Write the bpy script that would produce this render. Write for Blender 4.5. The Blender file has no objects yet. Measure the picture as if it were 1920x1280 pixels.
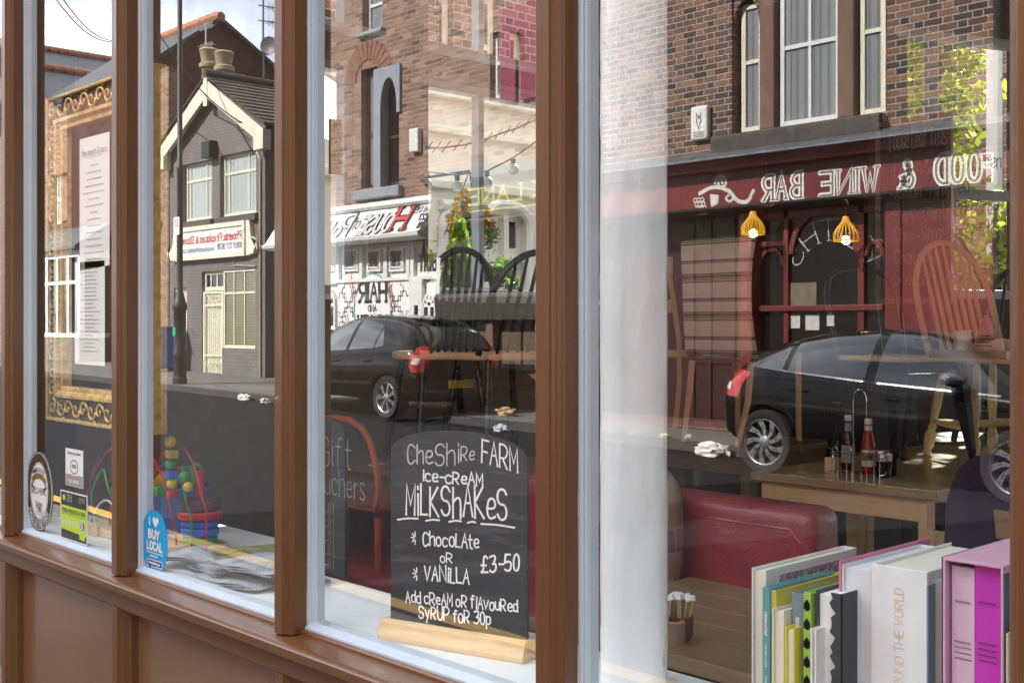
import bpy, bmesh, math, random
from mathutils import Vector, Matrix, noise
from mathutils.bvhtree import BVHTree
random.seed(7)
sc = bpy.context.scene
C = sc.collection
rad = math.radians

# ---------------------------------------------------------------- camera
CX, CY, CZ = 0.0, -1.57, 1.45
F, HX, HY = 2180.0, 960.0, 611.0
cd = bpy.data.cameras.new('camera'); cam = bpy.data.objects.new('camera', cd); C.objects.link(cam)
cam.location = (CX, CY, CZ); cam.rotation_euler = (rad(90), 0, rad(46.76))
cd.sensor_width = 36; cd.lens = 36*F/1920; cd.shift_y = -29/1920
cd.clip_start = .05; cd.clip_end = 900
sc.camera = cam
# ---------------------------------------------------------------- sky, sun, exposure
SUN_EL, SUN_AZ = 38, -19            # azimuth measured from +Y towards +X
w = bpy.data.worlds.new('World'); sc.world = w; w.use_nodes = True
nt = w.node_tree; nt.nodes.clear()
def wn(t, **k):
    n = nt.nodes.new(t)
    for a, b in k.items(): setattr(n, a, b)
    return n
sky = wn('ShaderNodeTexSky', sky_type='NISHITA', sun_disc=False)
sky.sun_elevation = rad(SUN_EL); sky.sun_rotation = rad(SUN_AZ)
sky.air_density = 1.0; sky.dust_density = 1.5
tc = wn('ShaderNodeTexCoord'); mp = wn('ShaderNodeMapping'); mp.inputs['Scale'].default_value = (1, 1, 2.6)
ns = wn('ShaderNodeTexNoise'); ns.inputs['Scale'].default_value = 2.1; ns.inputs['Detail'].default_value = 7; ns.inputs['Roughness'].default_value = .56
cr = wn('ShaderNodeValToRGB'); cr.color_ramp.elements[0].position = .27; cr.color_ramp.elements[1].position = .50
n2 = wn('ShaderNodeTexNoise'); n2.inputs['Scale'].default_value = 3.3; n2.inputs['Detail'].default_value = 5
cc = wn('ShaderNodeValToRGB'); cc.color_ramp.elements[0].color = (4.4, 5.0, 6.1, 1); cc.color_ramp.elements[1].color = (13, 13.4, 13.9, 1)
cc.color_ramp.elements[0].position = .36; cc.color_ramp.elements[1].position = .66
mx = wn('ShaderNodeMix', data_type='RGBA'); bg = wn('ShaderNodeBackground'); bg.inputs['Strength'].default_value = .11
out = wn('ShaderNodeOutputWorld')
L = nt.links.new
L(tc.outputs['Generated'], mp.inputs['Vector']); L(mp.outputs[0], ns.inputs['Vector']); L(mp.outputs[0], n2.inputs['Vector'])
L(ns.outputs['Fac'], cr.inputs[0]); L(n2.outputs['Fac'], cc.inputs[0])
# cloud brightness raised towards the front left, to light the shopfront
dt = wn('ShaderNodeVectorMath', operation='DOT_PRODUCT'); dt.inputs[1].default_value = (-.66, -.68, .32); L(tc.outputs['Generated'], dt.inputs[0])
mr = wn('ShaderNodeMapRange'); mr.inputs[1].default_value = -.3; mr.inputs[2].default_value = .95; mr.inputs[3].default_value = .45; mr.inputs[4].default_value = 1.5; L(dt.outputs['Value'], mr.inputs[0])
sv = wn('ShaderNodeVectorMath', operation='SCALE'); L(cc.outputs[0], sv.inputs[0]); L(mr.outputs[0], sv.inputs['Scale'])
L(cr.outputs[0], mx.inputs[0]); L(sky.outputs[0], mx.inputs[6]); L(sv.outputs[0], mx.inputs[7])
L(mx.outputs[2], bg.inputs['Color']); L(bg.outputs[0], out.inputs['Surface'])
sl = bpy.data.lights.new('sun', 'SUN'); sl.energy = 5.0; sl.angle = rad(.53); sl.color = (1, .96, .90)
so = bpy.data.objects.new('sun', sl); C.objects.link(so)
sd = Vector((math.sin(rad(SUN_AZ))*math.cos(rad(SUN_EL)), math.cos(rad(SUN_AZ))*math.cos(rad(SUN_EL)), math.sin(rad(SUN_EL))))
so.rotation_euler = sd.to_track_quat('Z', 'Y').to_euler(); so.location = (0, 0, 30)
sc.view_settings.view_transform = 'Standard'; sc.view_settings.look = 'None'
sc.view_settings.exposure = 1.75; sc.view_settings.gamma = 1
sc.cycles.max_bounces = 12; sc.cycles.transparent_max_bounces = 24; sc.cycles.glossy_bounces = 5
sc.cycles.use_denoising = True; sc.cycles.use_adaptive_sampling = False
sc.cycles.sample_clamp_indirect = 6
sc.cycles.caustics_reflective = False; sc.cycles.caustics_refractive = False

# ---------------------------------------------------------------- measuring: a photograph pixel at a distance D from the shop front's plane
def S(px, py, D):                      # -> (s, z): metres to the left along the street, height
    u = (px-HX)/F; t = D/(.6851+.7284*u)
    return t*(.7284-.6851*u), CZ+t*(HY-py)/F
def P(px, py, D):                      # point inside the shop
    s, z = S(px, py, D); return Vector((-s, D+CY, z))
def sx(px, D): return S(px, 0, D)[0]
def zz(px, py, D): return S(px, py, D)[1]
def road_z(x): return -.10-.0142*x     # the street climbs gently to the left
def pave_z(x): return -.0142*x
YM = .0                                # a thing D in front of the glass stands at y = YM-(D+CY)
def ry(D): return YM-(D+CY)

# ---------------------------------------------------------------- materials
MATS = {}
def newmat(name):
    m = bpy.data.materials.new(name); m.use_nodes = True; MATS[name] = m
    return m, m.node_tree, m.node_tree.nodes['Principled BSDF']
def nd(t, ty, **k):
    n = t.nodes.new(ty)
    for a, b in k.items():
        if a in n.inputs: n.inputs[a].default_value = b
        else: setattr(n, a, b)
    return n
def math_(t, op, a, b=None, c=None):
    n = t.nodes.new('ShaderNodeMath'); n.operation = op
    for i, v in enumerate((a, b, c)):
        if v is None: continue
        if isinstance(v, (int, float)): n.inputs[i].default_value = v
        else: t.links.new(v, n.inputs[i])
    return n.outputs[0]
def pm(name, c, r=.5, m=0, var=.12, scale=14, bump=0, bscale=60, coat=0, stretch=(1, 1, 1), spec=.5, dirt=None):
    """principled paint: colour with uneven noise, uneven gloss, optional bump"""
    ma, t, b = newmat(name)
    tc = nd(t, 'ShaderNodeTexCoord'); mp = nd(t, 'ShaderNodeMapping'); mp.inputs['Scale'].default_value = stretch
    t.links.new(tc.outputs['Object'], mp.inputs['Vector'])
    n = nd(t, 'ShaderNodeTexNoise', Scale=scale, Detail=6, Roughness=.6); t.links.new(mp.outputs[0], n.inputs['Vector'])
    ra = nd(t, 'ShaderNodeValToRGB')
    ra.color_ramp.elements[0].position = .3; ra.color_ramp.elements[1].position = .7
    ra.color_ramp.elements[0].color = tuple(max(0, x*(1-var)) for x in c)+(1,)
    ra.color_ramp.elements[1].color = tuple(min(1, x*(1+var)) for x in c)+(1,)
    t.links.new(n.outputs['Fac'], ra.inputs[0]); col = ra.outputs[0]
    if dirt:
        n3 = nd(t, 'ShaderNodeTexNoise', Scale=dirt[1], Detail=8, Roughness=.7); t.links.new(mp.outputs[0], n3.inputs['Vector'])
        r3 = nd(t, 'ShaderNodeValToRGB'); r3.color_ramp.elements[0].position = dirt[2]; r3.color_ramp.elements[1].position = dirt[2]+.04
        t.links.new(n3.outputs['Fac'], r3.inputs[0])
        mi = nd(t, 'ShaderNodeMix', data_type='RGBA'); t.links.new(r3.outputs[0], mi.inputs[0]); t.links.new(col, mi.inputs[6])
        mi.inputs[7].default_value = tuple(dirt[0])+(1,); col = mi.outputs[2]
    t.links.new(col, b.inputs['Base Color'])
    b.inputs['Roughness'].default_value = r; b.inputs['Metallic'].default_value = m
    b.inputs['Specular IOR Level'].default_value = spec
    if r > .08:
        rr = math_(t, 'MULTIPLY_ADD', n.outputs['Fac'], r*.35, r*.82); t.links.new(rr, b.inputs['Roughness'])
    if coat: b.inputs['Coat Weight'].default_value = coat; b.inputs['Coat Roughness'].default_value = .04
    if bump:
        n4 = nd(t, 'ShaderNodeTexNoise', Scale=bscale, Detail=5); t.links.new(mp.outputs[0], n4.inputs['Vector'])
        bp = nd(t, 'ShaderNodeBump', Strength=bump, Distance=.01); t.links.new(n4.outputs['Fac'], bp.inputs['Height'])
        t.links.new(bp.outputs[0], b.inputs['Normal'])
    return ma
def wood(name, c1, c2, r=.45, scale=6, stretch=(1, 12, 12), coat=0):
    ma, t, b = newmat(name)
    tc = nd(t, 'ShaderNodeTexCoord'); mp = nd(t, 'ShaderNodeMapping'); mp.inputs['Scale'].default_value = stretch
    t.links.new(tc.outputs['Object'], mp.inputs['Vector'])
    n = nd(t, 'ShaderNodeTexNoise', Scale=scale, Detail=8, Roughness=.62, Distortion=.8); t.links.new(mp.outputs[0], n.inputs['Vector'])
    ra = nd(t, 'ShaderNodeValToRGB'); ra.color_ramp.elements[0].position = .32; ra.color_ramp.elements[1].position = .68
    ra.color_ramp.elements[0].color = tuple(c1)+(1,); ra.color_ramp.elements[1].color = tuple(c2)+(1,)
    t.links.new(n.outputs['Fac'], ra.inputs[0]); t.links.new(ra.outputs[0], b.inputs['Base Color'])
    b.inputs['Roughness'].default_value = r; b.inputs['Coat Weight'].default_value = coat
    bp = nd(t, 'ShaderNodeBump', Strength=.15, Distance=.004); t.links.new(n.outputs['Fac'], bp.inputs['Height']); t.links.new(bp.outputs[0], b.inputs['Normal'])
    return ma
def brick(name, cols, mortar, bw=.235, bh=.077, mo=.011, rough=.85, headers=False, bump=.6, paint=None):
    ma, t, b = newmat(name)
    tc = nd(t, 'ShaderNodeTexCoord'); se = nd(t, 'ShaderNodeSeparateXYZ'); t.links.new(tc.outputs['Object'], se.inputs[0])
    wob = nd(t, 'ShaderNodeTexNoise', Scale=9.0, Detail=4); t.links.new(tc.outputs['Object'], wob.inputs['Vector'])
    wv = math_(t, 'MULTIPLY_ADD', wob.outputs['Fac'], .02, -.01)
    U = math_(t, 'ADD', math_(t, 'ADD', se.outputs[0], se.outputs[1]), wv)
    V = math_(t, 'ADD', se.outputs[2], math_(t, 'MULTIPLY', wv, .7))
    vr = math_(t, 'DIVIDE', V, bh); row = math_(t, 'FLOOR', vr)
    odd = math_(t, 'FLOORED_MODULO', row, 2)
    uu = math_(t, 'MULTIPLY_ADD', odd, .5, math_(t, 'DIVIDE', U, bw))
    col = math_(t, 'FLOOR', uu); fu = math_(t, 'FRACT', uu)
    if headers:                       # Flemish bond: every unit a stretcher and a header
        isH = math_(t, 'GREATER_THAN', fu, .66)
        a = math_(t, 'DIVIDE', fu, .66); c = math_(t, 'DIVIDE', math_(t, 'SUBTRACT', fu, .66), .34)
        k = nd(t, 'ShaderNodeMix', data_type='FLOAT'); t.links.new(isH, k.inputs[0]); t.links.new(a, k.inputs[2]); t.links.new(c, k.inputs[3])
        fb = k.outputs[0]
        k2 = nd(t, 'ShaderNodeMix', data_type='FLOAT'); t.links.new(isH, k2.inputs[0]); k2.inputs[2].default_value = bw*.66; k2.inputs[3].default_value = bw*.34
        wid = k2.outputs[0]; col = math_(t, 'MULTIPLY_ADD', isH, .37, col)
        du = math_(t, 'MULTIPLY', math_(t, 'MINIMUM', fb, math_(t, 'SUBTRACT', 1, fb)), wid)
    else:
        du = math_(t, 'MULTIPLY', math_(t, 'MINIMUM', fu, math_(t, 'SUBTRACT', 1, fu)), bw)
    fv = math_(t, 'FRACT', vr); dv = math_(t, 'MULTIPLY', math_(t, 'MINIMUM', fv, math_(t, 'SUBTRACT', 1, fv)), bh)
    d = math_(t, 'MINIMUM', du, dv)
    mask = nd(t, 'ShaderNodeMapRange'); mask.inputs[1].default_value = mo*.35; mask.inputs[2].default_value = mo*.7; t.links.new(d, mask.inputs[0])
    cv = nd(t, 'ShaderNodeCombineXYZ'); t.links.new(col, cv.inputs[0]); t.links.new(row, cv.inputs[1])
    wn_ = nd(t, 'ShaderNodeTexWhiteNoise', noise_dimensions='2D'); t.links.new(cv.outputs[0], wn_.inputs['Vector'])
    ra = nd(t, 'ShaderNodeValToRGB'); ra.color_ramp.interpolation = 'LINEAR'
    n = len(cols)
    while len(ra.color_ramp.elements) < n: ra.color_ramp.elements.new(.5)
    for i, cc in enumerate(cols):
        ra.color_ramp.elements[i].position = i/(n-1); ra.color_ramp.elements[i].color = tuple(cc)+(1,)
    t.links.new(wn_.outputs['Value'], ra.inputs[0])
    fn = nd(t, 'ShaderNodeTexNoise', Scale=45, Detail=6, Roughness=.7); t.links.new(tc.outputs['Object'], fn.inputs['Vector'])
    fr = math_(t, 'MULTIPLY_ADD', fn.outputs['Fac'], .9, .55)
    mu = nd(t, 'ShaderNodeMix', data_type='RGBA', blend_type='MULTIPLY'); mu.inputs[0].default_value = 1
    t.links.new(ra.outputs[0], mu.inputs[6])
    g = nd(t, 'ShaderNodeCombineColor'); [t.links.new(fr, g.inputs[i]) for i in range(3)]; t.links.new(g.outputs[0], mu.inputs[7])
    mi = nd(t, 'ShaderNodeMix', data_type='RGBA'); t.links.new(mask.outputs[0], mi.inputs[0]); mi.inputs[6].default_value = tuple(mortar)+(1,)
    t.links.new(mu.outputs[2], mi.inputs[7]); t.links.new(mi.outputs[2], b.inputs['Base Color'])
    b.inputs['Roughness'].default_value = rough
    hh = math_(t, 'ADD', mask.outputs[0], math_(t, 'MULTIPLY', fn.outputs['Fac'], .5))
    bp = nd(t, 'ShaderNodeBump', Strength=bump, Distance=.012); t.links.new(hh, bp.inputs['Height']); t.links.new(bp.outputs[0], b.inputs['Normal'])
    return ma
def stripes(name, cols, axis=2, freq=3.0, r=.85, weave=0):
    """bands of flat colours repeating along one object axis; cols = [(position, colour)...]"""
    ma, t, b = newmat(name)
    tc = nd(t, 'ShaderNodeTexCoord'); se = nd(t, 'ShaderNodeSeparateXYZ'); t.links.new(tc.outputs['Object'], se.inputs[0])
    f = math_(t, 'FRACT', math_(t, 'MULTIPLY', se.outputs[axis], freq))
    ra = nd(t, 'ShaderNodeValToRGB'); ra.color_ramp.interpolation = 'CONSTANT'
    while len(ra.color_ramp.elements) < len(cols): ra.color_ramp.elements.new(.5)
    for i, (p, c) in enumerate(cols): ra.color_ramp.elements[i].position = p; ra.color_ramp.elements[i].color = tuple(c)+(1,)
    t.links.new(f, ra.inputs[0]); t.links.new(ra.outputs[0], b.inputs['Base Color']); b.inputs['Roughness'].default_value = r
    if weave:
        n4 = nd(t, 'ShaderNodeTexNoise', Scale=weave, Detail=3); t.links.new(tc.outputs['Object'], n4.inputs['Vector'])
        bp = nd(t, 'ShaderNodeBump', Strength=.4, Distance=.004); t.links.new(n4.outputs['Fac'], bp.inputs['Height']); t.links.new(bp.outputs[0], b.inputs['Normal'])
    return ma
def glossdark(name, c=(.01, .012, .015), r=.02, refl=None):
    ma, t, b = newmat(name)
    b.inputs['Base Color'].default_value = tuple(c)+(1,); b.inputs['Roughness'].default_value = r
    b.inputs['IOR'].default_value = 1.9 if refl is None else refl
    return ma
def emis(name, c, s):
    ma, t, b = newmat(name); b.inputs['Base Color'].default_value = tuple(c)+(1,)
    b.inputs['Emission Color'].default_value = tuple(c)+(1,); b.inputs['Emission Strength'].default_value = s
    return ma
def pane_mat(name, a, bb, p, tint=(.975, .985, .98)):
    ma, t, b = newmat(name); t.nodes.remove(b)
    o = t.nodes['Material Output']
    lw = nd(t, 'ShaderNodeLayerWeight', Blend=.5)
    f = math_(t, 'MULTIPLY_ADD', math_(t, 'POWER', lw.outputs['Facing'], p), bb, a)
    tc = nd(t, 'ShaderNodeTexCoord'); mp = nd(t, 'ShaderNodeMapping'); mp.inputs['Scale'].default_value = (9, 1, 2.2); t.links.new(tc.outputs['Object'], mp.inputs['Vector'])
    sm = nd(t, 'ShaderNodeTexNoise', Scale=1.6, Detail=5, Roughness=.65); t.links.new(mp.outputs[0], sm.inputs['Vector'])   # uneven, wiped glass
    f = math_(t, 'MULTIPLY', f, math_(t, 'MULTIPLY_ADD', sm.outputs['Fac'], .5, .75))
    tr = nd(t, 'ShaderNodeBsdfTransparent'); tr.inputs[0].default_value = tuple(tint)+(1,)
    gl = nd(t, 'ShaderNodeBsdfGlossy', Roughness=0.0); gl.inputs[0].default_value = (1, 1, 1, 1)
    g = nd(t, 'ShaderNodeCombineColor'); [t.links.new(f, g.inputs[i]) for i in range(3)]; t.links.new(g.outputs[0], gl.inputs[0])
    ms = nd(t, 'ShaderNodeAddShader'); t.links.new(tr.outputs[0], ms.inputs[0]); t.links.new(gl.outputs[0], ms.inputs[1])
    t.links.new(ms.outputs[0], o.inputs['Surface']); return ma
def clear_mat(name, tint):
    ma, t, b = newmat(name); t.nodes.remove(b); tr = nd(t, 'ShaderNodeBsdfTransparent'); tr.inputs[0].default_value = tuple(tint)+(1,)
    t.links.new(tr.outputs[0], t.nodes['Material Output'].inputs['Surface']); return ma

# ---------------------------------------------------------------- meshes
class MB:
    def __init__(s): s.v = []; s.f = []; s.mi = []; s.cur = 0
    def add(s, vs, fs):
        o = len(s.v); s.v += [tuple(v) for v in vs]; s.f += [tuple(o+i for i in f) for f in fs]; s.mi += [s.cur]*len(fs); return s
    def box(s, x0, x1, y0, y1, z0, z1):
        x0, x1 = sorted((x0, x1)); y0, y1 = sorted((y0, y1)); z0, z1 = sorted((z0, z1))
        return s.add([(x, y, z) for x in (x0, x1) for y in (y0, y1) for z in (z0, z1)],
                     [(0, 1, 3, 2), (4, 6, 7, 5), (0, 4, 5, 1), (2, 3, 7, 6), (0, 2, 6, 4), (1, 5, 7, 3)])
    def quad(s, a, b, c, d): return s.add([a, b, c, d], [(0, 1, 2, 3)])
    def prism(s, pts, y0, y1):                       # polygon in x-z pushed along y
        n = len(pts); vs = [(x, y0, z) for x, z in pts]+[(x, y1, z) for x, z in pts]
        fs = [tuple(range(n)), tuple(range(2*n-1, n-1, -1))]+[(i, i+n, (i+1) % n+n, (i+1) % n) for i in range(n)]
        return s.add(vs, fs)
    def prism_x(s, pts, x0, x1):                     # polygon in y-z pushed along x
        n = len(pts); vs = [(x0, y, z) for y, z in pts]+[(x1, y, z) for y, z in pts]
        fs = [tuple(range(n)), tuple(range(2*n-1, n-1, -1))]+[(i, i+n, (i+1) % n+n, (i+1) % n) for i in range(n)]
        return s.add(vs, fs)
    def prism_z(s, pts, z0, z1):
        n = len(pts); vs = [(x, y, z0) for x, y in pts]+[(x, y, z1) for x, y in pts]
        fs = [tuple(range(n-1, -1, -1)), tuple(range(n, 2*n))]+[(i, (i+1) % n, (i+1) % n+n, i+n) for i in range(n)]
        return s.add(vs, fs)
    def tube(s, path, r, n=8, closed=False):
        path = [Vector(p) for p in path]; m = len(path); rs = r if isinstance(r, (list, tuple)) else [r]*m
        vs = []; up = None
        for i, p in enumerate(path):
            if closed: d = path[(i+1) % m]-path[i-1]
            else: d = path[min(i+1, m-1)]-path[max(i-1, 0)]
            d.normalize()
            if up is None: up = Vector((0, 0, 1)) if abs(d.z) < .9 else Vector((1, 0, 0))
            a = d.cross(up)
            if a.length < 1e-4: a = d.orthogonal()
            a.normalize(); b = a.cross(d); b.normalize(); up = b
            for k in range(n):
                th = 2*math.pi*k/n; vs.append(p+(a*math.cos(th)+b*math.sin(th))*rs[i])
        fs = []
        for i in range(m if closed else m-1):
            for k in range(n):
                j = (i+1) % m; fs.append((i*n+k, i*n+(k+1) % n, j*n+(k+1) % n, j*n+k))
        if not closed: fs += [tuple(range(n-1, -1, -1)), tuple(range((m-1)*n, m*n))]
        return s.add(vs, fs)
    def lathe(s, prof, c=(0, 0, 0), n=20, axis='z'):
        vs = []; c = Vector(c)
        for r, h in prof:
            for k in range(n):
                th = 2*math.pi*k/n; a, b = r*math.cos(th), r*math.sin(th)
                vs.append(c+Vector((a, b, h) if axis == 'z' else (a, h, b) if axis == 'y' else (h, a, b)))
        m = len(prof); fs = [(i*n+k, i*n+(k+1) % n, (i+1)*n+(k+1) % n, (i+1)*n+k) for i in range(m-1) for k in range(n)]
        fs += [tuple(range(n-1, -1, -1)), tuple(range((m-1)*n, m*n))]
        return s.add(vs, fs)
    def ball(s, c, r, sub=2, sq=(1, 1, 1)):
        bm = bmesh.new(); bmesh.ops.create_icosphere(bm, subdivisions=sub, radius=r)
        vs = [Vector(c)+Vector((v.co.x*sq[0], v.co.y*sq[1], v.co.z*sq[2])) for v in bm.verts]
        fs = [tuple(v.index for v in f.verts) for f in bm.faces]; bm.free(); return s.add(vs, fs)
    def xf(s, M):
        s.v = [tuple(M @ Vector(v)) for v in s.v]; return s
    def build(s, name, mat, parent=None, bevel=0, smooth=False, seg=2, sub=0):
        me = bpy.data.meshes.new(name); me.from_pydata(s.v, [], s.f)
        mats = mat if isinstance(mat, (list, tuple)) else [mat]
        for m in mats: me.materials.append(m)
        if len(mats) > 1: me.polygons.foreach_set('material_index', s.mi)
        bm = bmesh.new(); bm.from_mesh(me)
        if bevel:
            bmesh.ops.recalc_face_normals(bm, faces=bm.faces)
            es = [e for e in bm.edges if len(e.link_faces) == 2 and e.calc_face_angle(0) > .5]
            bmesh.ops.bevel(bm, geom=es, offset=bevel, segments=seg, affect='EDGES', profile=.5, clamp_overlap=True)
        bmesh.ops.recalc_face_normals(bm, faces=bm.faces)
        bm.to_mesh(me); bm.free()
        if smooth:
            for p in me.polygons: p.use_smooth = True
            if smooth != 'all': me.set_sharp_from_angle(angle=rad(40))
        o = bpy.data.objects.new(name, me); C.objects.link(o)
        if sub: md = o.modifiers.new('sub', 'SUBSURF'); md.levels = md.render_levels = sub
        if parent: o.parent = parent
        return o
def tag(o, label, cat, group=None):
    o['label'] = label; o['category'] = cat
    if group: o['group'] = group
    return o
def thing(name, label, cat, loc=(0, 0, 0), rz=0, group=None):
    o = bpy.data.objects.new(name, None); C.objects.link(o); o.empty_display_size = .1
    o.location = loc; o.rotation_euler = (0, 0, rz); return tag(o, label, cat, group)
def struct(o): o['kind'] = 'structure'; return o
def copy_tree(o, parent=None):
    c = o.copy(); C.objects.link(c); c.parent = parent
    for ch in list(o.children): copy_tree(ch, c)
    return c
def arc(cx, cz, r, a0, a1, n=12, rz=None):
    rz = rz or r
    return [(cx+r*math.cos(rad(a0+(a1-a0)*i/n)), cz+rz*math.sin(rad(a0+(a1-a0)*i/n))) for i in range(n+1)]
def arc3(c, r, a0, a1, n, ax=(1, 0, 0), az=(0, 0, 1)):
    c, ax, az = Vector(c), Vector(ax), Vector(az)
    return [c+ax*r*math.cos(rad(a0+(a1-a0)*i/n))+az*r*math.sin(rad(a0+(a1-a0)*i/n)) for i in range(n+1)]

# ---------------------------------------------------------------- lettering: a pen font of strokes
G = {}
for ln in '''A 04 4g 84|29 69
B 04 0g|~0g 5g 8d 5a 0a|~0a 6a 97 64 04
C ~8e 5g 2g 0d 07 24 54 86
D 04 0g|~0g 4g 8d 87 44 04
E 7g 0g 04 74|0a 6a
F 7g 0g 04|0a 6a
G ~8e 5g 2g 0d 07 24 64 86 8a|8a 5a
H 0g 04|8g 84|0a 8a
I 0g 04
J ~6g 67 44 14 06
K 0g 04|7g 0a 84
L 0g 04 64
M 04 0g 48 8g 84
N 04 0g 84 8g
O ~2g 6g 8d 87 64 24 07 0d 2g
P 04 0g|~0g 6g 9d 69 09
Q ~2g 6g 8d 87 64 24 07 0d 2g|57 84
R 04 0g|~0g 6g 9d 69 09|39 84
S ~8e 6g 2g 0e 0c 2a 6a 88 86 64 24 06
T 0g 8g|4g 44
U ~0g 07 24 64 87 8g
V 0g 44 8g
W 0g 24 4c 64 8g
X 0g 84|8g 04
Y 0g 4a 8g|4a 44
Z 0g 8g 04 84
0 ~2g 5g 7d 77 54 24 07 0d 2g
1 1d 3g 34
2 ~0d 2g 6g 7d 7b 04|04 84
3 ~0f 3g 7g 7d 4a|~4a 8a 86 54 24 05
4 64 6g 08 88
5 7g 1g 0a|~0a 5b 8a 87 64 24 05
6 ~7g 2d 07 24 64 87 69 29 08
7 0g 8g 34
8 ~4a 7c 6g 2g 1c 4a|~4a 88 64 24 08 4a
9 ~7c 5a 1b 1f 4g 7g 7c 64
a ~7b 4c 1c 0a 06 24 54 77|7c 74
b 0g 04|~0b 3c 7b 76 44 05
c ~7b 5c 2c 0a 06 24 54 75
d 7g 74|~7b 4c 0b 06 24 75
e ~08 78 7b 4c 1b 06 34 75
f ~6f 4g 2e 24|0c 5c
g 7c 72|~72 50 11|~7b 4c 0b 07 35 76
h 0g 04|~0a 3c 6c 7a 74
i 1c 14|1e 1f
j 3c 32|~32 10 01|3e 3f
k 0g 04|6c 08 74
l 1g 14
m 0c 04|~0a 2c 4c 4a 44|~4a 6c 8c 8a 84
n 0c 04|~0a 3c 6c 7a 74
o ~2c 5c 7a 76 54 24 06 0a 2c
p 0c 00|~0b 4c 7b 76 44 05
r 0c 04|~09 2c 5c
s ~6b 4c 1c 0a 28 57 66 54 24 05
t 2g 26|~26 34 54|0c 5c
u ~0c 06 24 54 76|7c 74
v 0c 34 7c
w 0c 24 4a 64 8c
x 0c 74|7c 04
y 0c 36|7c 20
z 0c 7c 04 74
& ~84 2c 2f 4g 5e 09 06 24 44 79
£ ~8e 6g 3f 36 04|04 84|09 69
. 04 05
, 15 02
! 1g 18|14 15
( ~3g 0c 08 34
) ~0g 3c 38 04
- 19 69
= 1a 6a|17 67
/ 04 6g
: 1b 1a|15 14
' 1g 1d
* 04 2c|04 80|02 88'''.split('\n'):
    G[ln[0]] = [[('~' in st)]+[(int(p[0], 36)/12., (int(p[1], 36)-4)/12.) for p in st.replace('~', '').split()] for st in ln[2:].split('|')]
def chaikin(p, it=2):
    cl = p[0] == p[-1]
    for _ in range(it):
        q = [] if cl else [p[0]]
        for a, b in zip(p, p[1:]):
            q += [(a[0]*.75+b[0]*.25, a[1]*.75+b[1]*.25), (a[0]*.25+b[0]*.75, a[1]*.25+b[1]*.75)]
        p = q+([q[0]] if cl else [p[-1]])
    return p
def ribbon(mb, pts, wd, put, k):
    """a pen stroke: mitred strip; put(x, z, k) -> 3d"""
    q = [pts[0]]
    for p in pts[1:]:
        if (p[0]-q[-1][0])**2+(p[1]-q[-1][1])**2 > 1e-10: q.append(p)
    pts = q
    if len(pts) < 2: return
    cl = len(pts) > 3 and math.hypot(pts[0][0]-pts[-1][0], pts[0][1]-pts[-1][1]) < 1e-7
    L_, R_ = [], []; m = len(pts)
    for i in range(m):
        a = pts[i-1] if i else (pts[-2] if cl else None); c = pts[i+1] if i < m-1 else (pts[1] if cl else None); b = pts[i]
        d1 = Vector((b[0]-a[0], b[1]-a[1])).normalized() if a else None; d2 = Vector((c[0]-b[0], c[1]-b[1])).normalized() if c else None
        d1 = d1 or d2; d2 = d2 or d1
        t = d1+d2
        if t.length < .2: t = d1
        t.normalize(); nn = Vector((-t.y, t.x)); sc_ = 1/max(.5, nn.dot(Vector((-d1.y, d1.x))))
        e = Vector((0, 0))
        if not a: e = -d1*wd*.45
        if not c: e = d1*wd*.45
        L_.append((b[0]+nn.x*wd*sc_/2+e.x, b[1]+nn.y*wd*sc_/2+e.y)); R_.append((b[0]-nn.x*wd*sc_/2+e.x, b[1]-nn.y*wd*sc_/2+e.y))
    vs = [put(x, z, k) for x, z in L_]+[put(x, z, k) for x, z in R_]
    mb.add(vs, [(i, i+m, i+1+m, i+1) for i in range(m-1)])
def twidth(s, h, ws=1, sp=.22):
    x = 0
    for ch in s:
        x += (.4 if ch == ' ' or ch not in G else max(p[0] for st in G[ch] for p in st[1:])+sp)*h*ws
    return x-sp*h*ws
KK = [0]
def text(mb, s, x0, z0, h, wd, y=0, ws=1., sp=.22, jit=0, serif=False, al='l', put=None, fit=None, slope=0, eps=.00004, flip=False):
    if fit: ws = ws*fit/twidth(s, h, ws, sp)
    W = twidth(s, h, ws, sp); x = x0-(W/2 if al == 'c' else W if al == 'r' else 0)
    pf = put or (lambda a, b, k: (a, y-eps*(1+k % 40), b))
    rn = random.Random(len(s)*31+int(h*1e5))
    for ch in s:
        if ch not in G: x += .4*h*ws; continue
        ww = max(p[0] for st in G[ch] for p in st[1:])
        dj, sj, hj = rn.uniform(-1, 1)*jit*h, rn.uniform(-1, 1)*jit*1.2, 1+rn.uniform(-1, 1)*jit*1.4
        for st in G[ch]:
            pts = chaikin(st[1:]) if st[0] else st[1:]
            pl = []
            for a, b in pts:
                X = x+(a*hj+b*sj)*h*ws; Z = z0+dj+b*h*hj+(X-x0)*slope
                pl.append((2*x0-X if flip else X, Z))
            KK[0] += 1; ribbon(mb, pl, wd, pf, KK[0])
            if serif and not st[0] or (serif and pl[0] != pl[-1]):
                for e, e2 in ((pl[0], pl[1]), (pl[-1], pl[-2])):
                    if abs(e[1]-e2[1]) > .15*h or abs(e[1]-z0) < .05*h or abs(e[1]-z0-h) < .05*h:
                        KK[0] += 1; ribbon(mb, [(e[0]-serif*h*ws, e[1]), (e[0]+serif*h*ws, e[1])], wd*.5, pf, KK[0])
        x += (ww+sp)*h*ws
    return W
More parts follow.
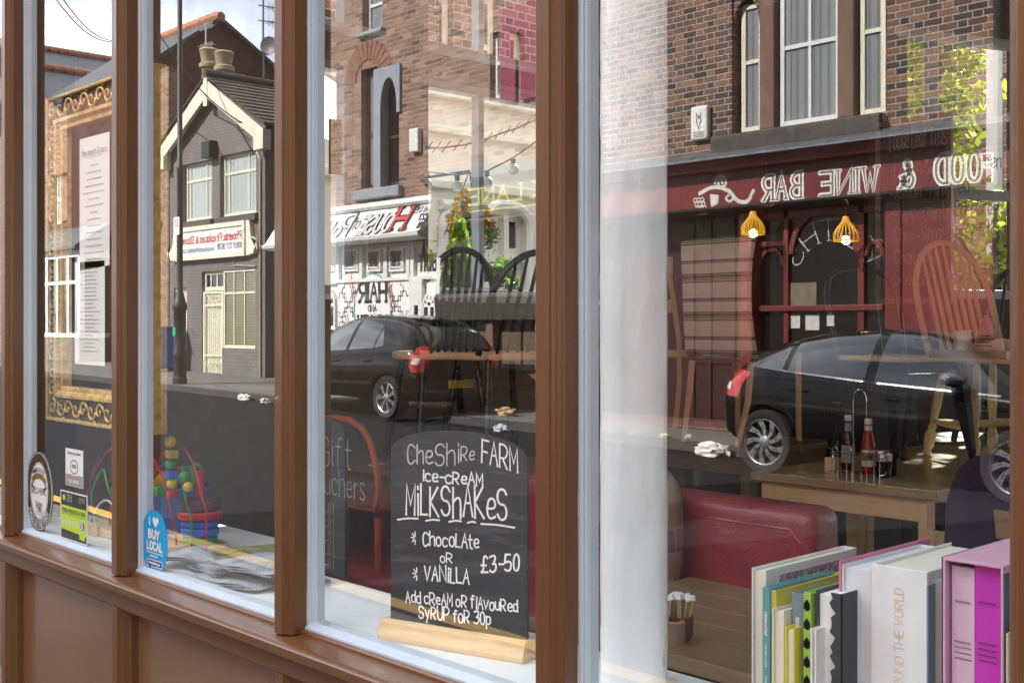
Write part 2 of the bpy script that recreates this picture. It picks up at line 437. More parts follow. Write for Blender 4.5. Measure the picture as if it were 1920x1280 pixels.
def scribble(mb, x0, x1, z, h, wd, y, seed=0, eps=.00004):
    """small print too fine to read: a row of word-length dashes"""
    rn = random.Random(seed); x = x0
    while x < x1:
        l = rn.uniform(.8, 2.6)*h; e = min(x1, x+l); KK[0] += 1
        ribbon(mb, [(x, z), (e, z)], wd, lambda a, b, k: (a, y-eps*(1+k % 40), b), KK[0]); x = e+.5*h
# ---------------------------------------------------------------- palette
brown = pm('brown gloss paint', (.135, .056, .020), .30, var=.06, scale=5, bump=.10, bscale=30, coat=.12, stretch=(6, 6, 1), dirt=((.5, .45, .4), 44, .68))
brown_flat = pm('brown panel paint', (.19, .098, .055), .22, var=.07, scale=3, bump=.05, bscale=12, coat=.5, dirt=((.55, .5, .45), 34, .70))  # base lightened to stand for the street's gloss reflection on the panels
white_p = pm('white gloss paint', (.48, .56, .63), .35, var=.05, scale=9, bump=.2, bscale=40, dirt=((.25, .23, .2), 18, .80))
white_in = pm('white painted board', (.80, .82, .83), .4, var=.04, bump=.08)
cream = pm('cream paint', (.72, .69, .55), .5, var=.06)
offwhite = pm('off white paint', (.70, .70, .67), .55, var=.08, scale=4)
palegrey = pm('pale grey paint', (.50, .50, .51), .5, var=.06, scale=4)
maroon = pm('maroon shop paint', (.145, .018, .016), .4, var=.25, scale=3, bump=.25, bscale=18, dirt=((.26, .05, .09), 7, .70))
magenta = pm('faded maroon paint', (.20, .045, .075), .5, var=.25, scale=5, dirt=((.10, .02, .02), 9, .66))
blackp = pm('black paint', (.012, .012, .012), .35, var=.2)
leadm = pm('lead flashing', (.10, .11, .12), .45, var=.5, scale=8, bump=.5, bscale=16)
glassdark = glossdark('window glass')
darkroom = pm('dark interior', (.02, .017, .015), .9)
stone_br = pm('brown sandstone', (.17, .10, .075), .85, var=.25, scale=7, bump=.5, bscale=30)
stone_gy = pm('blue grey painted stone', (.25, .28, .32), .7, var=.12, scale=6, bump=.2)
stone_dk = pm('weathered stone', (.075, .065, .058), .9, var=.4, scale=9, bump=.6, bscale=20)
br_wine = brick('mottled brown brick', [(.03, .022, .022), (.055, .034, .028), (.12, .06, .04), (.19, .10, .065), (.24, .11, .06), (.08, .045, .035), (.15, .075, .05)], (.33, .29, .26), bw=.335, headers=True, bh=.079, mo=.014)
br_hop = brick('red brown brick', [(.09, .05, .04), (.24, .14, .10), (.34, .21, .15), (.15, .085, .065), (.27, .14, .09), (.20, .13, .10)], (.34, .29, .24), bw=.235, bh=.079)
br_red = brick('orange red brick', [(.27, .115, .075), (.22, .09, .06), (.32, .15, .10)], (.36, .33, .30), bw=.235, bh=.077)
br_gable = brick('dark red brick', [(.085, .028, .024), (.125, .038, .028), (.06, .024, .022)], (.09, .06, .05), bw=.235, bh=.077, mo=.008)
br_grey = brick('brick painted grey brown', [(.165, .15, .14), (.19, .17, .16), (.145, .132, .122)], (.13, .118, .11), bw=.235, bh=.077, mo=.014, rough=.6)
br_base = brick('glazed brown brick', [(.11, .045, .035), (.14, .06, .045), (.09, .04, .03)], (.22, .18, .16), bw=.24, bh=.085, rough=.35)
slate = brick('slate roof', [(.045, .05, .06), (.065, .07, .08), (.055, .058, .065)], (.012, .012, .014), bw=.35, bh=.22, mo=.02, rough=.5, bump=.8)
terra = pm('terracotta ridge tile', (.42, .17, .10), .8, var=.2, scale=6)
tile_br = pm('brown pantile', (.085, .066, .056), .8, var=.3, scale=5)
asphalt = pm('asphalt', (.017, .018, .021), .92, var=.75, scale=26, bump=.8, bscale=240, spec=.15, dirt=((.075, .076, .08), 110, .61))
flag = brick('paving flags', [(.135, .13, .12), (.16, .152, .14), (.12, .116, .11)], (.06, .057, .05), bw=.9, bh=.6, mo=.012, rough=.8, bump=.3)
kerbm = pm('kerb stone', (.13, .125, .12), .85, var=.35, scale=20, bump=.6)
kerbdk = pm('worn dark kerb', (.055, .052, .05), .8, var=.35, scale=20, bump=.6)
yellowm = pm('yellow road paint', (.55, .32, .045), .7, var=.25, scale=30, dirt=((.10, .09, .08), 60, .66))
gold = pm('gilt', (.74, .50, .16), .34, m=.45, var=.35, scale=30)
golddk = pm('dark gilt ground', (.10, .085, .06), .5, m=.3, var=.4, scale=40)
pine = wood('pale pine', (.70, .47, .23), (.82, .60, .34), .45, scale=3, stretch=(2, 14, 14))
oak = wood('waxed table top', (.33, .23, .115), (.46, .34, .18), .28, scale=4, stretch=(2, 16, 16), coat=.3)
darkwood = wood('brown table top', (.15, .092, .045), (.24, .155, .085), .35, scale=4, stretch=(2, 14, 14), coat=.2)
hoopwood = wood('beech', (.66, .43, .22), (.76, .55, .32), .4, scale=5, stretch=(8, 8, 2))
creamwd = pm('worn cream paint', (.72, .63, .34), .45, var=.15, scale=12, dirt=((.18, .11, .06), 22, .66))
blackwd = pm('black chair paint', (.012, .014, .014), .28, var=.2, coat=.3)
blackmet = pm('black metal', (.010, .010, .011), .22, m=.2, coat=.5)
chrome = pm('steel', (.62, .62, .62), .15, m=1, var=.05)
leather = pm('oxblood leather', (.27, .030, .038), .30, var=.22, scale=5, bump=.35, bscale=160, coat=.25)
leather_br = pm('brown leather', (.070, .042, .034), .45, var=.12, scale=4, bump=.5, bscale=180)
slateboard = pm('chalkboard', (.030, .032, .034), .6, var=.35, scale=7, stretch=(1, 1, 9), bump=.1, dirt=((.062, .065, .068), 5, .56))
chalk = pm('chalk pen', (.84, .85, .85), .8, var=.08, scale=50, dirt=((.40, .41, .42), 130, .60))
chalkdim = pm('rubbed chalk', (.24, .25, .26), .85, var=.3, scale=40)
ink = pm('black ink', (.02, .02, .022), .6)
inkred = pm('red ink', (.55, .03, .03), .6)
paper = pm('paper', (.74, .75, .73), .8, var=.03)
br_room = pm('brown wall', (.048, .036, .030), .8, var=.2)
floorm = wood('floor boards', (.12, .08, .05), (.20, .13, .08), .5, scale=2, stretch=(1, 9, 1))
ceilm = pm('ceiling', (.80, .79, .76), .9)

# ---------------------------------------------------------------- ground
def slab(name, x0, x1, y0, y1, zf, dz, m, th=None):
    mb = MB()
    n = 24
    for i in range(n):
        a, b = x0+(x1-x0)*i/n, x0+(x1-x0)*(i+1)/n
        mb.quad((a, y0, zf(a)+dz), (b, y0, zf(b)+dz), (b, y1, zf(b)+dz), (a, y1, zf(a)+dz))
    if th:
        for yy in (y0, y1): mb.quad((x0, yy, zf(x0)+dz), (x1, yy, zf(x1)+dz), (x1, yy, zf(x1)+dz-th), (x0, yy, zf(x0)+dz-th))
    return struct(mb.build(name, m))
KN, KF = ry(3.62), ry(10.62)           # near and far kerb lines
gmb = MB(); gmb.quad((-400, -400, 5.5), (400, -400, -5.85), (400, 400, -5.85), (-400, 400, 5.5))
struct(gmb.build('ground', pm('earth', (.10, .10, .09), .9)))
slab('road', -90, 60, KF, KN, road_z, .0, asphalt)
near_z = lambda x: road_z(x)+.03
slab('pavement', -90, 60, KN+.14, -.02, near_z, .0, flag)
slab('pavement', -90, 60, ry(15.5), KF-.16, pave_z, .0, flag)
slab('kerb', -90, 60, KN, KN+.14, near_z, .002, kerbm, .05)
slab('kerb', -90, 60, KF-.16, KF, pave_z, .002, kerbdk, .13)
slab('road_marking', -90, 60, ry(3.86), ry(3.74), road_z, .005, yellowm)

def wall_hole(mb, x0, x1, y0, y1, z0, z1, holes):
    xs = sorted({x0, x1, *[h[0] for h in holes], *[h[1] for h in holes]}); zs = sorted({z0, z1, *[h[2] for h in holes], *[h[3] for h in holes]})
    for xa, xb in zip(xs, xs[1:]):
        for za, zb in zip(zs, zs[1:]):
            if not any(h[0] <= xa and h[1] >= xb and h[2] <= za and h[3] >= zb for h in holes): mb.box(xa, xb, y0, y1, za, zb)
    return mb
# ---------------------------------------------------------------- the cafe
cafe = thing('cafe_building', 'corner cafe with brown painted timber shopfront and white framed window panes', 'cafe', (-2, 0, 0))
OX = 2.0                               # its origin: local x = world x + OX
def cb(mb, name, m, **k):
    mb.v = [(x+OX, y, z) for x, y, z in mb.v]; return mb.build(name, m, cafe, **k)
MX = [-6.03, -5.13, -4.23, -3.333, -2.43, -1.532, -.645, .255, 1.155]
prof = [(-.02, -.0135), (-.02, -.047), (-.017, -.052), (-.011, -.056), (-.005, -.058), (-.003, -.064), (0, -.07), (.034, -.07), (.0355, -.0635), (.039, -.0605), (.042, -.059),
        (.046, -.0585), (.0495, -.056), (.0515, -.052), (.0520, -.0495), (.0545, -.0485), (.0545, -.0135)]
for x0 in MX:
    cb(MB().prism_z([(x0+a, b) for a, b in prof], .7135, 3.12), 'mullion', brown, bevel=.0012)
    # panelled base post under it
    pb = MB().prism_z([(x0+a, b) for a, b in [(-.034, .0), (-.034, -.030), (-.012, -.034), (-.006, -.062), (0, -.0685), (.034, -.0685), (.038, -.060), (.046, -.055), (.052, -.040), (.060, -.036), (.064, .0)]], -.12, .618)
    cb(pb, 'base_post', brown, bevel=.001)
pane_m = pane_mat('reflecting pane', .20, .36, 2.4)
clear_m = clear_mat('clear glass', (.97, .985, .98))
for i in range(len(MX)-1):
    a, b = MX[i]+.0545, MX[i+1]-.02
    fr = MB()
    stile = [(0, -.0135), (.006, -.0135), (.009, -.009), (.0095, -.004), (.012, -.0012), (.012, .03), (0, .03)]
    fr.prism_z([(a+p, q) for p, q in stile], .722, 3.10)
    fr.prism_z([(b-p, q) for p, q in reversed(stile)], .722, 3.10)
    fr.prism_x([(-.0215, .7225), (-.0215, .729), (-.012, .7335), (-.0015, .7385), (.0305, .7385), (.0305, .7225)], a+.003, b-.003)
    fr.box(a, b, -.012, .03, 3.07, 3.11)
    f = cb(fr, 'window_frame', white_p, bevel=.0008)
    mb = MB(); g0, g1 = a+.0105+OX, b-.0105+OX
    mb.quad((g0, .0, .736), (g1, .0, .736), (g1, .0, 3.08), (g0, .0, 3.08)); mb.cur = 1
    mb.quad((g0, .006, .736), (g0, .006, 3.08), (g1, .006, 3.08), (g1, .006, .736))
    mb.quad((g0, .0, .736), (g0, .0, 3.08), (g0, .006, 3.08), (g0, .006, .736)); mb.quad((g1, .0, .736), (g1, .006, .736), (g1, .006, 3.08), (g1, .0, 3.08))
    p = mb.build('pane', [pane_m, clear_m]); p.parent = f
    cb(MB().box(MX[i]+.05, MX[i+1]-.03, -.016, .01, -.12, .62), 'panel', brown_flat)
x0, x1 = -6.2, 1.4
cb(MB().prism_x([(.0, .7145), (-.088, .7085), (-.098, .7065), (-.104, .7005), (-.1045, .692), (-.1015, .679), (-.094, .6735), (.0, .6735)], x0, x1), 'sill', brown, smooth=True)
cb(MB().prism_x([(-.031, .7105), (-.031, .7195), (-.026, .7235), (-.012, .7235), (-.012, .7105)], x0, x1), 'sill_fillet', brown, bevel=.001)
cb(MB().prism_x([(-.0695, .6735), (-.0695, .624), (-.066, .618), (-.03, .612), (.01, .612), (.01, .6735)], x0, x1), 'rail', brown, bevel=.0015)
cb(MB().box(x0, x1, -.075, .01, -.12, .16), 'plinth', brown, bevel=.004)
cb(MB().box(x0, x1, -.16, .30, 3.115, 3.75), 'fascia', brown, bevel=.01)
cb(MB().prism_x([(-.16, 3.75), (-.34, 3.80), (-.34, 3.86), (-.1, 3.95), (.2, 3.95), (.2, 3.75)], x0, x1), 'cornice', brown, bevel=.01)
# shell: upper storeys, roof, floor, ceiling, party walls
sh = MB().box(x0-.3, x1+14, 0.02, .32, 3.97, 7.4); cb(sh, 'upper_wall', br_red)
cb(MB().prism_x([(-.15, 7.4), (2.4, 8.3), (2.4, 8.45), (-.25, 7.5)], x0-.3, x1+14), 'roof', slate)
RP = [(-4.7, .30), (3.8, .30), (3.8, 9.2), (-2.0, 9.2), (-3.66, 5.0), (-4.7, 5.0)]
cb(MB().box(-4.6, 3.7, .04, .30, -.1, .095), 'floor', floorm); cb(MB().prism_z(RP, -.1, .095), 'floor', floorm)
cb(MB().prism_z(RP, 3.60, 3.72), 'ceiling', ceilm)
cb(MB().box(-6.4, 15, 2.4, 2.6, 3.98, 8.3), 'upper_wall', br_red)
cb(MB().box(3.7, 3.9, .04, 9.3, -.1, 3.6), 'party_wall', white_in)  # unseen wall, made white to bounce light into the room
cb(MB().box(1.2, 15, .0, .2, -.1, 3.97), 'front_wall', br_red)
RW = [(-1.6, .5, .9, 3.3), (.9, 3.0, .9, 3.3)]  # unseen windows, added to bring more daylight into the room
cb(wall_hole(MB(), -2.2, 3.8, 9.1, 9.3, -.1, 3.6, RW), 'rear_wall', white_in)  # unseen too, and white for the same bounce
for a, b, z0, z1 in RW: cb(MB().box(a, a+.06, 9.15, 9.22, z0, z1).box(b-.06, b, 9.15, 9.22, z0, z1).box(a+.06, b-.06, 9.15, 9.22, z0, z0+.06).box(a+.06, b-.06, 9.15, 9.22, z1-.06, z1), 'window_frame', white_p)
cb(MB().box(x0-.3, -4.725, .9, 1.1, -.1, 3.6), 'back_partition', br_room); cb(MB().box(x0-.3, -4.725, .03, .9, 3.62, 3.97), 'ceiling', ceilm); cb(MB().box(x0-.3, -4.725, .012, .9, -.1, .70), 'riser_board', white_in)
# stall riser inside and window shelf
cb(MB().box(-4.5, 1.3, .012, .03, -.1, .70), 'riser_board', white_in)
cb(MB().box(-4.5, 1.3, .036, .40, .675, .7075), 'window_shelf', white_in, bevel=.004)
# left wall, with openings on to the patio:   openings are (y0, y1, z0, z1)
def wall_yz(name, X0, X1, y0, y1, z0, z1, holes, m):
    ys = sorted({y0, y1, *[h[0] for h in holes], *[h[1] for h in holes]}); zs = sorted({z0, z1, *[h[2] for h in holes], *[h[3] for h in holes]})
    mb = MB()
    for ya, yb in zip(ys, ys[1:]):
        for za, zb in zip(zs, zs[1:]):
            if not any(h[0] <= ya and h[1] >= yb and h[2] <= za and h[3] >= zb for h in holes): mb.box(X0, X1, ya, yb, za, zb)
    return cb(mb, name, m)
WH = []
for (d0, d1) in ((2.95, 3.29), (3.66, 4.92)):
    WH += [(d0+CY, d1+CY, 1.60, 2.72), (d0+CY, d1+CY, 2.84, 3.44)]
wall_yz('side_wall', -4.72, -4.5, .30, 5.2, -.1, 3.6, WH, pm('beige brown wall', (.15, .125, .10), .8, var=.15))
for (ya, yb, za, zb) in WH:
    fr = MB(); t_ = .045
    for (p, q, r, s_) in ((ya, ya+t_, za, zb), (yb-t_, yb, za, zb), (ya+t_, yb-t_, za, za+t_), (ya+t_, yb-t_, zb-t_, zb)): fr.box(-4.70, -4.63, p, q, r, s_)
    if yb-ya > 1: fr.box(-4.695, -4.635, ya+.455, ya+.495, za+t_, zb-t_)
    f = cb(fr, 'window_frame', white_p, bevel=.003)
    g = MB().box(-4.668+OX, -4.662+OX, ya+t_, yb-t_, za+t_, zb-t_).build('pane', clear_m); g.parent = f
    cb(MB().box(-4.5, -4.40, ya-.03, yb+.03, za-.03, za-.003), 'window_board', white_in)
# leather clad pier at the left end of the window
lp = MB().box(-4.56, -4.485, .036, .30, -.1, 3.6); cb(lp, 'end_pier', br_room)
cb(MB().box(-4.485, -4.385, .037, .098, .708, 3.6), 'leather_pier', leather_br, bevel=.006)
for z in (1.28, 1.75, 2.2, 2.55): cb(MB().box(-4.384, -4.382, .0385, .097, z, z+.006), 'seam', darkroom)
# rear wall and the angled wall with the garden window
cb(MB().box(-4.7, -3.60, 5.0, 5.2, -.1, 3.6), 'rear_wall', br_room)
A0 = P(1640, 600, 6.45); dv = Vector((.95, 2.47, 0)).normalized(); nv = Vector((dv.y, -dv.x, 0))
def ang(mb):                            # local frame of the angled wall: x along it, y outwards, z up
    M = Matrix(((dv.x, -dv.y, 0, A0.x+OX), (dv.y, dv.x, 0, A0.y), (0, 0, 1, 0), (0, 0, 0, 1))); return mb.xf(M)
GW = [(.06, 1.25, 1.62, 3.30), (1.45, 3.45, 1.0, 3.30)]  # second opening is unseen, added for more daylight inside
ang(wall_hole(MB(), -.05, 3.6, 0, .2, -.1, 3.6, GW)).build('angled_wall', br_room, cafe)
for h in GW:
    fr = MB(); a, b, z0, z1 = h; c = a+.34*(b-a)
    for q in ((a, a+.06, z0, z1), (b-.06, b, z0, z1), (a+.06, b-.06, z0, z0+.06), (a+.06, b-.06, z1-.06, z1), (c, c+.06, z0+.06, z1-.06), (c+.06, b-.06, 2.26, 2.32)): fr.box(q[0], q[1], .03, .10, q[2], q[3])
    f = ang(fr).build('window_frame', white_p, cafe, bevel=.004)
    g = ang(MB().box(a+.06, b-.06, .062, .068, z0+.06, z1-.06)).build('pane', clear_m); g.parent = f
# painted iron column just behind the pane
colp = P(1188, 600, 1.83)
cm = MB(); R0 = .0692; n = 40; zs = [.708+(3.6-.708)*i/90 for i in range(91)]
vs = []; 
for z in zs:
    for k in range(n):
        th = 2*math.pi*k/n; q = Vector((math.cos(th)*2.2, math.sin(th)*2.2, z*2.4)); r = R0+.0022*noise.noise(q*4)+.0011*noise.noise(q*12)+(.0022*max(0, 1-abs(th-5.55)/.10)*(.7+noise.noise(Vector((0, 0, z*6)))))
        vs.append((r*math.cos(th), r*math.sin(th), z))
cm.add(vs, [(i*n+k, i*n+(k+1) % n, (i+1)*n+(k+1) % n, (i+1)*n+k) for i in range(90) for k in range(n)])
cm.v = [(x+colp.x+OX, y+colp.y, z) for x, y, z in cm.v]
o = cm.build('column', pm('white column paint', (.84, .86, .87), .33, var=.05, scale=5, bump=1.0, bscale=14, stretch=(1, 1, .6), dirt=((.60, .55, .43), 7, .68)), cafe, smooth='all')
# ---------------------------------------------------------------- helpers for things inside
def onplane(px, py, A, d):              # where the sight line of a pixel meets the upright plane through A along d -> (along, z)
    u = (px-HX)/F; r = Vector((-(.7284-.6851*u), .6851+.7284*u))
    # C + t r = A + k d
    ax, ay = A.x-CX, A.y-CY
    det = r.x*(-d.y)-(-d.x)*r.y
    t = (ax*(-d.y)-(-d.x)*ay)/det; k = (r.x*ay-r.y*ax)/det
    return k, CZ+t*(HY-py)/F
def PX(px, py, X):                      # where it meets the plane x = X
    u = (px-HX)/F; t = -X/(.7284-.6851*u); return Vector((X, CY+t*(.6851+.7284*u), CZ+t*(HY-py)/F))

# ---------------------------------------------------------------- milkshake chalkboard on its wooden foot
A = P(722, 1190, 1.685); B = P(993, 1225, 1.795); SZ = .7080
bd = (B-A); bd.z = 0; bl = bd.length; bd.normalize(); rot = math.atan2(bd.y, bd.x)
board = thing('chalkboard', 'arched chalkboard listing ice cream milkshakes in white pen, standing in a pale wooden foot', 'chalkboard', (A.x, A.y, SZ), rot)
fm = MB().prism_x([(-.030, .0), (-.032, .012), (-.024, .030), (-.022, .043), (-.012, .047), (.012, .047), (.022, .043), (.024, .030), (.032, .012), (.030, .0)], 0, bl)
fm.build('foot', pine, board, bevel=.002)
def bp(px, py):
    k, z = onplane(px, py, A, bd); return k, z-SZ
xl, _ = bp(734, 900); xr, _ = bp(990, 900); _, zs_ = bp(734, 852); _, zt = bp(862, 808)
c_ = (xl+xr)/2; w_ = (xr-xl)/2; n = 24
top = [(c_+w_*math.cos(math.pi*i/n), zs_+(zt-zs_)*math.sin(math.pi*i/n)**.8) for i in range(n+1)]
bm_ = MB().prism([(xl, .03), (xr, .03)]+top, -.004, .004); bb = bm_.build('board', slateboard, board, bevel=.0008)
tm, td = MB(), MB()
def bt(mb, s, px0, px1, base, base1, h, wd, jit=.05):
    x0, z0 = bp(px0, base); x1, z1 = bp(px1, base1); _, zh = bp(px0, base-h)
    text(mb, s, x0, z0, zh-z0, wd, y=-.0042, fit=x1-x0, jit=jit, slope=(z1-z0)/(x1-x0))
bt(td, 'Che', 766, 812, 870, 868, 36, .0040); bt(td, 'Shi', 818, 862, 872, 868, 40, .0034); bt(td, 'Re', 866, 891, 864, 862, 26, .0034)
bt(tm, 'FARM', 905, 972, 866, 886, 42, .0040)
bt(tm, 'ice-cReAM', 795, 907, 900, 910, 22, .0042)
bt(tm, 'MiLKShAKeS', 764, 952, 964, 973, 55, .0052)
bt(tm, 'ChocoLAte', 795, 900, 1021, 1027, 25, .0040); bt(tm, 'oR', 828, 850, 1052, 1054, 17, .0034); bt(tm, 'VANiLLA', 798, 882, 1085, 1093, 27, .0042)
bt(tm, '£3-50', 905, 975, 1070, 1070, 31, .0046)
bt(tm, 'Add cReAM oR flAvouRed', 763, 973, 1127, 1146, 21, .0037); bt(tm, 'SyRUP foR 30p', 788, 922, 1157, 1170, 23, .0038)
for a, b, y0, y1 in ((748, 786, 973, 971), (801, 826, 975, 974), (844, 866, 977, 976), (879, 893, 979, 978), (904, 966, 981, 988)):
    (xa, za), (xb, zb) = bp(a, y0), bp(b, y1); ribbon(tm, [(xa, za), ((xa+xb)/2, (za+zb)/2+.002), (xb, zb)], .0042, lambda p, q, k: (p, -.0043-.00004*(k % 30), q), a)
for cx, cy in ((776, 1008), (779, 1075)):
    for dx, dy in ((-4, -9), (1, -12), (-6, -2), (-4, 6), (1, 11)):
        (xa, za), (xb, zb) = bp(cx+dx*.35+4, cy+dy*.35), bp(cx+dx+3, cy+dy); ribbon(tm, [(xa, za), (xb, zb)], .003, lambda p, q, k: (p, -.0043-.00004*k, q), 3)
tm.build('lettering', chalk, board); td.build('lettering', pm('half rubbed chalk pen', (.50, .52, .53), .8, var=.35, scale=30), board)
# gift voucher chalkboard, half hidden by the mullion
A2 = P(560, 1090, 1.99); b2 = thing('chalkboard', 'narrow dark chalkboard offering gift vouchers, mostly hidden by the mullion left of the milkshake board', 'chalkboard', (A2.x, A2.y, SZ), 0)
x1 = sx(560, 1.99)-sx(649, 1.99); zt = zz(610, 786, 1.99)-SZ
MB().prism([(0, 0), (x1, 0), (x1, zt-.05)]+[(x1/2+x1/2*math.cos(math.pi*i/12), zt-.05+.06*math.sin(math.pi*i/12)) for i in range(1, 12)]+[(0, zt-.05)], -.006, .006).build('board', slateboard, b2, bevel=.001)
tm = MB(); q = lambda px, py: (sx(560, 1.99)-sx(px, 1.99), zz(px, py, 1.99)-SZ)
text(tm, 'Gift', *q(604, 870), .085, .0035, y=-.0065, ws=.8, jit=.05); text(tm, 'ouchers', *q(600, 920), .075, .0032, y=-.0065, ws=.62, jit=.05)
for i in range(5): text(tm, 'lull', *q(603, 960+26*i), .04, .002, y=-.0065, ws=1.2, jit=.1)
tm.build('lettering', chalkdim, b2)

# ---------------------------------------------------------------- gilt frame holding the menus
FD = 1.70
s0, s1 = sx(93, FD), sx(289, FD); fz0, fz1 = 1.105, 2.285
fr = thing('picture_frame', 'large ornate gilt frame hanging in the window around two menu sheets', 'picture frame', (-s0, FD+CY, fz0))
W_, H_ = s0-s1, fz1-fz0
def moulding(mb, o, i, y0, y1):        # four mitred boards between outer inset o and inner inset i
    O = [(o, o), (W_-o, o), (W_-o, H_-o), (o, H_-o)]; I = [(i, i), (W_-i, i), (W_-i, H_-i), (i, H_-i)]
    for k in range(4):
        a, b, c, d = O[k], O[(k+1) % 4], I[(k+1) % 4], I[k]; mb.prism([a, b, c, d], y0, y1)
m = MB(); moulding(m, 0, .012, -.016, .045); moulding(m, .088, .104, -.022, .03); moulding(m, .108, .128, -.008, .03); m.build('moulding', gold, fr, bevel=.003)
m = MB(); moulding(m, .012, .088, .002, .032); m.build('moulding_ground', golddk, fr)
m = MB(); n_ = 0
def scrolls(x0, z0, x1, z1):
    L_ = math.hypot(x1-x0, z1-z0); k = max(1, int(L_/.062)); ux, uz = (x1-x0)/L_, (z1-z0)/L_
    for i in range(k):
        c = ((i+.5)*L_/k); sg = 1 if i % 2 else -1; pts = []
        for j in range(15):
            a = j*.52; r = .030*(1-j/17); X, Z = c+r*math.cos(a), sg*(.002+r*math.sin(a))
            pts.append((x0+ux*X-uz*Z, -.006-.005*math.sin(j*.2), z0+uz*X+ux*Z))
        m.tube(pts, [.0055*(1-j/22) for j in range(15)], 5)
        for j in (2, 5, 8): m.ball((pts[j][0]-uz*sg*.012, -.003, pts[j][2]+ux*sg*.012), .0085, 1, (1, .6, 1))
h_ = .050; scrolls(h_, .02, h_, H_-.02); scrolls(W_-h_, .02, W_-h_, H_-.02); scrolls(.09, h_, W_-.09, h_); scrolls(.09, H_-h_, W_-.09, H_-h_)
m.build('scrollwork', gold, fr, smooth='all')
m = MB()
for i in range(60):
    for x in (.106, W_-.106): m.ball((x, -.010, .11+(H_-.22)*i/59), .0055, 1)
for i in range(44):
    for z in (.106, H_-.106): m.ball((.11+(W_-.22)*i/43, -.010, z), .0055, 1)
m.build('beading', gold, fr, smooth='all')
inkgy = pm('grey print', (.22, .22, .23), .7)
def sheet(px0, px1, D, yl0, yl1, yr0, yr1, label, mirrored, heading):
    xa, xb = -sx(px0, D), -sx(px1, D); za1, za0, zb1, zb0 = zz(px0, yl0, D), zz(px0, yl1, D), zz(px1, yr0, D), zz(px1, yr1, D)
    t = thing('menu_sheet', label, 'menu', (xa, D+CY, za0))
    MB().prism([(0, 0), (xb-xa, zb0-za0), (xb-xa, zb1-za0), (0, za1-za0)], 0, .0006).build('sheet', paper, t)
    m = MB(); Wd = xb-xa; Hh = za1-za0
    if heading: text(m, heading, Wd/2, Hh*.86, .022, .0022, y=-.0004, al='c', ws=.9, flip=mirrored); ribbon(m, [(Wd*.25, Hh*.845), (Wd*.75, Hh*.845)], .0012, lambda a, b, k: (a, -.0006, b), 1)
    for i in range(22 if not heading else 15):
        z = Hh*((.93 if not heading else .78)-i*(.038 if not heading else .05)); rn = random.Random(i*7+px0); hw = rn.uniform(.12, .36)*Wd
        scribble(m, Wd/2-hw, Wd/2+hw, z, .006, .0022, -.0004, seed=i+px0)
    m.build('lettering', inkgy, t)
sheet(149, 205, 1.66, 262, 508, 247, 497, 'white cafe menu sheet in the gilt frame, the upper of the two', False, 'the moon & pea')
sheet(140, 196, 1.66, 492, 682, 488, 686, 'white menu sheet in the gilt frame, the lower of the two', True, None)

# ---------------------------------------------------------------- stickers on the glass
GD = 1.5688
def sticker(name, label, px, py, w_px, h_px, shape, m):
    s_, z_ = S(px, py, GD); hw = (sx(px-w_px, GD)-sx(px+w_px, GD))/2; hh = zz(px, py-h_px, GD)-z_
    t = thing(name, label, 'sticker', (-s_, GD+CY, z_-hh))
    pts = [(hw*math.cos(2*math.pi*i/48), hh+hh*math.sin(2*math.pi*i/48)) for i in range(48)] if shape == 'oval' else [(-hw, 0), (hw, 0), (hw, 2*hh), (-hw, 2*hh)]
    MB().prism(pts, -.0003, .0003).build('backing', m, t); return t, hw, hh
def ring(mb, cx, cz, rx, rz, wd, y, n=48):
    pts = [(cx+rx*math.cos(2*math.pi*i/n), cz+rz*math.sin(2*math.pi*i/n)) for i in range(n)]; pts.append(pts[0]); ribbon(mb, pts, wd, lambda a, b, k: (a, y, b), 0)
def oval(mb, cx, cz, rx, rz, y, n=40): mb.add([(cx+rx*math.cos(2*math.pi*i/n), y, cz+rz*math.sin(2*math.pi*i/n)) for i in range(n)], [tuple(range(n))])
def arctext(mb, s, cx, cz, rx, rz, a0, a1, h, wd, y, inward=False):
    W = twidth(s, h, 1, .25)
    def put(a, b, k):
        f = a/W; th = rad(a0+(a1-a0)*f); r = 1+(b-h/2)/rx*(-1 if inward else 1)
        return (cx+rx*r*math.cos(th), y-.00003*(k % 30), cz+rz*(1+(b-h/2)/rz*(-1 if inward else 1))*math.sin(th))
    text(mb, s, 0, 0, h, wd, put=put, sp=.25)
st_black = pm('sticker black', (.012, .012, .012), .35); st_white = pm('sticker white', (.72, .74, .74), .5, var=.03); st_gold = pm('sticker gold', (.20, .13, .03), .5); st_gy = pm('sticker grey print', (.35, .38, .40), .6)
t, hw, hh = sticker('window_sticker', 'oval black and white dairy ice cream sticker at the far left of the glass', 73, 920, 25, 74, 'oval', st_white)
m = MB(); ring(m, 0, hh, hw*.80, hh*.845, hw*.26, -.0004); m.build('band', st_black, t)
m = MB(); ring(m, 0, hh, hw*.985, hh*.988, hw*.03, -.0006); ring(m, 0, hh, hw*.62, hh*.70, hw*.02, -.0006); m.build('rim', st_black, t)
m = MB(); arctext(m, 'REAL DAIRY ICE CREAM', 0, hh, hw*.80, hh*.85, 192, -12, hw*.17, hw*.022, -.0008); m.build('lettering', st_gold, t)
m = MB(); arctext(m, 'MADE ON THE FARM', 0, hh, hw*.80, hh*.85, 215, 325, hw*.17, hw*.030, -.0008, True); m.build('lettering', st_white, t)
m = MB(); text(m, 'SOLD HERE', 0, hh*.93, hh*.15, hw*.022, y=-.0006, al='c', fit=hw*1.08)
for i in range(26):
    rn = random.Random(i); ribbon(m, [(rn.uniform(-.3, .3)*hw, hh*rn.uniform(.36, .74)) for _ in range(2)], hw*.012, lambda a, b, k: (a, -.0006-.00001*i, b), 0)
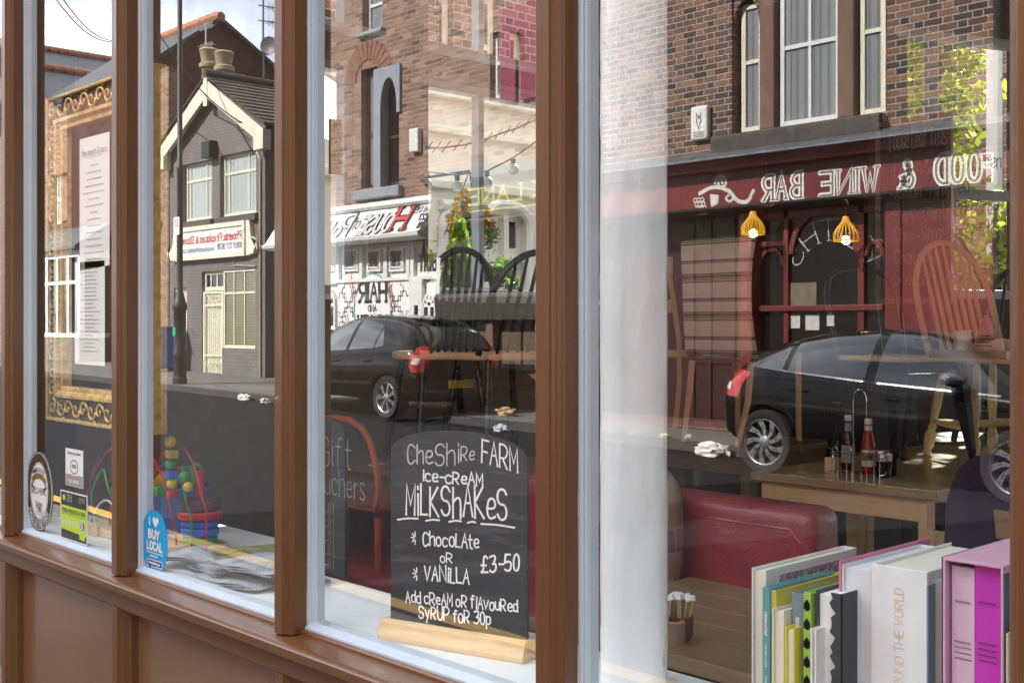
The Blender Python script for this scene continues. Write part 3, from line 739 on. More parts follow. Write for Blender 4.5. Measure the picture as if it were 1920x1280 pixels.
m.build('lettering', ink, t)
m = MB(); ribbon(m, arc(0, hh*1.16, hw*.5, 150, 30, 10, hh*.22), hh*.15, lambda a, b, k: (a, -.0006, b), 0)
for sg in (-1, 1): ribbon(m, [(sg*hw*.40, hh*1.26), (sg*hw*.52, hh*1.12), (sg*hw*.36, hh*1.04)], hh*.08, lambda a, b, k: (a, -.0007, b), 0)
m.build('banner', st_gold, t)
m = MB()
for i in range(14):
    a = rad(20+140*i/13); ribbon(m, [(hw*.35*math.cos(a), hh*(1.40+.10*math.sin(a))), (hw*.48*math.cos(a+.2), hh*(1.42+.16*math.sin(a+.2)))], hw*.06, lambda p, q, k: (p, -.0006, q), 0)
m.build('hills', st_gy, t)
# certificate
t, hw, hh = sticker('certificate', 'small white and grey certificate of excellence stuck on the glass above the green hygiene rating', 139, 877, 16.5, 35, 'rect', st_white)
m = MB(); m.prism([(-hw*.97, hh*.02), (hw*.97, hh*.02), (hw*.97, hh*.62), (-hw*.97, hh*.62)], -.0005, -.0004); m.build('band', pm('taupe print', (.30, .27, .24), .6), t)
m = MB(); oval(m, 0, hh*1.05, hw*.42, hh*.36, -.0006); ribbon(m, [(-hw*.6, hh*.74), (0, hh*.66), (hw*.6, hh*.74)], hh*.16, lambda a, b, k: (a, -.0007, b), 0); m.build('seal', st_white, t)
m = MB(); ring(m, 0, hh*1.05, hw*.42, hh*.36, hw*.05, -.0008)
for sg in (-1, 1): ring(m, sg*hw*.13, hh*1.08, hw*.10, hh*.07, hw*.06, -.0008)
text(m, 'Certificate of Excellence', 0, hh*1.72, hh*.12, hw*.018, y=-.0008, al='c', fit=hw*1.5); m.build('lettering', ink, t)
m = MB(); text(m, '- 2013 WINNER -', 0, hh*.2, hh*.14, hw*.035, y=-.0008, al='c', fit=hw*1.5); m.build('lettering', st_white, t)
# hygiene rating
lime = pm('lime green print', (.42, .62, .03), .5, var=.03)
t, hw, hh = sticker('hygiene_rating', 'black and lime green food hygiene rating card showing a five', 138, 969, 25, 46, 'rect', st_white)
m = MB(); m.prism([(-hw*.95, hh*.05), (hw*.95, hh*.05), (hw*.95, hh*1.95), (-hw*.95, hh*1.95)], -.0005, -.0004); m.build('card', st_black, t)
m = MB(); m.prism([(-hw*.95, hh*.42), (hw*.42, hh*.36), (hw*.44, hh*.18), (hw*.82, hh*.15), (hw*.84, hh*.34), (hw*.95, hh*.34), (hw*.95, hh*1.40), (-hw*.95, hh*1.40)], -.0007, -.0006); m.build('lime_area', lime, t)
m = MB(); text(m, 'FOOD HYGIENE RATING', 0, hh*1.13, hh*.15, hw*.02, y=-.0009, al='c', fit=hw*1.7); ribbon(m, [(-hw*.93, hh*1.05), (hw*.93, hh*1.05)], hh*.015, lambda a, b, k: (a, -.0009, b), 0)
oval(m, hw*.66, hh*.72, hw*.17, hh*.21, -.0009); m.build('lettering', st_black, t)
m = MB(); ring(m, hw*.66, hh*.72, hw*.17, hh*.21, hw*.03, -.0011); text(m, '5', hw*.66, hh*.62, hh*.22, hw*.045, y=-.0011, al='c')
for i in range(5): ring(m, -hw*(.76-.25*i), hh*.74, hw*.09, hh*.12, hw*.02, -.0010); text(m, str(i), -hw*(.76-.25*i), hh*.69, hh*.10, hw*.02, y=-.0010, al='c')
for i in range(4): scribble(m, -hw*.5, hw*(-.1), hh*(1.86-.08*i), .003, .0012, -.0009, i); scribble(m, hw*.4, hw*.85, hh*(1.84-.06*i), .003, .0008, -.0009, i+9)
m.build('lettering', st_white, t)
m = MB(); oval(m, -hw*.72, hh*1.72, hw*.10, hh*.12, -.0009); m.build('lettering', lime, t)
# buy local
t, hw, hh = sticker('window_sticker', 'bright blue oval buy local sticker at the left edge of the second pane', 289, 1016, 25, 60, 'oval', pm('cyan sticker', (.01, .33, .68), .4, var=.03))
m = MB(); text(m, 'I', -hw*.34, hh*1.52, hh*.22, hw*.07, y=-.0006, al='c')
m.add([(hw*x, -.0006, hh*z) for x, z in ((.10, 1.46), (-.12, 1.66), (-.10, 1.76), (.0, 1.80), (.10, 1.72), (.20, 1.80), (.32, 1.76), (.34, 1.66))], [(0, 7, 6, 5, 4, 3, 2, 1)])
text(m, 'BUY', -hw*.02, hh*1.12, hh*.24, hw*.085, y=-.0006, al='c', fit=hw*.78); text(m, 'LOCAL', hw*.05, hh*.76, hh*.24, hw*.08, y=-.0006, al='c', fit=hw*1.12)
ribbon(m, [(-hw*.6, hh*.66), (hw*.66, hh*.66)], hh*.025, lambda a, b, k: (a, -.0006, b), 0); text(m, 'supported by', 0, hh*.54, hh*.06, hw*.02, y=-.0006, al='c')
ribbon(m, [(-hw*.42, hh*.34), (hw*.5, hh*.34)], hh*.22, lambda a, b, k: (a, -.0006, b), 0); scribble(m, -hw*.35, hw*.45, hh*.15, .004, .0016, -.0006, 3); m.build('lettering', st_white, t)
m = MB(); ribbon(m, [(-hw*.40, hh*.34), (hw*.48, hh*.34)], hh*.17, lambda a, b, k: (a, -.0008, b), 0); m.add([(-hw*.38, -.0008, hh*.28), (-hw*.18, -.0008, hh*.28), (-hw*.34, -.0008, hh*.14)], [(0, 1, 2)]); m.build('speech_bubble', pm('navy print', (.02, .03, .18), .5), t)
m = MB(); text(m, 'thebestofliverpool', hw*.04, hh*.315, hh*.07, hw*.025, y=-.0010, al='c', fit=hw*.85); m.build('lettering', st_white, t)

# ---------------------------------------------------------------- books on the window shelf
def book(px0, px1, topy, depth, colour, label, D=1.70, pages=None, side=None, r=.45, lean=0):
    a, b = -sx(px0, D), -sx(px1, D); z1 = zz((px0+px1)/2, topy, D); t = thing('book', label, 'book', (a, D+CY, SZ), 0, 'books along the window shelf')
    W, H, T = b-a, z1-SZ, .0028
    cm = pm('book cover '+str(px0), colour, r, var=.07, scale=20)
    if pages:                           # fore edge towards the window: two boards and a page block
        m = MB().box(0, T, 0, depth, 0, H).box(W-T, W, 0, depth, 0, H).box(0, W, depth-T, depth, 0, H); m.build('cover', cm, t, bevel=.0008)
        MB().box(T+.0005, W-T-.0005, .006, depth-T-.001, .004, H-.006).build('page_block', stripes('pages '+str(px0), [(0, pages), (.5, tuple(x*.86 for x in pages))], 0, 420), t)
    else:
        m = MB().box(0, W, 0, T*1.2, 0, H).box(0, T, T*1.2, depth, 0, H).box(W-T, W, T*1.2, depth, 0, H); m.build('cover', cm, t, bevel=.001)
        MB().box(T+.0005, W-T-.0005, T*1.3, depth-.006, .004, H-.006).build('page_block', stripes('pages '+str(px0), [(0, (.7, .68, .6)), (.5, (.6, .58, .5))], 0, 420), t)
    return t, W, H, depth
t, W, H, d = book(1409, 1436, 1066, .30, (.66, .68, .66), 'tall white book with a crowd photograph on its cover, leftmost on the shelf', 1.70, pages=(.72, .70, .58))
m = MB().box(W+.0003, W+.0008, .04, d-.004, H*.70, H*.955); m.build('cover_picture', None or brick('crowd print', [(.10, .08, .16), (.45, .38, .42), (.12, .2, .42), (.5, .16, .12), (.2, .14, .18), (.55, .5, .4), (.3, .1, .3)], (.10, .09, .12), bw=.006, bh=.008, mo=.0005, bump=0), t)
def spine(bk, c, lab='lettering'):
    t, W, H, d = bk; m = MB()
    for i in range(3): KK[0] += 1; z = H*(.86-.18*i); ribbon(m, [(W*.5, z), (W*.5, z-H*(.12 if i < 2 else .05))], W*(.34 if i == 0 else .2), lambda a, b, k: (a, -.0004-.00003*(k % 9), b), KK[0])
    m.build(lab, pm('spine print %d' % KK[0], c, .6, var=.5, scale=160), t)
spine(book(1429, 1443, 1101, .20, (.10, .30, .32), 'teal spined book beside the tall white one', 1.655), (.5, .55, .5))
spine(book(1443, 1455, 1106, .22, (.52, .47, .05), 'thin mustard yellow book', 1.66), (.10, .09, .03))
t, W, H, d = book(1447, 1470, 1142, .17, (.66, .62, .50), 'cream paperback with a green spot on its cover', 1.645, pages=(.74, .70, .58))
oval_m = MB(); oval_m.lathe([(.016, 0), (.016, .0006)], (0, 0, 0), 20, 'x'); oval_m.v = [(x+W+.0004, y+.06, z+H*.80) for x, y, z in oval_m.v]; oval_m.build('cover_spot', pm('green spot', (.01, .12, .05), .5), t)
book(1471, 1489, 1176, .15, (.62, .56, .04), 'short lemon yellow and white book', 1.64, pages=(.76, .76, .72))
spine(book(1484, 1506, 1112, .21, (.16, .22, .27), 'grey blue travel book with a mountain cover', 1.665), (.5, .5, .48))
t, W, H, d = book(1506, 1520, 1110, .20, (.28, .46, .06), 'green and black leaf patterned book', 1.65)
m = MB()
for i in range(7): m.lathe([(.0001, 0), (W*.42, .004+.0), (W*.42, .012), (.0001, .020)], (W/2, -.0006, H*(.30+.1*i)), 8, 'z')
for i, v in enumerate(m.v): m.v[i] = (v[0], -.0006, v[2])
m.build('leaf_print', st_black, t)
book(1519, 1530, 1178, .15, (.70, .70, .68), 'thin white booklet between green and charcoal books', 1.635, pages=(.76, .76, .74))
t, W, H, d = book(1530, 1576, 1110, .22, (.030, .032, .038), 'charcoal covered book with torn white pages', 1.655, pages=(.76, .77, .76))
m = MB(); pts = [(W*.66+.004*math.sin(i*2.3)+.003*math.sin(i*5.1), H*i/40) for i in range(41)]; m.prism([(W, 0)]+pts+[(W, H)], -.001, .0055); m.build('torn_cover', pm('charcoal card', (.03, .032, .038), .7), t)
t, W, H, d = book(1578, 1634, 1062, .26, (.62, .64, .68), 'thick pale grey book with a pink edged cover', 1.70, pages=(.66, .68, .72))
MB().box(-.004, -.0004, -.002, .30, 0, H+.006).build('back_board', pm('pink board', (.55, .16, .30), .5), t)
t, W, H, d = book(1634, 1738, 1064, .27, (.74, .75, .76), 'wide white slipcased book lettered around the world', 1.70, r=.4)
m = MB(); text(m, 'AROUND THE WORLD', 0, 0, .015, .0013, fit=.180, put=lambda a, b, k: (W*.54-b+.004, -.0004-.00002*(k % 30), H-.212+a)); m.build('lettering', pm('pale gold foil', (.62, .55, .33), .5), t)
MB().box(W+.0003, W+.003, -.002, d, 0, H-.02).build('case_side', pm('blue grey card', (.15, .25, .30), .5), t)
book(1743, 1776, 1082, .2, (.30, .28, .24), 'grey brown book half out of the white slipcase', 1.715, pages=(.45, .44, .40))
t = thing('book_slipcase', 'pink slipcase holding the pale pink and magenta volumes', 'slipcase', (-sx(1775, 1.70), .125, SZ), 0)
W = sx(1775, 1.7)-sx(1887, 1.7); H = zz(1830, 1050, 1.70)-SZ
MB().box(-.001, .003, -.006, .22, 0, H).box(W-.004, W, -.006, .22, 0, H).box(.003, W-.004, -.006, .22, H-.005, H).box(.003, W-.004, .215, .22, 0, H-.005).build('case', pm('pale pink board', (.62, .36, .50), .45), t, bevel=.001)
MB().box(W+.0002, W+.0016, -.005, .22, 0, H-.012).build('case_side', pm('slate blue board', (.05, .09, .14), .45), t)
MB().box(-.0028, -.0012, -.006, .22, 0, H).build('case_edge', pm('plum board', (.06, .03, .09), .5), t)
for px0, px1, c, lab in ((1784, 1827, (.66, .45, .60), 'pale pink volume in the pink slipcase'), (1828, 1876, (.52, .03, .44), 'magenta volume in the pink slipcase')):
    t, W, H, d = book(px0, px1, 1062, .19, c, lab, 1.702)
    m = MB(); text(m, 'F', W*.5, .105, .040, .0042, y=-.0004, al='c', serif=.10); text(m, 'A', W*.5, .050, .040, .0042, y=-.0004, al='c', serif=.10); m.build('lettering', st_white, t)
    m = MB()
    for i in range(4): scribble(m, W*.16, W*.84, H*.70-.0085*i, .004, .0022, -.0004, i+px0)
    scribble(m, W*.2, W*.8, H*.86, .004, .0026, -.0005, px0); m.build('lettering', pm('purple print'+str(px0), tuple(x*.35 for x in c), .6), t)
book(1886, 1925, 1190, .15, (.66, .58, .42), 'small cream book with rounded white cover at the right edge', 1.66, pages=(.72, .60, .38))

# ---------------------------------------------------------------- furniture builders
def table(name, label, s0, s1, d0, d1, z, th, tm_, lm, apron=.09, leg=.06, planks=True):
    t = thing(name, label, 'table', (-(s0+s1)/2, (d0+d1)/2+CY, .095)); W, D_ = (s0-s1)/2, (d1-d0)/2; W = abs(W); Z = z-.095
    m = MB(); k = 5 if planks else 1
    for i in range(k): m.box(-W, W, -D_+2*D_*i/k+(.0006 if i else 0), -D_+2*D_*(i+1)/k, Z-th, Z)
    m.build('table_top', tm_, t, bevel=.0025)
    m = MB(); q = .03
    m.box(-W+q+leg, W-q-leg, -D_+q, -D_+q+.022, Z-th-apron, Z-th); m.box(-W+q+leg, W-q-leg, D_-q-.022, D_-q, Z-th-apron, Z-th)
    m.box(-W+q, -W+q+.022, -D_+q+leg, D_-q-leg, Z-th-apron, Z-th); m.box(W-q-.022, W-q, -D_+q+leg, D_-q-leg, Z-th-apron, Z-th); m.build('apron', lm, t, bevel=.001)
    for sxx in (-1, 1):
        for sy in (-1, 1):
            cx, cy = sxx*(W-q-leg/2), sy*(D_-q-leg/2); MB().box(cx-leg/2, cx+leg/2, cy-leg/2, cy+leg/2, 0, Z-th).build('leg', lm, t, bevel=.003)
    return t
def windsor(label, loc, rz, seat_m, leg_m, back_m, group, turned=True, nsp=7, back_h=.46, lean=.17, wback=.40):
    """hoop back chair facing local +x, seat at .46"""
    t = thing('hoop_back_chair', label, 'chair', loc, rz, group)
    m = MB(); pts = [(.21*math.cos(2*math.pi*i/28)*(1 if math.cos(2*math.pi*i/28) > 0 else .92), (.205+.02*math.cos(2*math.pi*i/28))*math.sin(2*math.pi*i/28)) for i in range(28)]
    m.prism_z(pts, .435, .468); m.build('seat', seat_m, t, bevel=.008, smooth=True)
    foot = [(.20, .19), (.20, -.19), (-.21, .17), (-.21, -.17)]; topp = [(.13, .13), (.13, -.13), (-.13, .12), (-.13, -.12)]
    pr = [(0, .017), (.05, .019), (.06, .013), (.09, .022), (.12, .024), (.22, .025), (.28, .015), (.30, .021), (.33, .014), (.55, .021), (.85, .019), (1, .013)] if turned else [(0, .016), (.4, .02), (1, .014)]
    for (fx, fy), (tx, ty) in zip(foot, topp):
        mm = MB(); P0, P1 = Vector((fx, fy, 0)), Vector((tx, ty, .44)); mm.tube([P0.lerp(P1, q) for q, r in pr], [r for q, r in pr], 10); mm.build('leg', leg_m, t, smooth=True)
    def at(i, q): return Vector(foot[i]+(0,)).lerp(Vector(topp[i]+(.44,)), q)
    m = MB()
    for a, b in ((0, 2), (1, 3)):
        A_, B_ = at(a, .36), at(b, .36); m.tube([A_.lerp(B_, q) for q in (0, .15, .3, .5, .7, .85, 1)], [.010, .013, .017, .021, .017, .013, .010], 9)
    A_, B_ = at(0, .36).lerp(at(2, .36), .5), at(1, .36).lerp(at(3, .36), .5); m.tube([A_.lerp(B_, q) for q in (0, .2, .5, .8, 1)], [.010, .014, .018, .014, .010], 9); m.build('stretcher', leg_m, t, smooth=True)
    H = back_h; hp = []
    for i in range(25):
        a = math.pi*i/24; yy = -wback/2*math.cos(a)*(1 if math.sin(a) > .5 else .90+.2*math.sin(a)); zz_ = .46+H*(math.sin(a)**.62); hp.append(Vector((-.155-lean*(zz_-.46)/H, yy, zz_)))
    m = MB(); m.tube(hp, .0145, 10); m.build('hoop', back_m, t, smooth=True)
    m = MB()
    for i in range(nsp):
        f = (i+1)/(nsp+1); j = 6+12*f; a = math.pi*j/24; k = int(j); tp = hp[k].lerp(hp[min(24, k+1)], j-k); bt_ = Vector((-.16, -wback*.36+wback*.72*f, .465)); m.tube([bt_.lerp(tp, q) for q in (0, .08, .12, .16, .4, .8, 1)], [.007, .011, .007, .011, .0105, .008, .006], 8)
    m.build('spindle', back_m, t, smooth=True)
    return t
def metal_chair(label, loc, rz, group, seat_m, frame_m):
    """pressed metal cafe chair with wooden seat, facing local +x"""
    t = thing('metal_chair', label, 'chair', loc, rz, group)
    MB().box(-.18, .19, -.185, .185, .452, .474).build('seat', seat_m, t, bevel=.005)
    for sxx, fx in ((1, .205), (-1, -.235)):
        for sy in (-1, 1):
            m = MB(); f, tp = Vector((fx, sy*.205, 0)), Vector((sxx*.155, sy*.15, .45)); pr = [(0, .014), (.16, .014), (.2, .018), (.6, .032), (1, .042)]
            for (q0, w0), (q1, w1) in zip(pr, pr[1:]):
                a, b = f.lerp(tp, q0), f.lerp(tp, q1)
                vs = [(c.x+dx*w, c.y+dy*w, c.z) for c, w in ((a, w0), (b, w1)) for dx, dy in ((-1, -.6), (1, -.6), (1, .6), (-1, .6))]
                m.add(vs, [(0, 1, 2, 3), (7, 6, 5, 4), (0, 4, 5, 1), (1, 5, 6, 2), (2, 6, 7, 3), (3, 7, 4, 0)])
            m.tube([f.lerp(tp, q)+Vector((sxx*.02, 0, 0))*q for q in (.2, .5, .95)], .006, 6); m.build('leg', frame_m, t, bevel=.002)
    m = MB().box(-.17, .18, -.175, .175, .405, .45); m.build('seat_frame', frame_m, t, bevel=.006)
    hp = [Vector((-.19-.10*zq, y, .45+.40*zq)) for y, zq in [(-.175, 0), (-.19, .4), (-.19, .7), (-.165, .90), (-.11, .985), (0, 1.0), (.11, .985), (.165, .90), (.19, .7), (.19, .4), (.175, 0)]]
    m = MB(); m.tube(hp, .0125, 10); m.build('back_hoop', frame_m, t, smooth=True)
    m = MB(); m.add([(-.185, -.055, .46), (-.185, .055, .46), (-.295, .085, .852), (-.295, -.085, .852), (-.178, -.055, .46), (-.178, .055, .46), (-.288, .085, .852), (-.288, -.085, .852)], [(0, 1, 2, 3), (7, 6, 5, 4), (0, 4, 5, 1), (1, 5, 6, 2), (2, 6, 7, 3), (3, 7, 4, 0)]); m.build('splat', frame_m, t, bevel=.003)
    return t
TZ = .85
ga = 'cafe chairs set up on the table tops'
table('pine_table', 'pale pine table with oiled top carrying the sauce rack, behind the red sofa back', 2.02, 2.83, 4.02, 4.80, TZ, .035, oak, pine)
table('pine_table', 'pine table pushed up behind the one with the sauce rack, carrying the cream legged chair', 2.00, 2.86, 4.815, 5.62, TZ, .035, oak, pine)
metal_chair('black metal chair with pale wooden seat standing on the sauce rack table', (-2.46, 4.58+CY, TZ), rad(-22), ga, pine, blackmet)
windsor('cream legged hoop back chair with bare wood back on a table by the garden window', (-2.36, 5.16+CY, TZ), rad(-32), hoopwood, creamwd, hoopwood, ga, lean=.20, back_h=.54, wback=.42)
windsor('small black hoop back chair behind the bare wood chair', (-2.62, 5.95+CY, .86), rad(-85), blackwd, blackwd, blackwd, ga, turned=False, nsp=5)
table('dark_table', 'dark table at the back carrying the small black hoop chair', 2.2, 3.1, 5.64, 6.3, .86, .03, darkwood, darkwood)
# pane three: a table with two black hoop chairs on it
table('cafe_table', 'dark cafe table under two black hoop back chairs by the patio window', 3.3, 4.38, 2.95, 3.72, TZ, .03, darkwood, darkwood)
c1 = P(852, 873, 3.30)
windsor('black hoop back chair standing on a table in front of the conifer', (c1.x-.10, c1.y, TZ+.02), rad(160), pine, blackwd, blackwd, ga, turned=False, back_h=.44, wback=.36, lean=.13)
windsor('black hoop back chair standing on a table, half hidden by the thick mullion', (c1.x+.16, c1.y+.12, TZ+.02), rad(165), pine, blackwd, blackwd, ga, turned=False, back_h=.42, wback=.40, lean=.20, nsp=5)
# chair with a striped cover, standing on a table
stripe_m = stripes('striped cotton', [(0, (.84, .81, .72)), (.20, (.30, .03, .05)), (.235, (.84, .81, .72)), (.26, (.10, .10, .12)), (.285, (.60, .57, .48)), (.31, (.08, .26, .10)), (.36, (.12, .14, .15)), (.39, (.60, .57, .48)), (.41, (.30, .03, .05)), (.44, (.84, .81, .72)), (.70, (.16, .14, .14)), (.73, (.50, .47, .40)), (.75, (.15, .10, .12)), (.79, (.84, .81, .72))], 2, 5.2, weave=300)
sd_ = 4.75; q0, q1 = P(1284, 668, sd_), P(1412, 668, sd_); zt = P(1345, 446, sd_).z
sc_t = thing('covered_chair', 'tall chair wearing a striped woven cover over its back, seen from behind', 'chair', ((q0.x+q1.x)/2, q0.y, TZ+.01), 0, ga)
Wc = (q1.x-q0.x)/2; Hc = zt-TZ-.01; hb = q0.z-TZ-.01
m = MB(); nx, nz = 12, 24; vs = []
for sgn in (-1, 1):
    for j in range(nz+1):
        for i in range(nx+1):
            f, g = i/nx, j/nz; wv = Wc*(1-.08*math.sin(g*3.1)+.04*g); X = (-1+2*f)*wv; Z = hb+(Hc-hb)*g-(.012*(abs(2*f-1)**6) if g > .9 else 0)
            vs.append((X, sgn*(.018+.006*math.sin(f*3.14))-.10*(g-.5)**2*(-1)-.03*g+.004*noise.noise(Vector((X*9, Z*9, sgn))), Z+.004*noise.noise(Vector((X*5, 3, Z*5)))))
o_ = (nx+1)*(nz+1); fs = []
for k in (0, 1):
    for j in range(nz):
        for i in range(nx): a = k*o_+j*(nx+1)+i; fs.append((a, a+1, a+nx+2, a+nx+1))
per = [i for i in range(nx+1)]+[j*(nx+1)+nx for j in range(1, nz+1)]+[nz*(nx+1)+i for i in range(nx-1, -1, -1)]+[j*(nx+1) for j in range(nz-1, 0, -1)]
for a, b in zip(per, per[1:]+per[:1]): fs.append((a, b, b+o_, a+o_))
m.add(vs, fs); m.build('cover', stripe_m, sc_t, smooth=True)
for sg in (-1, 1):
    m = MB(); m.tube([(sg*(Wc-.03), .03, hb+.02), (sg*(Wc-.028), -.005, hb*.5), (sg*(Wc-.045), -.07, 0)], [.022, .020, .016], 4); m.build('leg', hoopwood, sc_t, bevel=.002)
    m = MB(); m.tube([(sg*(Wc-.02), .42, hb+.02), (sg*(Wc-.02), .43, 0)], [.022, .017], 4); m.build('leg', hoopwood, sc_t, bevel=.002)
MB().box(-Wc+.01, Wc-.01, .0, .45, hb-.02, hb+.03).build('seat', leather_br, sc_t, bevel=.01)
table('dark_table', 'dark table carrying the chair with the striped cover', -q1.x-.1, -q0.x+.45, sd_-.15, sd_+.62, TZ+.005, .03, darkwood, darkwood)
# a second high chair back showing beside the column
qa = P(1262, 800, 4.9); t = thing('wooden_chair', 'brown wooden chair side showing just right of the white column', 'chair', (qa.x, qa.y, TZ+.01), 0, ga)
for dx in (0, -.34):
    m = MB(); pts = [P(px, py, 4.9)-Vector((qa.x, qa.y, TZ+.01)) for px, py in ((1266, 802), (1274, 720), (1273, 640), (1264, 570), (1252, 498))]; m.tube([(p.x+dx, p.y, max(0, p.z)) for p in pts], .017, 4); m.build('leg', hoopwood, t, bevel=.003)
MB().box(-.33, .03, .0, .40, .42, .455).build('seat', hoopwood, t, bevel=.006)
m = MB().box(-.33, -.01, -.01, .012, .86, .96).box(-.33, -.01, -.008, .01, .66, .73); m.build('back_rail', hoopwood, t, bevel=.004)
# ---------------------------------------------------------------- sauce rack and its bottles
rk = P(1612, 888, 4.22); rk.z = TZ
t = thing('condiment_rack', 'wire condiment rack with a tall loop handle on the pine table', 'rack', rk, 0)
def rel(px, py, D=4.22): v = P(px, py, D)-rk; return v
m = MB(); z1 = .10
for z in (.012, .085): m.tube([(-.11, -.045, z), (.11, -.045, z), (.11, .045, z), (-.11, .045, z)], .0022, 6, True)
for x in (-.085, -.02, .045, .10): m.tube([(x-.012, -.047, 0), (x-.012, -.047, z1), (x-.006, -.047, z1+.012), (x+.006, -.047, z1+.012), (x+.012, -.047, z1), (x+.012, -.047, 0)], .002, 6)
m.tube([(-.03, 0, .0), (-.03, 0, .30)]+[(-.03+.03-.03*math.cos(math.pi*i/10), 0, .30+.045*math.sin(math.pi*i/10)) for i in range(11)]+[(.03, 0, .30), (.03, 0, 0)], .0024, 6); m.build('wire_frame', chrome, t)
def bottle(name, label, loc, prof, mat_, cap, capz, lab=None, k=1.0):
    t = thing(name, label, 'bottle', loc); m = MB(); m.lathe(prof, n=20); m.build('glass', mat_, t, smooth=True)
    r0, z0, z1_ = capz; m = MB(); m.lathe([(r0, z0), (r0+.0008, z0+.002), (r0+.0008, z1_-.003), (r0-.001, z1_)], n=20); m.build('cap', cap, t, smooth=True)
    for (r, a, b, mm) in lab or []: m = MB(); m.lathe([(r, a), (r, b)], n=20); m.f = [f for f in m.f if len(f) == 4]; m.mi = m.mi[:len(m.f)]; m.build('paper_label', mm, t, smooth='all')
    return t
kp = P(1628, 888, 4.20); kp.z = TZ+.014
ketch = pm('tomato ketchup in glass', (.26, .012, .008), .08, var=.15, scale=30); labw = pm('label print', (.60, .58, .52), .6, var=.1); neckw = pm('neck label', (.66, .64, .6), .5)
t = bottle('ketchup_bottle', 'glass bottle of red ketchup with a white screw cap in the wire rack', kp, [(.026, 0), (.029, .004), (.029, .10), (.026, .125), (.016, .165), (.0135, .18), (.0135, .20), (.012, .202)], ketch, st_white, (.0145, .195, .218), [(.0296, .03, .095, labw), (.0150, .172, .190, neckw)])
m = MB(); m.lathe([(.02985, .055), (.02985, .085)], n=20); m.f = m.f[:-2]; m.mi = m.mi[:-2]; m.build('label_band', pm('label green and red', (.16, .14, .07), .6, var=.6, scale=90), t)
sb_ = P(1590, 885, 4.26); sb_.z = TZ+.014
bottle('sauce_bottle', 'bottle of brown sauce with a pale blue neck label beside the ketchup', sb_, [(.024, 0), (.027, .004), (.027, .12), (.022, .14), (.013, .16), (.0125, .205), (.011, .207)], pm('brown sauce in glass', (.045, .018, .008), .08), st_white, (.0135, .200, .222), [(.0276, .03, .10, pm('blue grey label', (.30, .36, .38), .6)), (.0138, .150, .188, pm('sky blue neck label', (.16, .34, .46), .5))])
pt = P(1562, 886, 4.23); pt.z = TZ
t = thing('pepper_mill', 'squat wooden pepper mill with a metal knob beside the wire rack', 'pepper mill', pt); m = MB().box(-.026, .026, -.026, .026, 0, .062); m.build('body', hoopwood, t, bevel=.004); m = MB(); m.lathe([(.007, .062), (.004, .07), (.009, .078), (.007, .088), (.001, .09)], n=14); m.build('knob', chrome, t, smooth=True)
tb_ = P(1656, 886, 4.24); tb_.z = TZ
t = thing('sachet_tub', 'black tub of white sachets at the right of the ketchup', 'tub', tb_); m = MB(); m.lathe([(.028, 0), (.036, .065), (.033, .065), (.026, .006)], n=18); m.build('tub', blackp, t, smooth=True)
m = MB()
for i in range(9):
    a = random.uniform(-.4, .4); x, y = random.uniform(-.02, .02), random.uniform(-.02, .02); mm = MB().box(-.012, .012, -.001, .001, 0, .085); mm.xf(Matrix.Translation((x, y, .012)) @ Matrix.Rotation(a, 4, 'Y') @ Matrix.Rotation(random.uniform(-1, 1), 4, 'Z')); m.add(mm.v, mm.f)
m.build('sachet', paper, t)
# ---------------------------------------------------------------- sofa, booth table and what stands on it
sf = thing('leather_sofa', 'oxblood leather bench sofa with high back behind the booth table', 'sofa', (-2.55, 2.93+CY, .095))
x1 = -1.80+2.55; m = MB().box(-.78, x1, -.085, .085, .18, .835); m.build('backrest', leather, sf, bevel=.045, smooth=True, seg=5)
m = MB().box(-.76, x1-.02, -.62, -.09, .30, .52); m.build('seat', leather, sf, bevel=.04, smooth=True, seg=5)
MB().box(-.74, x1-.04, -.58, .05, .0, .295).build('base', darkwood, sf)
m = MB(); m.tube([(-.72, -.083, .775), (x1-.07, -.083, .775), (x1-.035, -.083, .74), (x1-.035, -.083, .25)], .004, 6); m.build('piping', leather, sf)
sf = thing('leather_armchair', 'oxblood leather armchair block between the two chalkboards', 'armchair', (-3.45, 2.62+CY, .095))
MB().box(-.30, .35, -.25, .25, .12, .50).build('seat', leather, sf, bevel=.04, smooth=True, seg=5); MB().box(-.30, .35, .26, .44, .12, .66).build('backrest', leather, sf, bevel=.05, smooth=True, seg=5); MB().box(-.27, .32, -.22, .40, .0, .115).build('base', darkwood, sf)
cu = thing('cushion', 'patchwork cushion leaning on the red sofa behind the white column', 'cushion', (-2.42, 2.66+CY, .62), 0)
m = MB(); m.ball((0, 0, .20), .22, 3, (1, .42, 1)); m.v = [(math.copysign(abs(x/.22)**.6*.22, x), y+.10, .2+math.copysign(abs((z-.2)/.22)**.6*.22, z-.2)) for x, y, z in m.v]
m.build('cover', brick('patchwork print', [(.30, .24, .16), (.08, .12, .30), (.36, .08, .10), (.10, .2, .09), (.5, .45, .35), (.2, .08, .05), (.12, .10, .16)], (.3, .25, .16), bw=.075, bh=.075, mo=.006, bump=.2), cu, smooth='all')
table('booth_table', 'low brown plank table in the window booth', .75, 2.05, 1.975, 2.62, .742, .035, darkwood, darkwood)
sp_ = P(1273, 1206, 2.08); sp_.z = .742
t = thing('sugar_pot', 'small red pot packed with paper sugar sticks on the booth table', 'pot', sp_); m = MB(); m.lathe([(.024, 0), (.032, .012), (.034, .055), (.030, .055), (.026, .01)], n=20); m.build('pot', pm('red glazed pot', (.17, .03, .03), .3), t, smooth=True)
m = MB(); m2 = MB()
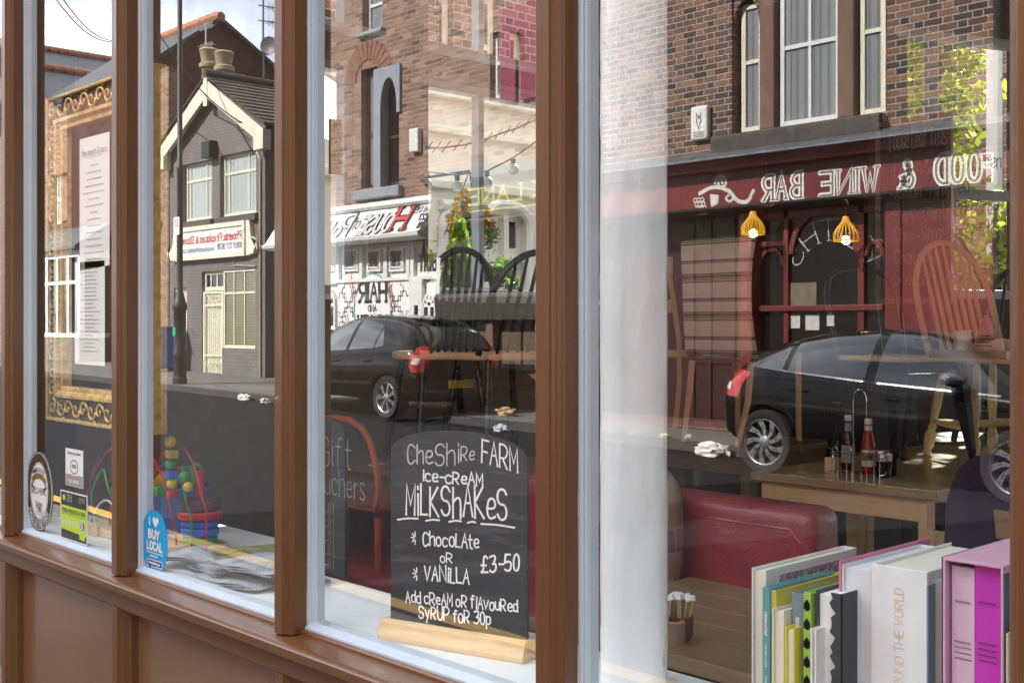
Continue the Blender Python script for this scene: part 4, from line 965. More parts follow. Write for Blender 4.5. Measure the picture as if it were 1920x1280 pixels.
for i in range(13):
    mm = MB().box(-.006, .006, -.003, .003, 0, .078); mm.xf(Matrix.Translation((random.uniform(-.02, .02), random.uniform(-.02, .02), .012)) @ Matrix.Rotation(random.uniform(-.2, .2), 4, 'Y') @ Matrix.Rotation(random.uniform(-2, 2), 4, 'Z')); m.add(mm.v, mm.f)
    mm.v = [(x*1.02, y*1.02, z) for x, y, z in mm.v]; c = [(sum(v[i] for v in mm.v[1::2])/4) for i in range(3)]; q = MB().box(-.0075, .0075, -.0035, .0035, 0, .012); q.xf(Matrix.Translation(c) @ Matrix.Rotation(random.uniform(-.8, .8), 4, 'Y')); m2.add(q.v, q.f)
m.build('sugar_stick', pm('brown paper', (.34, .25, .12), .7), t); m2.build('stick_end', paper, t)
cn = P(1262, 1222, 2.04); cn.z = .742
t = thing('log_candle_holder', 'short round wooden log holder beside the red sugar pot', 'candle holder', cn); m = MB(); m.lathe([(.026, 0), (.027, .05), (.018, .053), (.017, .042)], n=22); m.build('log', wood('log', (.20, .13, .08), (.30, .20, .12), .7), t, smooth=True)
# orange metal chair beyond the gift voucher board
oc = P(670, 960, 2.36); t = thing('metal_chair', 'orange tubular metal chair behind the gift voucher board', 'chair', (oc.x, oc.y, .095)); om = pm('orange enamel', (.34, .065, .016), .35, var=.1)
pts = [P(px, py, 2.36)-Vector((oc.x, oc.y, .095)) for px, py in ((560, 800), (590, 787), (625, 783), (655, 787), (678, 802), (694, 828), (704, 870), (709, 905), (709, 930), (703, 955))]
m = MB(); m.tube([(p.x, p.y, p.z) for p in pts], .0115, 9); m.build('back_hoop', om, t, smooth=True)
zs0 = pts[-1].z; xa, xb = pts[0].x, pts[-1].x
MB().box(xa, xb+.01, .0, .38, zs0-.015, zs0).build('seat', pm('rusty enamel', (.16, .035, .012), .5), t, bevel=.008)
for x in (xa+.02, xb-.01):
    for y in (.02, .36): m = MB(); m.tube([(x, y, 0), (x, y, zs0-.03)], .013, 8); m.build('leg', om, t, smooth=True)
# ---------------------------------------------------------------- toys at the left end of the shelf
tr, tg, tb, ty, tp_ = pm('red toy paint', (.48, .025, .03), .35), pm('green toy paint', (.03, .30, .10), .35), pm('blue toy paint', (.06, .14, .52), .4), pm('yellow toy paint', (.62, .42, .03), .35), pm('plum toy paint', (.10, .03, .05), .4)
skyb = pm('light blue plastic', (.09, .30, .62), .4); blueb = pm('blue felt bucket', (.06, .15, .40), .7)
cb(MB().box(-4.38, -3.12, .404, .62, .675, .7075), 'window_shelf', white_in)
q = P(375, 1022, 1.90); q.z = SZ
t = thing('stacking_toy', 'wooden stacking ring toy with red peg on a round base', 'toy', q)
for r, a, b, mm, nm in ((.092, 0, .016, pine, 'base'), (.058, .0165, .044, tg, 'ring'), (.062, .0445, .074, tb, 'ring'), (.062, .0745, .101, tb, 'ring'), (.073, .1015, .128, tr, 'ring'), (.065, .1285, .168, tp_, 'ring'), (.0145, .1685, .262, tr, 'peg')):
    m = MB(); e = min(.006, (b-a)*.3); m.lathe([(r-e, a), (r, a+e), (r, b-e), (r-e, b)], n=30); m.build(nm, mm, t, smooth=True)
q = P(338, 1036, 2.02); q.z = SZ
t = thing('toy_bucket', 'blue bucket heaped with coloured wooden blocks', 'bucket', q); m = MB(); m.lathe([(.080, 0), (.098, .145), (.104, .150), (.104, .165), (.097, .165), (.092, .15), (.074, .006)], n=36); m.build('bucket', blueb, t, smooth=True)
for i, (x, y, z, k, mm) in enumerate(((-.065, -.03, .175, 'c', ty), (-.02, -.05, .185, 'c', ty), (.005, -.03, .205, 'b', tr), (.05, -.045, .19, 'c', skyb), (-.045, .03, .20, 'c', tg), (.055, .02, .205, 'b', tr), (.02, .04, .205, 'g', tg), (.07, -.01, .20, 'g', tg), (-.03, -.075, .165, 'c', ty))):
    m = MB()
    if k == 'b': m.ball((x, y, z), .034, 2)
    elif k == 'g': m.lathe([(.036, 0), (.04, .006), (.04, .016), (.036, .022)], (0, 0, 0), 20, 'y'); m.v = [(a+x, b+y, c+z) for a, b, c in m.v]
    else: mm_ = MB(); mm_.lathe([(.021, -.025), (.023, -.022), (.023, .022), (.021, .025)], (0, 0, 0), 18, 'x'); mm_.xf(Matrix.Translation((x, y, z)) @ Matrix.Rotation(i*.7, 4, 'Z') @ Matrix.Rotation(.4, 4, 'Y')); m = mm_
    o = m.build('toy_block', mm, None, smooth=True); o.location = q; tag(o, ['yellow cylinder block at the left rim of the bucket', 'yellow cylinder block in front in the bucket', 'big red ball at the front of the bucket', 'sky blue cylinder block in the bucket', 'green cylinder block at the back of the bucket', 'red ball behind the red peg', 'green disc block at the back of the bucket', 'green disc block at the right of the bucket', 'low yellow cylinder block at the bucket front'][i], 'toy block', 'wooden blocks heaped in the blue bucket')
q = P(215, 1022, 1.80); q.z = SZ
t = thing('bead_maze', 'bead maze of bent coloured wires on a pale wooden base', 'toy', q)
rl = lambda px, py, D=1.80: P(px, py, D)-q
xa, xb = rl(168, 1000).x, rl(335, 1000).x
MB().box(xa, xb, -.05, .06, 0, .028).build('base', pine, t, bevel=.005)
MB().box(rl(188, 1000).x, rl(212, 1000).x, -.065, -.052, 0, .045).build('block', pine, t, bevel=.004)
def wire(pxa, pxb, top, mm, dy, za=.02):
    a, b = rl(pxa, 900).x, rl(pxb, 900).x; zt_ = P((pxa+pxb)/2, top, 1.8).z-SZ; hgt = (zt_-za); m = MB()
    r = abs(b-a)/2; pts = [(a, dy, za), (a, dy, zt_-r)]+[((a+b)/2-r*math.cos(math.pi*i/14), dy+.015*math.sin(i*.4), zt_-r+r*math.sin(math.pi*i/14)) for i in range(1, 14)]+[(b, dy, zt_-r), (b, dy, za)]
    m.tube(pts, .0034, 8); m.build('wire', mm, t, smooth=True)
wire(155, 262, 822, tb, .02); wire(172, 300, 840, tr, -.03); wire(192, 232, 878, tg, -.04); wire(262, 371, 832, tr, .03); wire(248, 335, 868, tg, .045); wire(205, 330, 842, tr, .0); wire(180, 268, 936, pm('white wire', (.7, .7, .7), .4), -.045)
for px, py, r, k, mm in ((319, 828, .020, 'b', ty), (322, 851, .017, 'q', ty), (320, 871, .019, 'b', tg), (321, 889, .017, 'q', tb), (322, 907, .018, 'b', ty), (322, 926, .015, 'q', tr), (346, 893, .019, 'b', tg), (300, 920, .020, 'q', tg), (352, 912, .016, 'b', ty)):
    v = rl(px, py); m = MB()
    if k == 'b': m.ball(v, r, 2)
    else: m.box(v.x-r, v.x+r, v.y-r, v.y+r, v.z-r*.8, v.z+r*.8)
    m.build('bead', mm, t, smooth=True, bevel=0 if k == 'b' else .004)
q = P(160, 948, 2.04); q.z = SZ
t = thing('toy_house', 'toy house with red plastic roof and tan walls behind the certificate', 'toy', q); rl = lambda px, py: P(px, py, 2.04)-q
xa, xb = rl(95, 900).x, rl(255, 900).x; z0, z1, z2 = 0, rl(150, 895).z, rl(150, 806).z
MB().box(xa, xb, -.02, .14, 0, .10).build('base', pm('grey base', (.45, .45, .44), .5), t, bevel=.004)
MB().box(xa+.03, xb-.03, .0, .12, .1005, z1).build('wall', pm('tan card', (.46, .32, .21), .6), t)
xm = rl(128, 800).x
m = MB(); m.add([(xa, -.03, z1-.02), (xb, -.03, z1+.03), (xb, .15, z1+.03), (xa, .15, z1-.02), (xm, .05, z2), (xb-.04, .05, z1+.14), (xa, .05, z1+.08)], [(0, 1, 5, 4), (0, 4, 6), (3, 6, 4), (2, 3, 4, 5), (1, 2, 5), (0, 6, 3)]); m.build('roof', tr, t, bevel=.005)
m = MB().box(rl(158, 900).x, rl(182, 900).x, -.0015, -.0005, .11, z1-.03); m.box(rl(110, 900).x, rl(124, 900).x, -.0015, -.0005, .13, z1-.07); m.build('printed_door', ink, t)
m = MB(); m.add([(xm+.02, -.0, z2-.10), (xm+.10, .0, z2-.10), (xm+.06, .018, z2-.045)], [(0, 1, 2)]); m.build('attic_window', ink, t)
# newspapers and magazines
mags = [(455, 1085, 1.75, 12, (.30, .30, .34), 'creased newspaper spread at the front of the pile'), (430, 1070, 1.80, -8, (.22, .21, .22), 'dark folded newspaper under the magazines'), (395, 1062, 1.80, 25, (.34, .36, .30), 'greenish folded leaflet at the left of the paper pile'), (470, 1062, 1.86, -20, (.42, .10, .09), 'red edged magazine with a garden photograph, topmost of the pile'), (500, 1075, 1.80, 5, (.36, .38, .42), 'pale blue newspaper at the right of the pile')]
newsprint = brick('newsprint', [(.24, .25, .28), (.36, .37, .40), (.42, .43, .46), (.16, .15, .17), (.30, .31, .34)], (.46, .47, .50), bw=.05, bh=.012, mo=.003, bump=0)
for i, (px, py, D, a, c, lab) in enumerate(mags):
    q = P(px, py, D); t = thing('magazine' if i == 3 else 'newspaper', lab, 'magazine' if i == 3 else 'newspaper', (q.x, D+CY, SZ+.0008+.010*i), rad(a), 'papers piled on the window shelf'); m = MB(); nx = 16; vs = []
    for lay in range(3):
        base = len(m.v); vs = []
        for j in range(nx+1):
            f = j/nx; zz_ = .002+.004*lay+.009*abs(math.sin(f*5+i+lay*.6))*(.4+.6*f)
            for y in (-.11+.006*lay, .11-.004*lay): vs.append((-.15+.30*f+.008*lay, y, zz_))
        m.add(vs, [(2*j, 2*j+1, 2*j+3, 2*j+2) for j in range(nx)])
    m.build('sheets', newsprint if i != 3 else pm('magazine cover', (.30, .28, .16), .3, var=.9, scale=26, dirt=((.5, .05, .04), 14, .60)), t, smooth='all')
# ---------------------------------------------------------------- tea list, small things at the back, purple cloth
q = P(1652, 560, 5.55); tl = thing('chalkboard', 'dark wall chalkboard listing loose leaf teas beside the garden window', 'chalkboard', (q.x, q.y, q.z), 0)
x1 = P(1774, 560, 5.55).x-q.x; H = P(1652, 240, 5.55).z-q.z
MB().box(0, x1, 0, .012, 0, H).build('board', slateboard, tl); m = MB()
text(m, 'Loose Leaf Teas', .05, H*.86, .10, .007, y=-.001, fit=x1*.86, jit=.05)
for i, s in enumerate(('-Lemon & Ginger -Green', '-Assam -Mint Tea', '-Peppermint -Earl Grey', '-Chai -Strawberry & Kiwi', '-Chamomile', '-Scousers Brew')): text(m, s, .05, H*(.70-.125*i), .075, .005, y=-.001, ws=.5, jit=.06)
m.build('lettering', chalkdim, tl)
m = MB().box(-.03, 0, -.01, .02, -.03, H+.03).box(x1, x1+.03, -.01, .02, -.03, H+.03).box(0, x1, -.01, .02, -.03, 0).box(0, x1, -.01, .02, H, H+.03); m.build('frame', darkwood, tl, bevel=.003)
MB().box(.1, .16, .022, .07, -1.9, H).box(x1-.16, x1-.1, .022, .07, -1.9, H).build('post', br_room, tl)
q = P(1850, 655, 4.3); t = thing('menu_stand', 'small pink triangular menu stand near the right hand mullion', 'menu stand', (q.x, q.y, q.z)); m = MB(); m.prism([(-.05, 0), (.05, 0), (0, .13)], -.02, .02); m.build('card', pm('pink card', (.45, .25, .22), .6), t, bevel=.001)
m = MB()
for i in range(4): scribble(m, -.032+.005*i, .032-.005*i, .015+.012*i, .012, .005, -.021, i)
m.build('lettering', ink, t)
q = P(1806, 655, 4.35); t = thing('paper_cup', 'white paper cup near the pink menu stand', 'cup', (q.x, q.y, q.z)); m = MB(); m.lathe([(.022, 0), (.03, .075), (.028, .075), (.02, .004)], n=20); m.build('cup', paper, t, smooth=True)
q = P(1840, 656, 4.33); tag(MB().box(-.16, .14, -.10, .10, -.03, -.002).build('counter_shelf', darkwood), 'short shelf carrying the paper cup and menu stand', 'shelf').location = q
t0 = P(1884, 980, 2.45); cl = thing('draped_coat', 'dark purple coat draped over a chair back beside the right hand mullion', 'coat', (t0.x, t0.y, .7)); m = MB(); nx, nz = 16, 18; vs = []
for k in (0, 1):
    for j in range(nz+1):
        for i in range(nx+1):
            f, g = i/nx, j/nz; wd = .13+.05*(1-g); X = (-1+2*f)*wd; vs.append((X+.02*(1-g), (k*2-1)*(.02+.01*math.sin(f*9))+.012*math.sin(f*12+g*2), .48*g-.14*(abs(2*f-1)**3)*g))
o_ = (nx+1)*(nz+1); fs = [(k*o_+j*(nx+1)+i, k*o_+j*(nx+1)+i+1, k*o_+(j+1)*(nx+1)+i+1, k*o_+(j+1)*(nx+1)+i) for k in (0, 1) for j in range(nz) for i in range(nx)]
per = [i for i in range(nx+1)]+[j*(nx+1)+nx for j in range(1, nz+1)]+[nz*(nx+1)+i for i in range(nx-1, -1, -1)]+[j*(nx+1) for j in range(nz-1, 0, -1)]
fs += [(a, b, b+o_, a+o_) for a, b in zip(per, per[1:]+per[:1])]
m.add(vs, fs); m.build('coat', pm('purple cloth', (.013, .006, .019), .9, var=.2, bump=.3, bscale=200), cl, smooth=True)
m = MB().box(-.17, .17, -.012, .012, .30, .36); 
for x in (-.15, .13): m.box(x, x+.03, -.012, .012, -.6, .36)
m.build('chair_back', darkwood, cl)
# gold note on the patio window, read from outside
XN = -4.655; a, b = PX(616, 222, XN), PX(677, 333, XN); t = thing('notice', 'gold paper notice taped to the patio window, its writing seen from behind', 'notice', (XN, a.y, b.z))
W, H = b.y-a.y, a.z-b.z; MB().prism_x([(0, 0), (W, 0), (W, H), (0, H)], 0, .0008).build('sheet', pm('gold paper', (.34, .25, .03), .5), t); m = MB()
for i, s in enumerate(('the moon & pea', 'Caution!', 'Decking is', 'slippy when', 'wet', 'Please take', 'care!', 'xxxx')):
    z = H*(.88-[0, .16, .31, .39, .47, .62, .70, .78][i]); h = .028
    text(m, s, W/2, z, h, .003, al='c', ws=.62, flip=True, put=lambda p, q, k: (.0010+.00003*(k % 30), p, q))
m.build('lettering', ink, t)
# ================================================================ the street opposite (real, behind the camera: the panes reflect it)
class Bd:
    def __init__(s, name, label, cat, D, px):
        s.D = D; s.s0 = sx(px, D); s.t = thing(name, label, cat, (-s.s0, ry(D), 0), math.pi)
    def X(s, px, n=0): return sx(px, s.D+n)-s.s0
    def Z(s, px, py, n=0): return zz(px, py, s.D+n)
    def part(s, mb, name, m, **k): return mb.build(name, m, s.t, **k)
def holes_wall(x0, x1, z0, z1, holes, y0=0, y1=.25):
    return wall_hole(MB(), x0, x1, y0, y1, z0, z1, holes)
def window(b, x0, x1, z0, z1, fm, gm, rec=.11, fw=.06, vb=(), hb=(.5,), name='window', fd=.05):
    m = MB(); m.box(x0, x0+fw, rec, rec+fd, z0, z1).box(x1-fw, x1, rec, rec+fd, z0, z1).box(x0+fw, x1-fw, rec, rec+fd, z0, z0+fw*1.2).box(x0+fw, x1-fw, rec, rec+fd, z1-fw, z1)
    for v in vb: x = x0+(x1-x0)*v; m.box(x-fw*.3, x+fw*.3, rec+.006, rec+fd-.004, z0+fw*1.2, z1-fw)
    for h in hb: z = z0+(z1-z0)*h; m.box(x0+fw, x1-fw, rec+.003, rec+fd-.002, z-fw*.4, z+fw*.4)
    f = b.part(m, name, fm, bevel=.004)
    m = MB().box(x0+fw*.5, x1-fw*.5, rec+fd*.55, rec+fd*.55+.01, z0+fw*.5, z1-fw*.5); p = m.build('pane', gm, f); return f
curtain = stripes('pane over grey curtain', [(0, (.16, .17, .18)), (.12, (.22, .23, .24)), (.3, (.12, .125, .13)), (.36, (.26, .27, .28)), (.62, (.19, .2, .21)), (.7, (.10, .105, .11)), (.74, (.24, .25, .26))], 0, 3.1, r=.08)
netc = stripes('pane over white net', [(0, (.33, .37, .37)), (.3, (.42, .46, .46)), (.5, (.28, .31, .31)), (.6, (.44, .48, .48))], 0, 6, r=.10)
blindm = stripes('pane over slatted blind', [(0, (.34, .31, .20)), (.55, (.07, .06, .045))], 2, 18, r=.15)
white_s = pm('white masonry paint', (.80, .80, .79), .5, var=.06, scale=4, dirt=((.5, .48, .44), 6, .68))
bardark = glossdark('dim shop glass', (.010, .010, .010), .04, 1.42)
# ---------------------------------------------------------------- wine bar
wb = Bd('wine_bar', 'brown brick wine bar with a maroon shopfront and mirrored gold lettering', 'wine bar', 12.1, 1882)
xe = wb.X(1112); X, Z = wb.X, wb.Z
wz0, wz1 = Z(1400, 247), 6.2
hs = []; cols_ = [(1378, 1421), (1450, 1567), (1600, 1652)]
for a, b in cols_: hs.append((X(b), X(a), wz0, wz1 if a != 1378 else 5.52))
xw0, xw1 = X(1655)-.05, X(1372)
wb.part(holes_wall(0, xe, 3.62, 9.0, [(xw0, xw1, wz0, wz1)]), 'wall', br_wine)
# stone mullions between the lights
m = MB()
for a, b in ((1421, 1449), (1567, 1599)): m.box(X(b), X(a), .02, .24, wz0, wz1)
wb.part(m, 'stone_mullion', stone_br, bevel=.02)
m = MB(); m.prism([(X(1421)-.0, 6.2), (X(1421), 5.2)]+[((X(1421)+xw1)/2-(xw1-X(1421))/2*math.cos(math.pi*i/14), 5.2+.36*math.sin(math.pi*i/14)) for i in range(15)]+[(xw1, 5.2), (xw1, 6.2)], .03, .2); wb.part(m, 'arch_head', br_wine)
m = MB(); m.prism_x([(-.14, wz0-.03), (-.16, wz0-.06), (-.16, wz0-.25), (-.12, wz0-.28), (.2, wz0-.28), (.2, wz0-.002)], X(1662), X(1345)); wb.part(m, 'window_sill', stone_dk, bevel=.02)
for a, b in cols_: window(wb, X(b)+.01, X(a)-.01, wz0, wz1 if a != 1378 else 5.5, cream if a != 1450 else offwhite, curtain, rec=.12, fw=.065, vb=(.5,) if a == 1450 else (), hb=(.42 if a != 1378 else .55,))
q = (X(1318), Z(1318, 232)); m = MB().box(q[0]-.13, q[0]+.14, -.09, 0, q[1]-.22, q[1]+.22); ab = wb.part(m, 'alarm_box', offwhite, bevel=.03, seg=3)
m = MB(); text(m, 'M', q[0], q[1]+.02, .10, .016, y=-.091, al='c'); text(m, 'V', q[0]+.0, q[1]-.08, .10, .016, y=-.091, al='c')
for i in range(4): scribble(m, q[0]-.09, q[0]+.09, q[1]-.12-.02*i, .02, .008, -.091, i)
lt = m.build('lettering', ink, ab)
# cornice and fascia
ft, fl, fb, fm0 = Z(1253, 302), Z(1253, 319), Z(1253, 337), Z(1253, 399)
m = MB().prism_x([(-.42, ft-.10), (-.44, ft-.13), (-.42, fl-.02), (-.02, fl-.02), (-.02, ft+.05)], -.25, xe+.1); wb.part(m, 'lead_cornice', leadm, bevel=.01)
m = MB().prism_x([(-.40, fl-.025), (-.30, fb), (-.02, fb), (-.02, fl-.025)], -.2, xe+.08); wb.part(m, 'cornice_board', magenta, bevel=.005)
m = MB().box(-.15, xe+.05, -.14, -.02, fm0, fb-.003); fa = wb.part(m, 'fascia', maroon)
m = MB().prism_x([(-.20, fm0-.003), (-.23, fm0-.03), (-.20, fm0-.06), (-.02, fm0-.09), (-.02, fm0-.003)], -.2, xe+.08); wb.part(m, 'fascia_moulding', blackp, bevel=.006)
fo = Bd.__new__(Bd); 
def lets(mat_out, wd_k, y):
    m = MB()
    def wd_(s, pa, pb, ya, yb):            # word between two pixels, reading away from px a
        x0, x1 = wb.X(pa, -.14), wb.X(pb, -.14); z0 = wb.Z((pa+pb)/2, yb, -.14); z1 = wb.Z((pa+pb)/2, ya, -.14)
        h = z1-z0; text(m, s, x0, z0, h, h*wd_k, y=y, fit=x1-x0, serif=.13, sp=.3)
    wd_('FOOD', 1866, 1755, 287, 340); wd_('&', 1712, 1688, 302, 352); wd_('WINE', 1644, 1540, 318, 362); wd_('BAR', 1502, 1430, 328, 373)
    return m
o = lets(None, .25, -.141).build('lettering', pm('cream sign letter', (.78, .76, .70), .5), fa)
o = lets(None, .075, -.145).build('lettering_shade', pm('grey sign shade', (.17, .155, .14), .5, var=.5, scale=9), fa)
m = MB(); x_, z_ = X(1350, -.14), Z(1350, 362, -.14)
sp2 = [(x_-.02+(.10-.085*i/24)*math.cos(i*.42), z_+.13+(.10-.085*i/24)*math.sin(i*.42)) for i in range(24)]
pf = lambda a, b, k: (a, -.142-.0005*(k % 9), b)
ribbon(m, sp2, .035, pf, 1); ribbon(m, chaikin([(x_+.32, z_+.02), (x_+.1, z_+.10), (x_-.15, z_+.02), (x_-.25, z_-.12), (x_-.42, z_-.16), (x_-.50, z_-.02)], 2), .05, pf, 2)
ribbon(m, chaikin([(x_-.15, z_+.02), (x_-.22, z_-.08), (x_-.14, z_-.13), (x_-.08, z_-.07), (x_-.13, z_-.04)], 2), .03, pf, 3)
for i in range(12): ring(m, x_+.28+.055*(i % 3)-.02*(i//3), z_-.06-.055*(i//3), .026, .026, .014, -.143-.0004*i, 12)
m.add([(x_+.02, -.142, z_-.02), (x_+.16, -.142, z_), (x_+.14, -.142, z_-.17), (x_+.03, -.142, z_-.13)], [(0, 1, 2, 3)]); m.build('vine_ornament', pm('cream sign letter', (.62, .60, .54), .5), fa)
# shopfront under the fascia
zs_t = fm0-.09; zb_ = pave_z(-8)
Zt = Z(1500, 578, .15); zlo = Z(1500, 688, .15)
m = MB().box(0, X(1690), .0, .2, zb_, zs_t).box(X(1412), X(1388), -.03, .25, zb_, zs_t).box(X(1690)-.0, X(1660), -.02, .25, zb_, zs_t); wb.part(m, 'pilaster', maroon, bevel=.012)
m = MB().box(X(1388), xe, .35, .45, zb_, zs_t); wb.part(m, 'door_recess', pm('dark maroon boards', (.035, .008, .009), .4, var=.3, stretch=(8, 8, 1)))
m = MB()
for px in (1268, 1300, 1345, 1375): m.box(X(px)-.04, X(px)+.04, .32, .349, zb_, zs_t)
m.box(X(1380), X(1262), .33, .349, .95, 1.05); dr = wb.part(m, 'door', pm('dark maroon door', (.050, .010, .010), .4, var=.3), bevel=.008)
m = MB()
for px in (1366, 1378): m.tube([(X(px), .27, .98), (X(px), .27, 1.34)], .014, 6)
m.build('handle', gold, dr)
m = MB(); fd0, fd1 = .12, .20; A_ = X
def bar(pa, pb, za, zb): m.box(A_(pb, .15), A_(pa, .15), fd0, fd1, za, zb)
bar(1412, 1421, zlo, zs_t); bar(1471, 1480, zlo, zs_t); bar(1610, 1622, zlo, zs_t)
m.box(A_(1660, .15), A_(1412, .15), fd0-.03, fd1, Zt-.035, Zt+.035); m.box(A_(1660, .15), A_(1412, .15), fd0-.04, fd1+.02, zlo-.06, zlo+.02)
m.box(A_(1660, .15), A_(1412, .15), fd0, fd1, zs_t-.10, zs_t); zq = Z(1445, 458, .15); bar(1421, 1471, zq-.03, zq+.03)
def archbar(pa, pb, zs, rise, w_):
    xa, xb = A_(pa, .15), A_(pb, .15); c, r = (xa+xb)/2, abs(xa-xb)/2; n = 18
    o_ = [(c+r*math.cos(math.pi*i/n), zs+rise*math.sin(math.pi*i/n)) for i in range(n+1)]; i_ = [(c+(r-w_)*math.cos(math.pi*i/n), zs+(rise-w_)*math.sin(math.pi*i/n)) for i in range(n+1)]
    for k in range(n): m.prism([o_[k], o_[k+1], i_[k+1], i_[k]], fd0+.005, fd1-.005)
archbar(1421, 1471, Z(1445, 500, .15), Z(1445, 465, .15)-Z(1445, 500, .15), .05)
archbar(1480, 1611, Z(1545, 474, .15), Z(1545, 388, .15)-Z(1545, 474, .15), .07); archbar(1622, 1660, Z(1640, 480, .15), Z(1640, 450, .15)-Z(1640, 480, .15), .05)
sf_ = wb.part(m, 'shop_window', maroon, bevel=.006)
m = MB().box(A_(1660, .15), A_(1412, .15), .17, .175, zlo, zs_t); pn = m.build('pane', glossdark('bar window glass', (.012, .010, .009), .03, 1.42), sf_)
m = MB().box(A_(1660, .15), A_(1412, .15), .13, .2, zb_, zlo-.06); wb.part(m, 'stall_riser', maroon)
m = MB(); cx_, cz_ = A_(1555, .15), Z(1555, 482, .15); W_k = 1.0
r_ = .55
def kp_(a, b, k): f = a/W_k; th = rad(160-140*f); return (cx_+(r_+b-.1)*math.cos(th), .168-.0002*(k % 20), cz_-.25+(r_+b-.1)*math.sin(th))
text(m, 'KEITHS', 0, 0, .26, .011, fit=W_k, put=kp_, serif=.12); m.build('lettering', palegrey, pn)
for i, (px, py, w_, h_, c) in enumerate(((1490, 600, 18, 30, (.5, .5, .48)), (1522, 602, 26, 34, (.5, .5, .48)), (1556, 598, 14, 26, (.45, .46, .5)), (1500, 560, 60, 60, (.16, .13, .09)))):
    a, b = X(px+w_/2, .15), X(px-w_/2, .15); c_, d_ = Z(px, py+h_/2, .15), Z(px, py-h_/2, .15); mm = MB().box(a, b, .162-.001*i, .1625-.001*i, c_, d_); po = mm.build('window_poster', pm('poster %d' % i, c, .6, var=.25, scale=12), pn)
m = MB().box(-.1, xe-.05, -.25, .1, zb_-.1, zb_+.13); wb.part(m, 'step', br_base)
wb.part(MB().box(0, xe, .46, 7, -.2, 8.9).box(0, xe, .0, .46, zs_t+.001, 3.61).box(xe-.2, xe, .0, .46, -.1, zs_t), 'core', darkroom)
# its lit wicker lamps hang from the fascia
for px, py, lab in ((1412, 430, 'glowing yellow ribbed pendant lamp, the left one under the wine bar sign'), (1586, 442, 'glowing yellow ribbed pendant lamp, the right one under the wine bar sign')):
    s_, z_ = S(px, py, 11.9); lt_ = thing('pendant_lamp', lab, 'lamp', (-s_, ry(11.9), z_), 0, 'pendant lamps of the wine bar'); amber = emis('amber lamp shade', (.70, .38, .01), .36)
    m = MB()
    for k in range(18):
        th = 2*math.pi*k/18; pr = [(.025, .22), (.05, .15), (.10, .09), (.135, .03), (.14, -.06)]; m.tube([(r*math.cos(th), r*math.sin(th), z) for r, z in pr], .0065, 5)
    m.tube(arc3((0, 0, -.06), .14, 0, 360, 24, (1, 0, 0), (0, 1, 0)), .008, 5); m.build('lamp_shade', amber, lt_)
    m = MB(); m.ball((0, 0, -.05), .055, 2); m.build('bulb', emis('lit bulb', (1, .78, .45), 7), lt_, smooth='all')
    m = MB(); m.tube([(0, 0, .22), (0, 0, .30), (.03, 0, .36), (.0, 0, .42), (-.03, 0, .40)], .006, 6); m.build('hook', chrome, lt_)
# neighbouring red brick house at the right
nb = Bd('brick_house', 'orange red brick house at the far right beside the wine bar', 'house', 12.05, 2300); nb.s0 = -5.0; nb.t.location.x = 5.0
m = holes_wall(0, nb.X(1884), -.2, 9, []); nb.part(m, 'wall', br_red)
m = MB().tube([(nb.X(1880), -.09, .1), (nb.X(1880), -.09, 9)], .055, 10).box(nb.X(1880)-.09, nb.X(1880)+.09, -.12, 0, 4.05, 4.2); nb.part(m, 'drainpipe', blackp)
nb.part(MB().prism_x([(-.2, 9), (3, 11), (3, 11.2), (-.3, 9.15)], -.2, nb.X(1884)), 'roof', slate)
rw_ = Bd('brick_row', 'dull brown brick row of shops carrying on beyond the right edge of the picture', 'house', 12.2, 1884); rw_.s0 = -30; rw_.t.location.x = 30
rw_.part(holes_wall(0, 24.9, -.8, 9.6, [(2+4*i, 3.2+4*i, 4.2, 6.4) for i in range(6)]), 'wall', br_wine); rw_.part(MB().box(0, 24.9, .3, 6, -.8, 9.5), 'core', darkroom); rw_.part(MB().box(.2, 24.7, -.12, -.01, .3, 3.0), 'shopfront', palegrey)
# ---------------------------------------------------------------- letting agent between the two shops
la = Bd('letting_office', 'brick office with crimson arched window surrounds and a grey shopfront', 'office', 12.3, 1112); X, Z = la.X, la.Z
xe = la.X(829)
hl = [(X(1004), X(974), Z(990, 322), Z(990, 132)), (X(944)+.0, X(918), Z(930, 185), Z(930, 60))]
la.part(holes_wall(0, xe, 3.85, 9.2, [h for h in hl if h[2] > 3.9]), 'wall', br_hop)
for h in [q for q in hl if q[2] > 3.9]: window(la, h[0], h[1], h[2], h[3], offwhite, curtain, rec=.1, fw=.07, hb=(.55,))
m = MB(); c0, c1, z0, z1 = X(1012), X(942), Z(975, 190), Z(975, 10)
cr_ = pm('crimson paint', (.20, .015, .045), .5, var=.15)
inn = [(c0+.35+(c1-c0-.7)*(.5-.5*math.cos(math.pi*i/16)), z1-.9+.5*math.sin(math.pi*i/16)) for i in range(17)]
for k in range(16): m.prism([inn[k], inn[k+1], (inn[k+1][0], z1), (inn[k][0], z1)], -.06, .05)
m.box(c0, c0+.35, -.06, .05, z0, z1).box(c1-.35, c1, -.06, .05, z0, z1); la.part(m, 'arch_surround', cr_, bevel=.01)
m = MB().prism_x([(-.35, 3.90), (-.35, 3.75), (-.25, 3.68), (-.02, 3.68), (-.02, 3.98)], -.05, xe+.05); la.part(m, 'cornice', leadm, bevel=.01)
m = MB().box(-.05, xe+.05, -.2, -.02, 3.17, 3.675); fa = la.part(m, 'fascia', pm('dark green sign', (.03, .035, .022), .5))
m = MB(); a, b = X(1015, -.2), X(880, -.2); text(m, 'LARK LANE', a-1.05, 3.36, .24, .045, y=-.201, fit=(b-a)+1.05, serif=.12); scribble(m, a-.6, b, 3.25, .08, .025, -.201, 4); m.build('lettering', pm('yellow sign letter', (.42, .38, .05), .5), fa)
yb = Z(920, 600, -.1)
